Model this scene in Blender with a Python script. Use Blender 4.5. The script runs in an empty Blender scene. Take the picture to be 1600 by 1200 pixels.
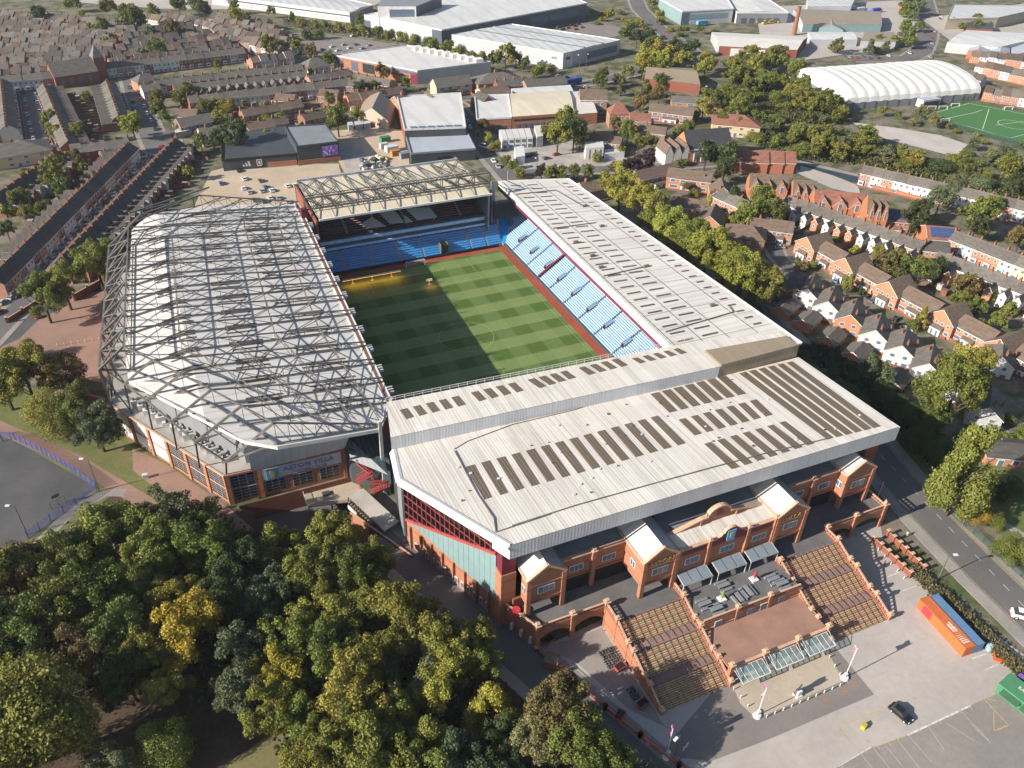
import bpy, math, random
from mathutils import Matrix, Vector
random.seed(7)
D=bpy.data; SC=bpy.context.scene; COL=SC.collection
RAD=math.radians
# ---------------------------------------------------------------- camera
CAM=(-83.724,-217.126,148.768)
CROT=((0.9139232,0.2187252,-0.3419118),(-0.4051147,0.5435066,-0.7351752),(0.0250300,0.8104072,0.5853321))
LENS=29.094
cd=D.cameras.new('camera'); cam=D.objects.new('camera',cd); COL.objects.link(cam)
m=Matrix([list(r) for r in CROT]).to_4x4(); m.translation=CAM; cam.matrix_world=m
cd.sensor_width=36; cd.lens=LENS; cd.clip_end=6000; cd.clip_start=1
SC.camera=cam
# ---------------------------------------------------------------- world and sun
SUN_EL=26.5; SUN_AZ=87.0          # shadows fall towards compass SUN_AZ (from +y to +x)
w=D.worlds.new('World'); SC.world=w; w.use_nodes=True
nt=w.node_tree; bg=nt.nodes['Background']
sky=nt.nodes.new('ShaderNodeTexSky'); sky.sky_type='NISHITA'; sky.sun_disc=False
sky.sun_elevation=RAD(SUN_EL); sky.sun_rotation=RAD(SUN_AZ+180); sky.altitude=150; sky.air_density=1.0; sky.dust_density=1.0
nt.links.new(sky.outputs[0],bg.inputs[0]); bg.inputs[1].default_value=0.078
sd=D.lights.new('sun','SUN'); sun=D.objects.new('sun',sd); COL.objects.link(sun)
sd.energy=5.0; sd.angle=RAD(0.53); sd.color=(1,0.93,0.83)
dv=Vector((math.sin(RAD(SUN_AZ))*math.cos(RAD(SUN_EL)),math.cos(RAD(SUN_AZ))*math.cos(RAD(SUN_EL)),-math.sin(RAD(SUN_EL))))
sun.rotation_euler=dv.to_track_quat('-Z','Y').to_euler()
SC.view_settings.view_transform='Standard'; SC.view_settings.look='None'
SC.view_settings.exposure=0.98; SC.view_settings.gamma=1; SC.view_settings.use_curve_mapping=False
SC.render.engine='CYCLES'
SC.cycles.max_bounces=5; SC.cycles.diffuse_bounces=3; SC.cycles.glossy_bounces=2; SC.cycles.transmission_bounces=3
SC.cycles.volume_bounces=0; SC.cycles.use_denoising=True; SC.cycles.transparent_max_bounces=6
# ---------------------------------------------------------------- materials
def base_mat(name):
    mt=D.materials.new(name); mt.use_nodes=True; n=mt.node_tree
    return mt,n,n.nodes['Principled BSDF']
def N(n,t,**k):
    x=n.nodes.new(t)
    for a,b in k.items(): setattr(x,a,b)
    return x
def mixc(n,f,a,b,mode='MIX'):
    x=N(n,'ShaderNodeMix',data_type='RGBA',blend_type=mode)
    for s,v in ((0,f),(6,a),(7,b)):
        if hasattr(v,'is_output') : n.links.new(v,x.inputs[s])
        elif isinstance(v,(int,float)): x.inputs[s].default_value=v
        else: x.inputs[s].default_value=(*v,1) if len(v)==3 else v
    return x.outputs[2]
def coords(n,space='Object',scale=(1,1,1)):
    if space=='World': o=N(n,'ShaderNodeNewGeometry').outputs['Position']
    else: o=N(n,'ShaderNodeTexCoord').outputs[space]
    mp=N(n,'ShaderNodeMapping'); mp.inputs['Scale'].default_value=scale
    n.links.new(o,mp.inputs[0]); return mp.outputs[0]
def noise(n,vec,scale,detail=3,rough=.55):
    x=N(n,'ShaderNodeTexNoise'); x.inputs['Scale'].default_value=scale; x.inputs['Detail'].default_value=detail; x.inputs['Roughness'].default_value=rough
    n.links.new(vec,x.inputs['Vector']); return x.outputs[0]
def ramp(n,f,a,b):
    x=N(n,'ShaderNodeMapRange'); n.links.new(f,x.inputs[0]); x.inputs[1].default_value=a; x.inputs[2].default_value=b; x.clamp=True; return x.outputs[0]
def M(name,col,col2=None,scale=.3,rough=.75,spots=0,metal=0,space='World',lo=.35,hi=.65,fine=.12,fscale=3.,stretch=(1,1,1),objcol=False,bump=0,spec=.3):
    """two-tone worn surface: broad patches between col and col2, plus fine grain"""
    mt,n,b=base_mat(name)
    v=coords(n,space,stretch)
    col2=col2 or tuple(c*.75 for c in col)
    c=mixc(n,ramp(n,noise(n,v,scale,4),lo,hi),col,col2)
    if fine:
        f=noise(n,v,fscale,2)
        c=mixc(n,1.0,c,mixc(n,f,(1-fine,)*3,(1+fine,)*3),'MULTIPLY')
    if spots:
        c=mixc(n,ramp(n,noise(n,v,.55,5,.7),.60,.72),c,tuple(x*(1-spots) for x in col)); c=mixc(n,ramp(n,noise(n,coords(n,space,(.35,1.6,1)),.25,4,.6),.56,.8),c,tuple(x*(1-spots*.8) for x in col))
    if objcol:
        oi=N(n,'ShaderNodeObjectInfo'); c=mixc(n,1.0,c,oi.outputs['Color'],'MULTIPLY')
    n.links.new(c,b.inputs['Base Color'])
    b.inputs['Roughness'].default_value=rough; b.inputs['Metallic'].default_value=metal
    b.inputs['Specular IOR Level'].default_value=spec
    if bump:
        bp=N(n,'ShaderNodeBump'); bp.inputs['Strength'].default_value=bump; bp.inputs['Distance'].default_value=.05
        n.links.new(noise(n,v,fscale,3),bp.inputs['Height']); n.links.new(bp.outputs[0],b.inputs['Normal'])
    return mt
def corrugated(name,col,dirt,period=.5,axis=0,rough=.5,amt=.35,dirtamt=.6,depth=.25,metal=0,space='World',line=.8):
    """profiled sheet: ribs of fixed period along an axis, dirt streaks running down the slope"""
    mt,n,b=base_mat(name)
    v=coords(n,space)
    sx=N(n,'ShaderNodeSeparateXYZ'); n.links.new(v,sx.inputs[0])
    mm=N(n,'ShaderNodeMath',operation='MULTIPLY'); mm.inputs[1].default_value=2*math.pi/period; n.links.new(sx.outputs[axis],mm.inputs[0])
    sn=N(n,'ShaderNodeMath',operation='SINE'); n.links.new(mm.outputs[0],sn.inputs[0])
    rib=ramp(n,sn.outputs[0],line-.5,line)
    st=[1,1,1]; st[axis]=9 if True else 1
    for a in (0,1):
        if a!=axis: st[a]=.12
    streak=noise(n,coords(n,space,tuple(st)),.16,4,.6)
    broad=noise(n,v,.05,4)
    c=mixc(n,ramp(n,streak,.42,.75),col,dirt)
    c=mixc(n,dirtamt,col,c)
    c=mixc(n,ramp(n,broad,.35,.75),c,mixc(n,.25,c,dirt))
    sn2=N(n,'ShaderNodeVectorMath',operation='SNAP'); n.links.new(v,sn2.inputs[0]); sv=[9.,9.,500.]; sv[axis]=3.2; sn2.inputs[1].default_value=sv
    wn=N(n,'ShaderNodeTexWhiteNoise'); n.links.new(sn2.outputs[0],wn.inputs[0]); c=mixc(n,1.0,c,mixc(n,wn.outputs[0],(.93,)*3,(1.03,1.03,1.02)),'MULTIPLY')
    st2=[1,1,1]; st2[axis]=2.2; st2[1-axis]=.5
    c=mixc(n,ramp(n,noise(n,coords(n,space,tuple(st2)),.35,5,.7),.58,.78),c,mixc(n,.55,c,dirt))
    c=mixc(n,rib,c,mixc(n,amt,c,tuple(x*.35 for x in dirt)))
    n.links.new(c,b.inputs['Base Color']); b.inputs['Roughness'].default_value=rough; b.inputs['Metallic'].default_value=metal
    bp=N(n,'ShaderNodeBump'); bp.inputs['Strength'].default_value=depth*.5; bp.inputs['Distance'].default_value=.05
    n.links.new(sn.outputs[0],bp.inputs['Height']); n.links.new(bp.outputs[0],b.inputs['Normal'])
    return mt
def bricky(name,col,mortar,objcol=False,scale=1.2,rough=.85,space='Object',band=None):
    mt,n,b=base_mat(name); v=coords(n,space)
    c=mixc(n,ramp(n,noise(n,v,.35,4),.3,.7),col,tuple(x*.8 for x in col))
    c=mixc(n,ramp(n,noise(n,v,5,2),.35,.7),c,mixc(n,.35,c,mortar))
    if band:
        sx=N(n,'ShaderNodeSeparateXYZ'); n.links.new(coords(n,'World'),sx.inputs[0])
        mo=N(n,'ShaderNodeMath',operation='PINGPONG'); mo.inputs[1].default_value=band; n.links.new(sx.outputs[2],mo.inputs[0])
        c=mixc(n,ramp(n,mo.outputs[0],band*.93,band*.96),c,tuple(x*.55 for x in col))
    if objcol:
        oi=N(n,'ShaderNodeObjectInfo'); c=mixc(n,1.0,c,oi.outputs['Color'],'MULTIPLY')
    n.links.new(c,b.inputs['Base Color']); b.inputs['Roughness'].default_value=rough; b.inputs['Specular IOR Level'].default_value=.2
    return mt
def glassy(name,col,rough=.12,var=.4):
    mt,n,b=base_mat(name); v=coords(n,'World')
    c=mixc(n,noise(n,v,.4,2),col,tuple(min(1,x*(1+var)+.02) for x in col))
    n.links.new(c,b.inputs['Base Color']); b.inputs['Roughness'].default_value=rough; b.inputs['Specular IOR Level'].default_value=.5
    return mt
def leafmat(name,trans=.25):
    mt,n,b=base_mat(name)
    oi=N(n,'ShaderNodeObjectInfo'); at=N(n,'ShaderNodeAttribute',attribute_name='tone')
    c=mixc(n,1.0,oi.outputs['Color'],at.outputs['Color'],'MULTIPLY')
    n.links.new(c,b.inputs['Base Color']); b.inputs['Roughness'].default_value=.6; b.inputs['Specular IOR Level'].default_value=.25
    tr=N(n,'ShaderNodeBsdfTranslucent'); n.links.new(c,tr.inputs[0])
    mx=N(n,'ShaderNodeMixShader'); mx.inputs[0].default_value=trans
    n.links.new(b.outputs[0],mx.inputs[1]); n.links.new(tr.outputs[0],mx.inputs[2])
    n.links.new(mx.outputs[0],n.nodes['Material Output'].inputs['Surface'])
    return mt
def emis(name,col,s):
    mt,n,b=base_mat(name); b.inputs['Emission Color'].default_value=(*col,1); b.inputs['Emission Strength'].default_value=s
    b.inputs['Base Color'].default_value=(*col,1); return mt
MT={}
MT['asphalt']=M('asphalt',(.085,.083,.085),(.06,.06,.063),.08,.9,fscale=1.5,fine=.2)
MT['road']=M('road_surface',(.13,.122,.117),(.10,.096,.094),.06,.9,fscale=2,fine=.15)
MT['plaza']=M('pale_asphalt',(.385,.345,.31),(.325,.292,.265),.05,.9,.22,fscale=.6,fine=.14)
MT['lot']=M('worn_lot',(.25,.222,.198),(.205,.182,.165),.06,.9,.3,fscale=.8,fine=.16)
MT['plaza2']=M('dark_band',(.20,.175,.157),(.17,.15,.137),.1,.9,fscale=1.2,fine=.12)
MT['tan']=M('tan_paving',(.40,.34,.26),(.34,.29,.225),.12,.85,.15,fscale=1.4,fine=.15)
MT['tanlot']=M('tan_lot',(.43,.335,.235),(.36,.285,.21),.05,.9,fscale=.5,fine=.12)
MT['concrete']=M('concrete',(.36,.33,.30),(.27,.25,.23),.15,.85)
MT['pave']=M('pavement',(.27,.245,.22),(.21,.19,.175),.12,.9,fscale=1.5,fine=.15)
MT['pinkpave']=M('brick_paving',(.27,.165,.125),(.21,.135,.105),.1,.9,fscale=1.5,fine=.2)
MT['dirt']=M('bare_earth',(.13,.085,.055),(.075,.05,.032),.12,.95,fscale=1.2,fine=.3)
MT['garden']=M('garden_ground',(.165,.14,.108),(.065,.078,.028),.11,.95,lo=.42,hi=.58,fscale=.4,fine=.45)
MT['grass']=M('grass_ground',(.085,.118,.028),(.135,.13,.05),.07,.95,fscale=.9,fine=.3)
MT['drygrass']=M('dry_grass',(.15,.13,.055),(.085,.1,.032),.06,.95,fscale=.8,fine=.3)
MT['astro']=M('artificial_grass',(.045,.135,.04),(.055,.15,.045),.05,.9,fine=.08)
MT['gravel']=M('gravel',(.42,.38,.34),(.35,.32,.29),.1,.95)
MT['forestfloor']=M('forest_floor',(.085,.055,.035),(.05,.035,.022),.15,.95,fscale=1,fine=.4)
MT['clay']=M('red_track',(.30,.065,.035),(.24,.05,.03),.1,.9,fine=.1)
MT['white']=M('white_paint',(.62,.605,.58),(.53,.515,.49),.3,.6)
MT['faint']=M('worn_line',(.44,.405,.37),(.34,.31,.28),1.5,.85)
MT['line']=M('white_line',(.62,.60,.56),(.42,.40,.37),1.2,.8)
MT['yline']=M('yellow_line',(.50,.36,.12),(.35,.26,.12),1.2,.8)
MT['roofwhite']=corrugated('roof_sheet_cream',(.65,.61,.555),(.36,.31,.26),.72,0,amt=.14,dirtamt=.8)
MT['roofwhite2']=corrugated('roof_sheet_white',(.60,.58,.55),(.42,.38,.33),3.2,1,amt=.22,dirtamt=.4,line=.98)
MT['roofcream']=corrugated('roof_sheet_yellowed',(.60,.53,.40),(.40,.33,.22),.8,0,amt=.15,dirtamt=.5)
MT['roofgrey']=corrugated('roof_sheet_grey',(.59,.555,.51),(.42,.38,.34),2.6,1,amt=.16,dirtamt=.45,line=.98)
MT['fascia']=corrugated('ribbed_fascia',(.56,.57,.59),(.34,.35,.37),.75,0,amt=.12,dirtamt=.45)
MT['brownsheet']=corrugated('rooflight_sheet',(.155,.118,.078),(.09,.07,.05),.8,0,amt=.5,dirtamt=.5,rough=.6)
MT['stripdark']=M('rooflight_strip',(.105,.085,.07),(.07,.06,.05),.3,.6)
MT['browncap']=corrugated('brown_cap_sheet',(.30,.235,.16),(.18,.14,.1),.8,0,amt=.4,dirtamt=.5)
MT['brick']=bricky('orange_brick',(.36,.145,.082),(.36,.23,.165),band=2.05)
MT['brickpale']=M('stone_coping',(.52,.33,.22),(.42,.27,.19),.6,.85,fscale=4)
MT['darkbrick']=bricky('dark_red_brick',(.22,.07,.045),(.25,.15,.1))
MT['maroon']=M('maroon_paint',(.16,.022,.04),(.12,.02,.032),.5,.5)
MT['redsteel']=M('red_steel',(.36,.07,.065),(.28,.06,.055),.5,.5)
MT['steel']=M('grey_steel',(.15,.14,.13),(.085,.078,.07),.35,.5,fscale=2,fine=.2)
MT['steelw']=M('pale_steel',(.55,.54,.53),(.42,.41,.40),.6,.5)
MT['darkgrey']=M('dark_grey_cladding',(.055,.062,.07),(.045,.05,.056),.2,.55)
MT['midgrey']=M('mid_grey_cladding',(.20,.21,.225),(.17,.18,.19),.15,.5)
MT['silver']=corrugated('silver_roof',(.36,.39,.44),(.26,.28,.32),1.0,0,amt=.12,dirtamt=.3)
MT['deck']=M('deck_asphalt',(.135,.13,.128),(.10,.097,.096),.2,.9,fscale=1.5,fine=.2)
MT['redtile']=M('terrace_tile',(.30,.17,.125),(.24,.14,.105),.25,.85,fscale=2,fine=.2)
MT['step']=M('step_concrete',(.20,.165,.135),(.15,.125,.11),.5,.9)
MT['pitchline']=M('pitch_line',(.27,.31,.2),(.2,.25,.14),1.2,.9)
MT['canopy']=glassy('canopy_sheet',(.15,.18,.205),.2,.2)
MT['nosing']=M('yellow_nosing',(.54,.44,.17),(.38,.31,.14),1.5,.7)
MT['glass']=glassy('dark_glass',(.018,.022,.026))
MT['glassg']=glassy('green_glass',(.16,.235,.235),.15,.25)
MT['glassb']=glassy('blue_glass',(.07,.10,.14),.15)
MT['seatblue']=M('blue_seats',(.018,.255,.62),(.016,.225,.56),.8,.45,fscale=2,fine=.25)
MT['seatnavy']=M('shaded_blue_tread',(.05,.09,.16),(.04,.075,.13),.8,.7)  # dark tread colour carries the shade of the gaps between seat rows
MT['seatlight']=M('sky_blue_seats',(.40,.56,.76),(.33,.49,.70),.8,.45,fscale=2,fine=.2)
MT['seatclaret']=M('claret_seats',(.085,.022,.03),(.06,.016,.022),.8,.5)
MT['seatwhite']=M('white_seats',(.55,.56,.57),(.47,.48,.49),.8,.5)
MT['black']=M('black_surface',(.012,.012,.014),(.02,.02,.022),.5,.6)
MT['rubber']=M('tyre_rubber',(.015,.015,.015),(.02,.02,.02),.5,.8)
MT['paint']=M('car_paint',(1,1,1),(.97,.97,.97),.5,.25,objcol=True,fine=0,spec=.5)
MT['anypaint']=M('painted_metal',(1,1,1),(.86,.86,.86),.6,.5,objcol=True,fine=.08)
MT['cladding']=corrugated('clad_panel',(.55,.57,.60),(.42,.44,.47),2.0,0,amt=.1,dirtamt=.3)
MT['wall']=bricky('house_wall',(1,1,1),(.9,.85,.8),objcol=True)
MT['tile']=M('house_roof_tile',(1,1,1),(.68,.66,.64),.5,.9,objcol=True,space='Object',fscale=3,fine=.25,stretch=(1,2.5,2.5))
MT['band']=M('claret_band',(.17,.028,.045),(.13,.022,.038),.5,.6)
MT['hedgegreen']=M('garden_leaf',(.075,.10,.028),(.13,.12,.035),.4,.8,fscale=3,fine=.5)
MT['chim']=bricky('chimney_brick',(.25,.10,.06),(.25,.15,.1))
MT['frame']=M('white_frame',(.62,.61,.60),(.52,.51,.5),.8,.5)
MT['leaf']=leafmat('leaf_foliage'); MT['bark']=M('tree_bark',(.075,.055,.04),(.05,.038,.028),1,.95)
MT['gold']=M('gold_paint',(.52,.36,.10),(.46,.30,.08),1,.5)
MT['solar']=glassy('solar_panel',(.02,.05,.13),.1,.5)
MT['wood']=M('weathered_wood',(.17,.13,.09),(.12,.095,.07),.8,.85)
MT['teal']=corrugated('dark_teal_sheet',(.035,.06,.075),(.02,.035,.045),1.2,0,amt=.5,dirtamt=.4)
MT['purple']=M('purple_print',(.30,.17,.52),(.16,.07,.33),.5,.5)
MT['skyblue']=M('sky_blue_print',(.10,.36,.62),(.08,.30,.55),1,.5)
MT['pink']=M('claret_banner',(.36,.06,.16),(.55,.30,.38),.8,.7,lo=.45,hi=.6)
MT['flagred']=M('red_print',(.5,.04,.05),(.45,.04,.05),1,.6)
# ---------------------------------------------------------------- mesh building
class MB:
    def __init__(s): s.v=[]; s.f=[]; s.m=[]; s.names=[]
    def mi(s,m):
        if m not in s.names: s.names.append(m)
        return s.names.index(m)
    def poly(s,pts,m):
        i=len(s.v); s.v+= [tuple(p) for p in pts]; s.f.append(tuple(range(i,i+len(pts)))); s.m.append(s.mi(m)); return s
    def box(s,x0,x1,y0,y1,z0,z1,m,mtop=None,bottom=True):
        i=len(s.v); s.v+=[(x0,y0,z0),(x1,y0,z0),(x1,y1,z0),(x0,y1,z0),(x0,y0,z1),(x1,y0,z1),(x1,y1,z1),(x0,y1,z1)]
        k=s.mi(m); F=[(0,1,5,4),(1,2,6,5),(2,3,7,6),(3,0,4,7)]
        for f in F: s.f.append(tuple(i+a for a in f)); s.m.append(k)
        s.f.append((i+4,i+5,i+6,i+7)); s.m.append(s.mi(mtop) if mtop else k)
        if bottom: s.f.append((i+3,i+2,i+1,i)); s.m.append(k)
        return s
    def prism(s,pts,z0,z1,m,mtop=None,bottom=True):
        """vertical prism over a plan polygon; z1 may be a list of corner heights"""
        n=len(pts); i=len(s.v); zt=z1 if isinstance(z1,(list,tuple)) else [z1]*n
        a=sum(pts[j][0]*pts[(j+1)%n][1]-pts[(j+1)%n][0]*pts[j][1] for j in range(n))
        if a<0: pts=pts[::-1]; zt=list(zt)[::-1]
        s.v+=[(p[0],p[1],z0) for p in pts]+[(p[0],p[1],z) for p,z in zip(pts,zt)]
        k=s.mi(m)
        for j in range(n):
            s.f.append((i+j,i+(j+1)%n,i+n+(j+1)%n,i+n+j)); s.m.append(k)
        s.f.append(tuple(range(i+n,i+2*n))); s.m.append(s.mi(mtop) if mtop else k)
        if bottom: s.f.append(tuple(range(i+n-1,i-1,-1))); s.m.append(k)
        return s
    def beam(s,p,q,w,m,h=None,n=4):
        p=Vector(p); q=Vector(q); d=(q-p)
        if d.length<1e-6: return s
        d.normalize(); up=Vector((0,0,1)) if abs(d.z)<.95 else Vector((0,1,0))
        a=d.cross(up).normalized(); b=a.cross(d); h=h or w
        i=len(s.v); k=s.mi(m)
        if n==4: off=[a*(-w/2)+b*(-h/2),a*(w/2)+b*(-h/2),a*(w/2)+b*(h/2),a*(-w/2)+b*(h/2)]
        else: off=[a*(w/2*math.cos(2*math.pi*j/n))+b*(h/2*math.sin(2*math.pi*j/n)) for j in range(n)]
        s.v+=[tuple(p+o) for o in off]+[tuple(q+o) for o in off]
        for j in range(n): s.f.append((i+j,i+(j+1)%n,i+n+(j+1)%n,i+n+j)); s.m.append(k)
        s.f.append(tuple(i+j for j in range(n-1,-1,-1))); s.m.append(k)
        s.f.append(tuple(i+n+j for j in range(n))); s.m.append(k)
        return s
    def cone(s,c,r0,r1,z0,z1,m,n=8):
        i=len(s.v); k=s.mi(m)
        for r,z in ((r0,z0),(r1,z1)): s.v+=[(c[0]+r*math.cos(2*math.pi*j/n),c[1]+r*math.sin(2*math.pi*j/n),z) for j in range(n)]
        for j in range(n): s.f.append((i+j,i+(j+1)%n,i+n+(j+1)%n,i+n+j)); s.m.append(k)
        s.f.append(tuple(i+n+j for j in range(n))); s.m.append(k)
        return s
    def wallbox(s,p,q,z0,z1,t,m,mtop=None):
        """upright slab from plan point p to q, thickness t to the left of p->q"""
        p=Vector(p[:2]); q=Vector(q[:2]); d=(q-p).normalized(); nrm=Vector((-d.y,d.x))*t
        return s.prism([p,q,q+nrm,p+nrm],z0,z1,m,mtop)
    def mesh(s,name):
        me=D.meshes.new(name); me.from_pydata(s.v,[],s.f)
        for nm in s.names: me.materials.append(MT[nm])
        me.polygons.foreach_set('material_index',s.m); me.update(); return me
    def obj(s,name,parent=None,label=None,kind=None):
        return mk(name,s.mesh(name),parent,label,kind)
def mk(name,me,parent=None,label=None,kind=None,loc=None,rz=None):
    o=D.objects.new(name,me); COL.objects.link(o)
    if parent is not None: o.parent=parent
    if label: o['label']=label
    if kind: o['kind']=kind
    if loc is not None: o.location=loc
    if rz is not None: o.rotation_euler=(0,0,rz)
    return o
def glazed(name,parent,frame,panes,m='glassb'):
    """window or door: the frame is the part, each pane a sub-part; boxes given as (x0,x1,y0,y1,z0,z1)"""
    b=MB(); b.box(*frame,'frame'); o=b.obj(name,parent)
    for q in panes: f=MB(); f.box(*q,m); f.obj('pane',o)
    return o
def thing(name,label,cat,loc=(0,0,0),rz=0,group=None):
    o=D.objects.new(name,None); COL.objects.link(o); o.location=loc; o.rotation_euler=(0,0,rz); o.empty_display_size=.5
    o['label']=label; o['category']=cat
    if group: o['group']=group
    return o
def tag(o,label,cat,group=None):
    o['label']=label; o['category']=cat
    if group: o['group']=group
    return o
ORD=['first','second','third','fourth','fifth','sixth','seventh','eighth','ninth','tenth','eleventh','twelfth','thirteenth','fourteenth','fifteenth','sixteenth','seventeenth','eighteenth','nineteenth','twentieth']
def ordn(i):
    if i<20: return ORD[i]
    k=i+1; t={2:'twenty',3:'thirty',4:'forty',5:'fifty',6:'sixty',7:'seventy',8:'eighty',9:'ninety'}[k//10%10]
    if k>=100: return str(k)+('th' if 10<=k%100<=20 else {1:'st',2:'nd',3:'rd'}.get(k%10,'th'))
    return t.replace('y','ieth') if k%10==0 else t+'-'+ORD[k%10-1]
def text(body,size,mat,parent,loc,rot,name='lettering',extr=.03,sx=1):
    c=D.curves.new(name,'FONT'); c.body=body; c.size=size; c.extrude=extr; c.align_x='CENTER'; c.align_y='CENTER'; c.resolution_u=2
    c.materials.append(MT[mat]); to=D.objects.new(name,c); me=D.meshes.new_from_object(to); D.objects.remove(to); o=D.objects.new(name,me); COL.objects.link(o); o.parent=parent; o.location=loc; o.rotation_euler=rot; o.scale=(sx,1,1)
    return o
Zc=[0.0]
def sheet(name,pts,m,z=None,thick=0):
    """flat ground surface, each laid a few mm above the one before"""
    if z is None: Zc[0]+=.004; z=Zc[0]
    b=MB(); n=len(pts); a=sum(pts[j][0]*pts[(j+1)%n][1]-pts[(j+1)%n][0]*pts[j][1] for j in range(n))
    if a<0: pts=pts[::-1]
    b.poly([(p[0],p[1],z) for p in pts],m)
    return b.obj(name,None,None,'structure')
def strip(pts,wd,off=0):
    """plan outline of a band of width wd along a polyline"""
    L=[];R=[]
    for i,p in enumerate(pts):
        a=Vector(pts[max(0,i-1)]); b=Vector(pts[min(len(pts)-1,i+1)]); d=(b-a).normalized(); nn=Vector((-d.y,d.x)); p=Vector(p)
        L.append(tuple(p+nn*(off+wd/2))); R.append(tuple(p+nn*(off-wd/2)))
    return L+R[::-1]
def road(pts,wd,pave=2.0,name='street'):
    if pave:
        for sgn in (1,-1): 
            b=MB(); pl=strip(pts,pave,sgn*(wd/2+pave/2)); h=len(pl)//2
            for i in range(h-1): b.prism([pl[i],pl[i+1],pl[-2-i],pl[-1-i]],0,.11,'pave',bottom=False)
            b.obj('pavement',None,None,'structure')
    Zc[0]+=.004; b=MB(); pl=strip(pts,wd); h=len(pl)//2
    for i in range(h-1):
        q=[pl[i],pl[i+1],pl[-2-i],pl[-1-i]]; b.poly([(x,y,Zc[0]) for x,y in q][::-1],'road')
    return b.obj(name,None,None,'structure')

# ================================================================ ground
def ground():
    b=MB(); X0,X1,Y0,Y1=-82,-52,-84,-52.6; B=2500
    for q in ([(-B,-B),(B,-B),(B,Y0),(-B,Y0)],[(-B,Y1),(B,Y1),(B,B),(-B,B)],[(-B,Y0),(X0,Y0),(X0,Y1),(-B,Y1)],[(X1,Y0),(B,Y0),(B,Y1),(X1,Y1)]):
        b.poly([(x,y,0) for x,y in q],'garden')
    b.obj('ground',None,None,'structure')
    p=MB(); Z=-6
    p.poly([(X0,Y0,Z),(X1,Y0,Z),(X1,Y1,Z),(X0,Y1,Z)],'road')
    for a,c in (((X0,Y0),(X1,Y0)),((X1,Y0),(X1,Y1)),((X1,Y1),(X0,Y1)),((X0,Y1),(X0,Y0))): p.poly([(*a,Z),(*c,Z),(*c,0),(*a,0)],'darkbrick')
    p.obj('sunken_road',None,None,'structure')
ground()
# pitch: mown bands as real turf pattern, lines as paint
def pitch():
    mt,n,b=base_mat('pitch_turf'); v=coords(n,'World')
    sx=N(n,'ShaderNodeSeparateXYZ'); n.links.new(v,sx.inputs[0])
    def sq(o,per,off):
        a=N(n,'ShaderNodeMath',operation='ADD'); n.links.new(sx.outputs[o],a.inputs[0]); a.inputs[1].default_value=off
        m_=N(n,'ShaderNodeMath',operation='MULTIPLY'); n.links.new(a.outputs[0],m_.inputs[0]); m_.inputs[1].default_value=2*math.pi/per
        s_=N(n,'ShaderNodeMath',operation='SINE'); n.links.new(m_.outputs[0],s_.inputs[0]); return ramp(n,s_.outputs[0],-.14,.14)
    yb=sq(1,11.6,0); xb=sq(0,12.4,2.6)
    dark=mixc(n,xb,(.062,.105,.022),(.092,.142,.042)); lite=mixc(n,xb,(.132,.182,.062),(.146,.198,.070))
    c=mixc(n,yb,dark,lite)
    c=mixc(n,1.0,c,mixc(n,noise(n,v,.6,4),(.85,)*3,(1.15,)*3),'MULTIPLY'); c=mixc(n,ramp(n,noise(n,v,.09,5,.65),.5,.8),c,mixc(n,.3,c,(.14,.14,.05)))
    n.links.new(c,b.inputs['Base Color']); b.inputs['Roughness'].default_value=.9; b.inputs['Specular IOR Level'].default_value=.15
    MT['pitch']=mt
    sheet('stadium_surround',[(-48,-62),(46,-62),(46,60),(-48,60)],'deck')
    sheet('red_running_strip',[(-40,-58),(38.6,-58),(38.6,57),(-40,57)],'clay')
    sheet('pitch_turf',[(-37.5,-55.5),(35.6,-55.5),(35.6,54.3),(-37.5,54.3)],'pitch')
    Zc[0]+=.004; z=Zc[0]; L=MB()
    def ln(x0,y0,x1,y1,w=.14): L.poly([(x0-(w if x0==x1 else 0)/2,y0-(w if y0==y1 else 0)/2,z),(x1+(w if x0==x1 else 0)/2,y0-(w if y0==y1 else 0)/2,z),(x1+(w if x0==x1 else 0)/2,y1+(w if y0==y1 else 0)/2,z),(x0-(w if x0==x1 else 0)/2,y1+(w if y0==y1 else 0)/2,z)],'pitchline')
    for x in (-34,34): ln(x,-52.5,x,52.5)
    for y in (-52.5,0.,52.5): ln(-33.9,y,33.9,y)
    for s in (-1,1):
        for hw,dp in ((20.16,16.5),(9.16,5.5)):
            ln(-hw+.1,s*(52.5-dp),hw-.1,s*(52.5-dp))
            for x in (-hw,hw): ln(x,min(s*52.4,s*(52.5-dp)),x,max(s*52.4,s*(52.5-dp)))
    for k in range(48):
        a=2*math.pi*k/48; c_=2*math.pi*(k+1)/48
        L.poly([(r*math.cos(t),r*math.sin(t),z+.002) for r,t in ((9.07,a),(9.23,a),(9.23,c_),(9.07,c_))],'pitchline')
    L.obj('pitch_markings',None,None,'structure')
pitch()
def goal(y,s,label):
    t=thing('football_goal',label,'goal',(0,y,0))
    b=MB()
    for x in (-3.66,3.66): b.beam((x,0,0),(x,0,2.44),.14,'white',n=8)
    b.beam((-3.66,0,2.44),(3.66,0,2.44),.14,'white',n=8); b.obj('goal_frame',t)
    nn=MB()
    for i in range(13): x=-3.66+7.32*i/12; nn.beam((x,0,2.44),(x,s*1,2.4),.05,'white'); nn.beam((x,s*1,2.4),(x,s*2,0),.05,'white')
    for i in range(6): f=i/5; nn.beam((-3.66,s*(1+f),2.4*(1-f)),(3.66,s*(1+f),2.4*(1-f)),.05,'white')
    nn.obj('net',t,None,'stuff')
goal(52.6,1,'white framed goal with net in front of the blue lower seats')
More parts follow.
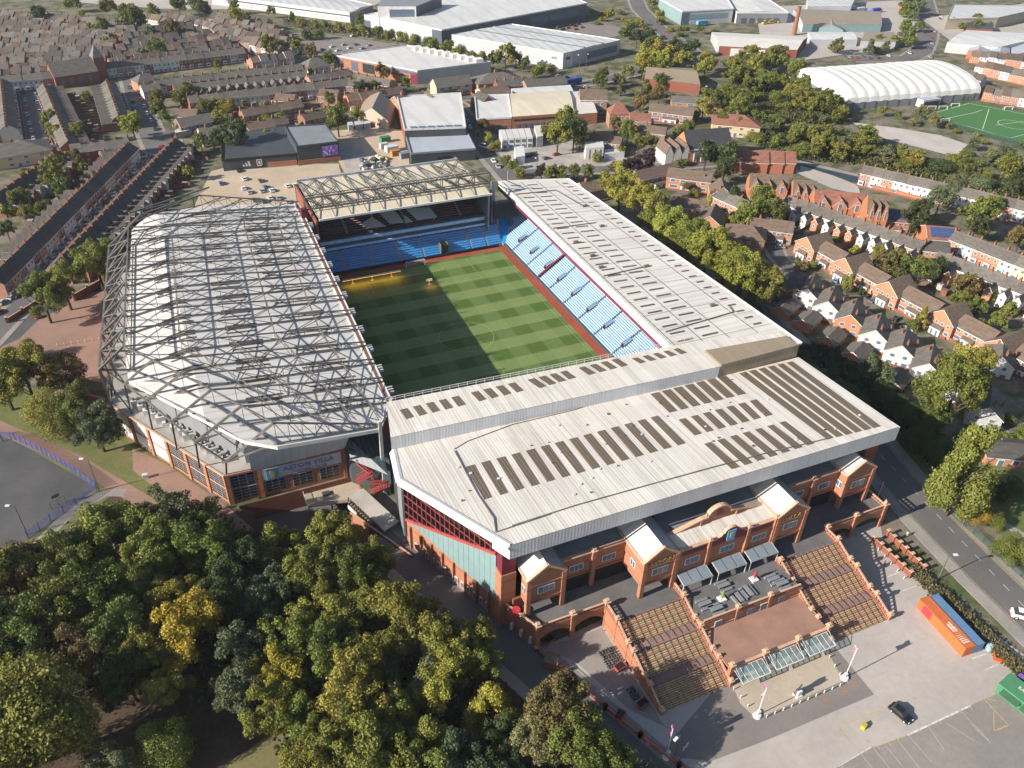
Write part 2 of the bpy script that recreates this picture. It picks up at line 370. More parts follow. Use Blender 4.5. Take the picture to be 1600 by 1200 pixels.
# grow lamp rigs lighting the shaded turf
MT['lamp']=emis('grow_lamp',(1,.5,.1),.4)
def growrig(x,y,l,label,nleg):
    t=thing('grow_light_rig',label,'lighting rig',(x,y,0))
    b=MB(); b.beam((-l/2,0,2.1),(l/2,0,2.1),.45,'steelw',.3)
    for k in range(nleg):
        xx=-l/2+l*(k+.5)/nleg; b.beam((xx,0,2.1),(xx,-.3,0),.22,'steelw')
        b.box(xx-.6,xx+.6,-.6,.2,.05,.3,'steelw')
    b.obj('frame',t)
    c=MB(); c.box(-l/2,l/2,-.35,-.25,1.75,1.86,'lamp'); c.obj('lamp_tube',t)
    ld=D.lights.new('grow_glow','AREA'); ld.shape='RECTANGLE'; ld.size=l; ld.size_y=3.5; ld.energy=26*l; ld.color=(1,.40,.02)
    lo=D.objects.new('grow_glow',ld); COL.objects.link(lo); lo.parent=t; lo.location=(0,-2.2,2.4); lo.rotation_euler=(RAD(-12),0,0)
growrig(-18.2,48.6,22,'long white grow light rig glowing orange over shaded turf',3)
growrig(.2,38,2.4,'small grow light stand glowing orange in the pitch shadow',1)
# ================================================================ near stand with the brick entrance front
HX=14.8
def rz(y): return 24.35-(y+74)*.0675
holte=thing('stadium_stand','cream roofed stand nearest the car park with ornate orange brick entrance front','stadium stand')
b=MB()
R1=[(-46.9,-74.2),(-48.8,-85.4),(-35.2,-113.9),(66.2,-114.8),(66.3,-79),(40,-78.6)]
i=len(b.v); b.v+=[(x,y,rz(y)) for x,y in R1]+[(x,y,rz(y)-.6) for x,y in R1]; n_=len(R1)
b.f.append(tuple(range(n_))); b.m.append(b.mi('roofwhite'))
for j in range(n_): b.f.append((j,j+n_,(j+1)%n_+n_,(j+1)%n_)); b.m.append(b.mi('white'))
b.f.append(tuple(range(2*n_-1,n_-1,-1))); b.m.append(b.mi('midgrey'))
b.obj('main_roof',holte)
S1=[(-44.2,-61),(40,-65.8),(67.3,-71.5),(66,-78.4),(40,-78.5),(-47.2,-74.1)]
b=MB(); b.prism(S1,27.4,28,'fascia','roofwhite'); b.obj('front_roof',holte)
b=MB(); b.poly([(-47.2,-74.25,24.3),(40,-78.65,24.5),(40,-78.65,27.95),(-47.2,-74.25,27.95)],'fascia'); b.poly([(40,-78.65,24.5),(66,-78.55,24.5),(66,-78.55,27.95),(40,-78.65,27.95)],'browncap'); b.obj('roof_step_face',holte)
b=MB(); b.prism([(40.3,-71.5),(65.5,-73.8),(65.2,-78.7),(40.3,-78.8)],27.9,28.7,'browncap'); b.obj('brown_cap',holte)
b=MB(); b.poly([(-35.2,-114.15,23.2),(66.2,-115.05,23.2),(66.2,-115.05,27.15),(-35.2,-114.15,27.15)],'fascia')
b.poly([(66.2,-115.05,23.2),(66.2,-112.5,23.2),(66.2,-112.5,27),(66.2,-115.05,27.15)],'white')
b.poly([(-35.2,-114.15,23.2),(-35.2,-114.15,27.15),(-37.2,-110,26.8),(-37.2,-110,23.2)],'white'); b.obj('rear_fascia',holte)
b=MB()
for p,q in (((-46.9,-74.2),(-48.8,-85.4)),((-48.8,-85.4),(-35.2,-114))):
    d=(Vector(q)-Vector(p)).normalized(); nn=Vector((d.y,-d.x)); 
    o=[Vector(p),Vector(q)]
    b.poly([(o[0].x,o[0].y,rz(o[0].y)+.25),(o[1].x,o[1].y,rz(o[1].y)+.25),(o[1].x+nn.x*.9,o[1].y+nn.y*.9,rz(o[1].y)-.9),(o[0].x+nn.x*.9,o[0].y+nn.y*.9,rz(o[0].y)-.9)],'white')
    b.poly([(o[0].x,o[0].y,rz(o[0].y)+.25),(o[0].x-nn.x*.7,o[0].y-nn.y*.7,rz(o[0].y)+.1),(o[1].x-nn.x*.7,o[1].y-nn.y*.7,rz(o[1].y)+.1),(o[1].x,o[1].y,rz(o[1].y)+.25)],'white')
b.obj('eaves_trim',holte)
def lerp(a,c,t): return tuple(a[k]+(c[k]-a[k])*t for k in range(len(a)))
def skylights(first,last,n,up=.07):
    for k in range(n):
        q=[lerp(first[j],last[j],k/(n-1) if n>1 else 0) for j in range(4)]
        s=MB(); i=len(s.v); s.v+=[(x,y,z+up) for x,y,z in q]+[(x,y,z-.1) for x,y,z in q]
        s.f.append((3,2,1,0)); s.m.append(s.mi('brownsheet'))
        for j in range(4): s.f.append((j,(j+1)%4,4+(j+1)%4,4+j)); s.m.append(s.mi('brownsheet'))
        s.obj('skylight',holte)
skylights([(-34.0,-87.0,25.2),(-31.8,-87.0,25.2),(-32.6,-99.0,26.0),(-34.5,-99.1,26.0)],
          [(14.0,-87.3,25.2),(16.0,-87.4,25.3),(15.8,-99.6,26.1),(13.7,-99.6,26.1)],14)
skylights([(19.6,-78.3,24.6),(22.0,-78.5,24.7),(21.5,-87.5,25.3),(19.4,-87.4,25.3)],
          [(39.9,-78.7,24.7),(42.3,-78.8,24.7),(41.9,-88.1,25.3),(39.5,-87.9,25.3)],7)
skylights([(19.7,-90.9,25.5),(21.6,-91.0,25.5),(21.5,-97.9,26.0),(19.5,-97.9,26.0)],
          [(40.5,-91.2,25.5),(42.6,-91.3,25.5),(41.9,-98.4,26.0),(39.8,-98.4,26.0)],7)
skylights([(19.6,-101.6,26.2),(21.6,-101.6,26.2),(21.9,-112.0,26.9),(19.7,-111.9,26.9)],
          [(41.1,-101.8,26.2),(42.9,-101.9,26.2),(43.2,-111.8,26.9),(41.0,-111.8,26.9)],7)
skylights([(46.3,-79.4,24.7),(48.4,-79.4,24.7),(48.8,-111.9,26.9),(46.8,-111.9,26.9)],
          [(61.3,-80.1,24.8),(63.2,-80.2,24.8),(62.3,-112.9,27.0),(60.2,-112.8,27.0)],6)
for f0,f1,n in (((625,640.5),(705,621),5),((736,613.5),(793,600),4),((824,593.5),(876,581.5),4),((904,575),(955,562.5),4),((986,560),(1052,545.5),5)): pass
def fr(a,c,n):
    skylights(a,c,n,.06)
fr([(-42.2,-65.1,28.0),(-40.4,-65.1,28.0),(-39.9,-68.9,28.0),(-41.9,-69.1,28.0)],[(-29.2,-65.0,28.0),(-27.3,-65.1,28.0),(-26.9,-69.0,28.0),(-28.9,-69.1,28.0)],5)
fr([(-24.0,-65.0,28.0),(-22.1,-65.0,28.0),(-21.5,-68.9,28.0),(-23.5,-69.1,28.0)],[(-14.2,-65.0,28.0),(-12.3,-65.1,28.0),(-11.6,-69.0,28.0),(-13.6,-69.2,28.0)],4)
fr([(-8.9,-65.3,28.0),(-6.9,-65.3,28.0),(-5.6,-69.5,28.0),(-7.6,-69.6,28.0)],[(0.3,-65.3,28.0),(2.1,-65.3,28.0),(3.0,-69.0,28.0),(0.9,-69.0,28.0)],4)
fr([(5.6,-65.4,28.0),(7.4,-65.4,28.0),(8.6,-69.1,28.0),(6.5,-69.2,28.0)],[(15.2,-65.3,28.0),(17.1,-65.4,28.0),(18.1,-69.0,28.0),(16.1,-69.2,28.0)],4)
fr([(20.5,-66.8,28.0),(22.2,-66.9,28.0),(23.3,-69.5,28.0),(21.4,-69.6,28.0)],[(33.2,-67.1,28.0),(34.8,-67.1,28.0),(35.8,-69.8,28.0),(33.8,-69.9,28.0)],5)
# cables and small vents on the roof
b=MB()
def cable(pts,w=.22):
    for p,q in zip(pts,pts[1:]): b.beam((p[0],p[1],p[2]+.12),(q[0],q[1],q[2]+.12),w,'steel')
cable([(-32.4,-109.0,26.7),(-17.6,-108.7,26.7),(-2.3,-109.1,26.7),(14.8,-109.7,26.8),(30.9,-110.4,26.8),(47.5,-111.7,26.9)])
cable([(-34.2,-80.5,24.8),(-34.7,-89.1,25.4),(-35.1,-97.5,25.9),(-34.9,-105.4,26.5),(-36.2,-109.4,26.7),(-23.8,-109.0,26.7)])
cable([(-34.0,-79.9,24.7),(-30.2,-78.3,24.6),(-17.9,-76.4,24.5),(-0.9,-76.9,24.5),(13.6,-75.4,24.4)],.15)
b.obj('roof_cable',holte)
b=MB(); random.seed(3)
for k in range(46):
    x=random.uniform(-40,62); y=random.uniform(-110,-80)
    if x<-34-(y+114)*-.0 and y<-100: continue
    s=random.uniform(.12,.3); b.box(x-s,x+s,y-s,y+s,rz(y)-.05,rz(y)+.25,random.choice(['steel','steelw','steel']))
b.obj('roof_fixings',holte,None,'stuff')
# white rail along the pitch edge of the front roof
b=MB(); P=[Vector((-44.2,-60.8,28)),Vector((40,-65.6,28))]
for h in (.55,1.15): b.beam(P[0]+Vector((0,0,h)),P[1]+Vector((0,0,h)),.12,'steelw')
for k in range(38): q=P[0].lerp(P[1],k/37); b.beam(q,q+Vector((0,0,1.15)),.13,'steelw')
b.obj('roof_railing',holte)
# seating bowl under the roof
b=MB()
for k in range(40):
    y=-60-k*1.15; z=1+k*.45; b.box(-44+k*.25,58,y-1.15,y,max(0,z-1.2),z,'concrete'); b.box(-43+k*.25,57,y-.9,y-.4,z,z+.45,'seatblue')
b.obj('seating_tier',holte,None,'stuff')
b=MB(); b.box(60,64,-113,-66,0,24,'darkbrick'); b.box(-33,62,-105,-103,6,23.5,'black'); b.obj('inner_wall',holte)
# glazed side wall facing the wood
A=Vector((-46.9,-81)); B_=Vector((-35.9,-109.2)); WL=(B_-A).length; WD=(B_-A).normalized(); WN=Vector((WD.y,-WD.x))
if WN.x>0: WN=-WN
def wp(s,z,o=0): q=A+WD*(s*WL)+WN*o; return (q.x,q.y,z)
def zb(s): return 8.3+(20.3-8.3)*s
def zt(s): return 24.0+(25.8-24.0)*s
b=MB(); b.poly([wp(0,0),wp(1,0),wp(1,6),wp(0,8.3)],'brick')
b.poly([wp(0,0,-.6),wp(0,8.3,-.6),wp(1,6,-.6),wp(1,0,-.6)],'darkbrick'); 
for k in range(8):
    s=.06+k*.125; q=A+WD*(s*WL)
    b.beam(wp(s,0,.25),wp(s,7.2,.25),.55,'brick')
b.obj('side_brick_wall',holte)
for k in range(14):
    s=.05+k*.067; f=MB(); f.beam(wp(s-.016,1.9,.1),wp(s+.016,1.9,.1),.3,'frame',1.9); f.beam(wp(s-.012,1.9,.2),wp(s+.012,1.9,.2),.2,'glassb',1.5); f.obj('side_window',holte)
for k in range(18):
    s0,s1=k/18+.001,(k+1)/18-.001
    lo=lambda s: 8.3+(6.1-8.3)*s
    f=MB(); f.poly([wp(s0,lo(s0),.05),wp(s1,lo(s1),.05),wp(s1,zb(s1),.05),wp(s0,zb(s0)+.02,.05)],'glassg'); f.obj('cladding_panel',holte)
b=MB(); b.beam(wp(0,8.3,.12),wp(1,20.3,.12),.45,'redsteel',.7)
for k in range(20):
    s=k/19; b.beam(wp(s,zb(s),.12),wp(s,zt(s),.12),.2,'redsteel')
for z in (11,13.6,16.2,18.8,21.4,23.6):
    s0=max(0,(z-8.3)/12.0)
    if z>20.3: s0=0; 
    s0=0; s1=min(1,(z-8.3)/12.0); b.beam(wp(s0,z,.12),wp(s1,z,.12),.14,'redsteel')
b.obj('window_grid',holte)
mt,n,bb=base_mat('clear_dark_glass'); tr=N(n,'ShaderNodeBsdfTransparent'); tr.inputs[0].default_value=(.5,.55,.58,1); mx=N(n,'ShaderNodeMixShader'); mx.inputs[0].default_value=.55
bb.inputs['Base Color'].default_value=(.01,.012,.015,1); bb.inputs['Roughness'].default_value=.08
n.links.new(tr.outputs[0],mx.inputs[2]); n.links.new(bb.outputs[0],mx.inputs[1]); n.links.new(mx.outputs[0],n.nodes['Material Output'].inputs['Surface']); MT['clear']=mt
mt,n,bb=base_mat('canopy_glass'); tr=N(n,'ShaderNodeBsdfTransparent'); tr.inputs[0].default_value=(.72,.82,.82,1); mx=N(n,'ShaderNodeMixShader'); mx.inputs[0].default_value=.62
bb.inputs['Base Color'].default_value=(.30,.40,.40,1); bb.inputs['Roughness'].default_value=.15
n.links.new(tr.outputs[0],mx.inputs[2]); n.links.new(bb.outputs[0],mx.inputs[1]); n.links.new(mx.outputs[0],n.nodes['Material Output'].inputs['Surface']); MT['canopyglass']=mt
zs=[8.3,11,13.6,16.2,18.8,21.4,23.6,25.8]
for k in range(19):
    s0,s1=k/19,(k+1)/19
    for z0,z1 in zip(zs,zs[1:]):
        a0=max(z0,zb(s0)); a1=max(z0,zb(s1)); c0=min(z1,zt(s0)); c1=min(z1,zt(s1))
        if c0-a0<.25 and c1-a1<.25: continue
        f=MB(); f.poly([wp(s0,a0),wp(s1,min(a1,max(c1,a1))),wp(s1,max(c1,a1)),wp(s0,max(c0,a0))],'clear'); f.obj('pane',holte)
b=MB(); b.wallbox((-45.0,-65),(-46.9,-81),0,24,.4,'darkgrey'); b.wallbox((-46.8,-75),(-47.6,-81.2),3,24,.5,'midgrey'); b.obj('end_wall',holte)
# brick entrance block: deck, facade, gabled bays
b=MB(); b.prism([(-35.6,-109.5),(-31,-120.1),(-14.4,-120.1),(-14.4,-125),(2,-125),(2,-132),(28,-132),(28,-125),(45,-125),(45,-120.4),(64,-120.4),(64,-113),(-34,-113)],5.6,6,'brick','deck'); b.obj('entrance_deck',holte)
b=MB(); b.box(-33.5,63,-113.2,-112.6,0,9,'darkbrick'); b.box(-22.6,52.2,-113.3,-112.8,6,10.3,'black'); b.box(-36,-32.6,-112.2,-104,0,16.4,'brick'); b.box(-35.8,-32.7,-112,-104.2,16.4,23.2,'maroon'); b.obj('undercroft',holte)  # black slab stands in for the shade inside the open undercroft
def arch(b,x0,x1,y,z0,z1,rise,m,t=.5,n=8,ax='x'):
    """wall panel z1 down to an arched soffit springing at z0"""
    for k in range(n):
        a,c=k/n,(k+1)/n; za=z0+rise*(1-(2*a-1)**2); zc=z0+rise*(1-(2*c-1)**2); xa=x0+(x1-x0)*a; xc=x0+(x1-x0)*c
        P=lambda x,yy,z: (x,yy,z) if ax=='x' else (yy,x,z)
        b.poly([P(xa,y,za),P(xc,y,zc),P(xc,y,z1),P(xa,y,z1)],m); b.poly([P(xa,y+t,za),P(xa,y+t,z1),P(xc,y+t,z1),P(xc,y+t,zc)],m)
        b.poly([P(xa,y,za),P(xa,y+t,za),P(xc,y+t,zc),P(xc,y,zc)],m); b.poly([P(xa,y,z1),P(xc,y,z1),P(xc,y+t,z1),P(xa,y+t,z1)],'brickpale')
def pier(par,x,y,z0,z1,w=.9,name='pier',cap=True):
    q=MB(); q.box(x-w/2,x+w/2,y-w/2,y+w/2,z0,z1,'brick')
    if cap: q.box(x-w*.68,x+w*.68,y-w*.68,y+w*.68,z1,z1+.25,'brickpale'); q.box(x-w*.4,x+w*.4,y-w*.4,y+w*.4,z1+.25,z1+.75,'brickpale')
    return q.obj(name,par)
def baluster(par,p,q,z0,z1,nb=None,h=1.1):
    """pierced brick parapet from p to q whose base runs z0..z1"""
    f=MB(); p=Vector(p);q=Vector(q); L=(q-p).length; nb=nb or max(2,int(L/.8)); d=(q-p)/L; nn=Vector((-d.y,d.x))*.2
    def at(s,z,o): r=p+(q-p)*s+nn*o; return (r.x,r.y,z0+(z1-z0)*s+z)
    for a,c,m in ((0,.3,'brick'),(h-.22,h,'brickpale')):
        i=len(f.v); f.v+=[at(s,z,o) for z in (a,c) for s,o in ((0,-1),(1,-1),(1,1),(0,1))]; k=f.mi(m)
        for fc in ((0,1,5,4),(1,2,6,5),(2,3,7,6),(3,0,4,7),(4,5,6,7),(3,2,1,0)): f.f.append(tuple(i+t for t in fc)); f.m.append(k)
    for k in range(nb+1):
        s=k/nb; f.beam(at(s,.28,0),at(s,h-.2,0),.3,'brick')
    return f.obj('parapet',par)
def gablebay(x0,x1,yb,yf,word,side):
    """projecting gabled brick bay on piers"""
    ze,zp,zu=16.9,20.1,9.4; xm=(x0+x1)/2
    f=MB(); i=len(f.v)
    f.poly([(x0,yf,zu),(x1,yf,zu),(x1,yf,ze),(xm,yf,zp),(x0,yf,ze)],'brick'); f.poly([(x0,yb,zu),(x0,yf,zu),(x0,yf,ze),(x0,yb,ze)],'brick'); f.poly([(x1,yf,zu),(x1,yb,zu),(x1,yb,ze),(x1,yf,ze)],'brick')
    f.poly([(x0,yf,zu),(x0,yb,zu),(x1,yb,zu),(x1,yf,zu)],'darkbrick')
    f.box(x0-.05,x1+.05,yf-.18,yf,zu+.7,zu+.95,'darkbrick'); f.box(x0-.05,x1+.05,yf-.14,yf,14.9,15.1,'brickpale')
    f.obj('bay_wall',holte)
    r=MB()
    r.poly([(x0-.1,yb+8,ze+.12),(x0-.1,yf+.3,ze+.12),(xm,yf+.3,zp+.12),(xm,yb+8,zp+.12)],'roofwhite2'); r.poly([(x1+.1,yf+.3,ze+.12),(x1+.1,yb+8,ze+.12),(xm,yb+8,zp+.12),(xm,yf+.3,zp+.12)],'silver'); r.obj('bay_roof',holte)  # sunlit and shaded slopes put into the sheet colours, pale left, grey right
    c=MB()
    c.beam((x0-.2,yf,ze+.1),(xm,yf,zp+.15),.75,'brickpale',.55); c.beam((x1+.2,yf,ze+.1),(xm,yf,zp+.15),.75,'brickpale',.55); c.beam((x0,yf,ze),(x0,yb+3,ze),.5,'brickpale',.6); c.beam((x1,yf,ze),(x1,yb+3,ze),.5,'brickpale',.6)
    c.obj('gable_coping',holte)
    for x in (x0+.35,x1-.35): pier(holte,x,yf+.2,6,ze-.2,1.0,'bay_pier',False)
    glazed('bay_window',holte,(xm-2,xm+2,yf-.12,yf+.1,12.1,14.2),[(xm+a,xm+c,yf-.16,yf-.05,12.3,14) for a,c in ((-1.8,-.7),(-.55,.55),(.7,1.8))])
    ym=(yb+yf)/2; glazed('bay_window',holte,(x0-.12,x0+.1,ym-1,ym+1,12.3,14.2),[(x0-.16,x0-.05,ym+a,ym+c,12.5,14) for a,c in ((-.8,-.1),(.1,.8))])
    if word:
        text(word,1.9,'maroon',holte,(xm+.07,yf-.13,15.9),(RAD(90),0,0),'letter_shadow',.03,1.08); text(word,1.8,'gold',holte,(xm,yf-.24,15.97),(RAD(90),0,0),'gable_lettering',.03,1.08)
gablebay(-31.8,-23,-113.2,-116,None,0); gablebay(-7,1.6,-113.2,-121,'ASTON',0); gablebay(28,36.6,-113.2,-121,'VILLA',0); gablebay(52.6,61.4,-113.2,-116,None,0)
for x0,x1 in ((-23,-7),(36.6,52.6)):
    f=MB(); f.box(x0+.02,x1-.02,-113.5,-112.9,10.3,16.4,'brick'); f.box(x0,x1,-113.7,-112.7,16.4,16.7,'brickpale'); f.box(x0,x1,-113.62,-113.4,10.9,11.15,'darkbrick'); f.obj('facade_wall',holte)
    f=MB(); f.poly([(x0,-112.7,16.5),(x1,-112.7,16.5),(x1,-105,17.6),(x0,-105,17.6)],'midgrey'); f.obj('low_roof',holte)
    xm=(x0+x1)/2; pier(holte,xm,-113.6,6,16.9,1.0,'facade_pier')
    for x in (x0+4,x1-4):
        glazed('facade_window',holte,(x-1.7,x+1.7,-113.62,-113.3,12.3,14.2),[(x-1.5+k*1.05,x-.6+k*1.05,-113.68,-113.5,12.5,14) for k in range(3)])
# central range
f=MB(); f.box(1.6,28,-120.6,-120,8.3,16.2,'brick'); f.box(1.6,28,-120.8,-119.9,16.2,16.5,'brickpale'); f.box(1.6,28,-120.72,-120.5,14.7,15.9,'maroon'); f.box(1.6,28,-120.75,-120.55,8.9,9.15,'darkbrick'); f.obj('central_wall',holte)
f=MB(); f.poly([(1.6,-120,16.45),(28,-120,16.45),(28,-116.1,17),(1.6,-116.1,17)],'roofwhite'); f.obj('central_roof',holte)
f=MB(); pts=[(2,15.2),(2,16.6),(3,16.8),(10.6,18.6),(12.2,18.7)]+[(15.2+3*math.cos(a),18.7+2.4*math.sin(a)) for a in [math.pi*(1-k/10) for k in range(11)]]+[(18.4,18.7),(19.6,18.6),(27.2,16.8),(28.2,16.6),(28.2,15.2)]
def extr(f,pts,y0,y1,m,me):
    n=len(pts); f.poly([(x,y0,z) for x,z in pts][::-1],m); f.poly([(x,y1,z) for x,z in pts],m)
    for k in range(n): 
        p,q=pts[k],pts[(k+1)%n]; f.poly([(p[0],y0,p[1]),(q[0],y0,q[1]),(q[0],y1,q[1]),(p[0],y1,p[1])],me)
extr(f,pts,-116.1,-115.4,'brick','brickpale'); f.obj('pediment',holte)
c=MB()
for p,q in zip(pts[1:-2],pts[2:-1]): c.beam((p[0],-115.75,p[1]),(q[0],-115.75,q[1]),1.1,'brickpale',.35)
c.obj('pediment_coping',holte)
c=MB(); c.beam((15.2,-116.3,19.3),(15.2,-116.05,19.3),1.7,'maroon',n=16); c.obj('round_plaque',holte)
for x in (10.4,20): pier(holte,x,-116.2,17,18.3,.5,'pediment_pilaster',False)
f=MB(); f.poly([(2,-115.4,16.4),(28,-115.4,16.4),(28,-105,18.2),(2,-105,18.2)],'midgrey'); f.obj('attic_roof',holte)
f=MB(); pts=[(11.6,16.3),(11.6,17),(12.5,17.2),(12.9,17.8)]+[(15.2+1.9*math.cos(a),17.8+1.3*math.sin(a)) for a in [math.pi*(1-k/8) for k in range(9)]]+[(17.6,17.8),(18,17.2),(18.9,17),(18.9,16.3)]
extr(f,pts,-121,-120.3,'maroon','brickpale'); f.obj('crest_gable',holte)
f=MB(); f.box(14.1,16.3,-121.12,-120.95,15.1,18.3,'skyblue'); f.box(14.8,15.6,-121.2,-121.1,16.2,17.6,'gold'); f.obj('crest',holte)
for x in (9.8,20.2,2.0,27.7): pier(holte,x,-120.8,6,17.1,.75,'central_pilaster')
for x in (6,15.2,24):
    glazed('central_window',holte,(x-1.9,x+1.9,-120.72,-120.4,11.3,13.2),[(x-1.7+k*1.18,x-.68+k*1.18,-120.78,-120.6,11.5,13) for k in range(3)])
for k,x in enumerate((6,15.2,24)):
    for j in range(3):
        f=MB(); x0=x-3.75+j*2.55
        f.poly([(x0,-124,8.9),(x0+2.4,-124,8.9),(x0+2.4,-120.9,9.6),(x0,-120.9,9.6)],'canopy'); f.poly([(x0,-124,8.8),(x0,-120.9,9.5),(x0+2.4,-120.9,9.5),(x0+2.4,-124,8.8)],'midgrey'); f.obj('canopy_panel',holte)
    f=MB(); f.beam((x-3.8,-123.9,8.8),(x+3.9,-123.9,8.8),.2,'steelw')
    for xx in (x-3.7,x+3.8): f.beam((xx,-123.9,6),(xx,-123.9,8.8),.14,'steelw'); f.beam((xx,-123.9,8.85),(xx,-120.9,9.55),.14,'steelw')
    f.obj('canopy_frame',holte)
# parapets and arches round the deck
for x0,x1 in ((-31,-22.8),(-22.8,-14.6)):
    f=MB(); arch(f,x0,x1,-120.35,2.2,6.2,2.2,'brick'); f.obj('arch_wall',holte); baluster(holte,(x0,-120.1),(x1,-120.1),6.2,6.2)
for x0,x1 in ((45,54.4),(54.4,64)):
    f=MB(); arch(f,x0,x1,-120.65,2.2,6.2,2.2,'brick'); f.obj('arch_wall',holte); baluster(holte,(x0,-120.4),(x1,-120.4),6.2,6.2)
f=MB(); f.wallbox((-35.9,-109.3),(-31.1,-120.3),0,6.3,.5,'brick'); f.obj('deck_side_wall',holte); baluster(holte,(-35.9,-109.5),(-31.1,-120),6.2,6.2)
for k in range(4): 
    f=MB(); s=.2+k*.22; q=Vector((-35.9,-109.3)).lerp(Vector((-31.1,-120.3)),s); f.beam((q.x-.3,q.y-.1,2),(q.x-.1,q.y-.6,2),.7,'frame',2); f.obj('side_window',holte)
baluster(holte,(64,-113.4),(64,-120.4),6.2,6.2)
for x,y in ((-31,-120.2),(-22.8,-120.3),(-14.6,-120.3),(45.2,-121),(54.4,-120.6),(64,-120.5)): pier(holte,x,y,0,7.6,1.0)
# the two broad stairs
def stair(x0,x1,name):
    st=MB(); ns=MB(); y=-125.0; z=6.0; k=0
    rows=[]
    for fl in range(3):
        for s in range(12): rows.append(.40)
        if fl<2: rows.append(2.2)
    for i,dp in enumerate(rows):
        st.box(x0,x1,y-dp,y,0,z,'step',bottom=False)
        if dp<1: ns.box(x0+.3,x1-.3,y-dp-.01,y-dp+.17,z+.0,z+.012,'nosing',bottom=False)
        if dp<1 or True: z-=6/38.
        y-=dp
    st.obj('stair_flight',holte,None,'stuff'); ns.obj('step_nosing',holte,None,'stuff')
    nr=10
    for k in range(nr):
        x=x0+.9+(x1-x0-1.8)*k/(nr-1); r=MB(); yy=-125.0; zz=6.0
        for fl in range(3):
            y2=yy-12*.4; z2=zz-12*6/38.
            r.beam((x,yy,zz+.95),(x,y2,z2+.95),.10,'redsteel'); 
            for j in range(5): t=j/4; r.beam((x,yy+(y2-yy)*t,zz+(z2-zz)*t),(x,yy+(y2-yy)*t,zz+(z2-zz)*t+.95),.09,'redsteel')
            yy=y2; zz=z2
            if fl<2: r.beam((x,yy,zz+.95),(x,yy-2.2,zz+.95),.1,'redsteel'); yy-=2.2; zz-=6/38.
        r.obj('handrail',holte)
stair(-14.4,1.6,'l'); stair(28.4,44.6,'r')
def stairwall(x,out,lo=0):
    """stepped brick flank wall with parapet beside a stair; out=-1/+1 is the open side"""
    segs=[(-120.4,-125,6,6),(-125,-129.8,6,4.1),(-129.8,-132,4.1,4),(-132,-136.8,4,2.1),(-136.8,-139,2.1,2),(-139,-143.8,2,.1)]
    w_=MB()
    for y0,y1,z0,z1 in segs:
        i=len(w_.v); w_.v+=[(x-.3,y0,lo),(x+.3,y0,lo),(x+.3,y1,lo),(x-.3,y1,lo),(x-.3,y0,z0+.25),(x+.3,y0,z0+.25),(x+.3,y1,z1+.25),(x-.3,y1,z1+.25)]; k=w_.mi('brick')
        for fc in ((0,1,5,4),(1,2,6,5),(2,3,7,6),(3,0,4,7),(4,5,6,7)): w_.f.append(tuple(i+t for t in fc)); w_.m.append(k)
        baluster(holte,(x,y0),(x,y1),z0+.25,z1+.25)
    w_.obj('stair_flank_wall',holte)
    for y0,y1,z0,z1 in segs: pier(holte,x,y1,0,z1+1.5,.8)
for x in (-14.7,1.9,28.1,44.9): stairwall(x,1)
# middle terraces and glass canopies over the doors
f=MB(); f.box(2.2,27.8,-142.3,-132.2,3.1,3.5,'brick','redtile'); f.obj('tiled_terrace',holte)
f=MB(); f.box(2.3,27.7,-132.5,-132,3.5,6.1,'brick'); f.box(2.3,27.7,-132.62,-132.5,3.9,4.05,'brickpale'); f.obj('terrace_back_wall',holte)
for x in (6,11.3,14.6,18,23):
    glazed('terrace_door',holte,(x-.9,x+.9,-132.6,-132.4,3.5,5.5),[(x-.75,x-.08,-132.68,-132.55,3.55,5.35),(x+.08,x+.75,-132.68,-132.55,3.55,5.35)])
for a,c in (((2.2,-132.3),(10.8,-132.3)),((10.8,-132.3),(19.4,-132.3)),((19.4,-132.3),(27.8,-132.3))): baluster(holte,a,c,6.05,6.05)
for x in (10.8,19.4): pier(holte,x,-132.4,3.5,7.6,.8)
f=MB(); f.box(2.3,27.7,-142.6,-142.2,0,3.5,'brick'); f.box(2.3,27.7,-142.75,-142.1,3.5,4.1,'brick','brickpale'); f.obj('entrance_front_wall',holte)
for x in (2.4,10.8,19.4,27.6): pier(holte,x,-142.5,0,4.9,.9)
for x0,x1 in ((3,10),(11.5,18.7),(20.1,27)):
    nb=5
    for k in range(nb):
        f=MB(); a=x0+(x1-x0)*k/nb; c=a+(x1-x0)/nb-.12; f.poly([(a,-146,2.7),(c,-146,2.7),(c,-142.7,3.4),(a,-142.7,3.4)],'canopyglass'); f.obj('canopy_glass',holte)
    f=MB()
    for k in range(nb+1): a=x0+(x1-x0)*k/nb-.06; f.beam((a,-146,2.72),(a,-142.7,3.42),.10,'steelw')
    f.beam((x0,-146,2.7),(x1,-146,2.7),.2,'steelw'); f.beam((x0,-142.8,3.4),(x1,-142.8,3.4),.15,'steelw')
    for a in (x0,x1): f.beam((a,-146,2.7),(a,-142.7,4.6),.08,'steelw')
    f.obj('canopy_frame',holte)
    for k in range(4):
        a=x0+.4+(x1-x0-.8)*k/4; glazed('entrance_door',holte,(a,a+1.4,-142.72,-142.55,0,2.5),[(a+.12,a+1.28,-142.78,-142.65,.1,2.4)])

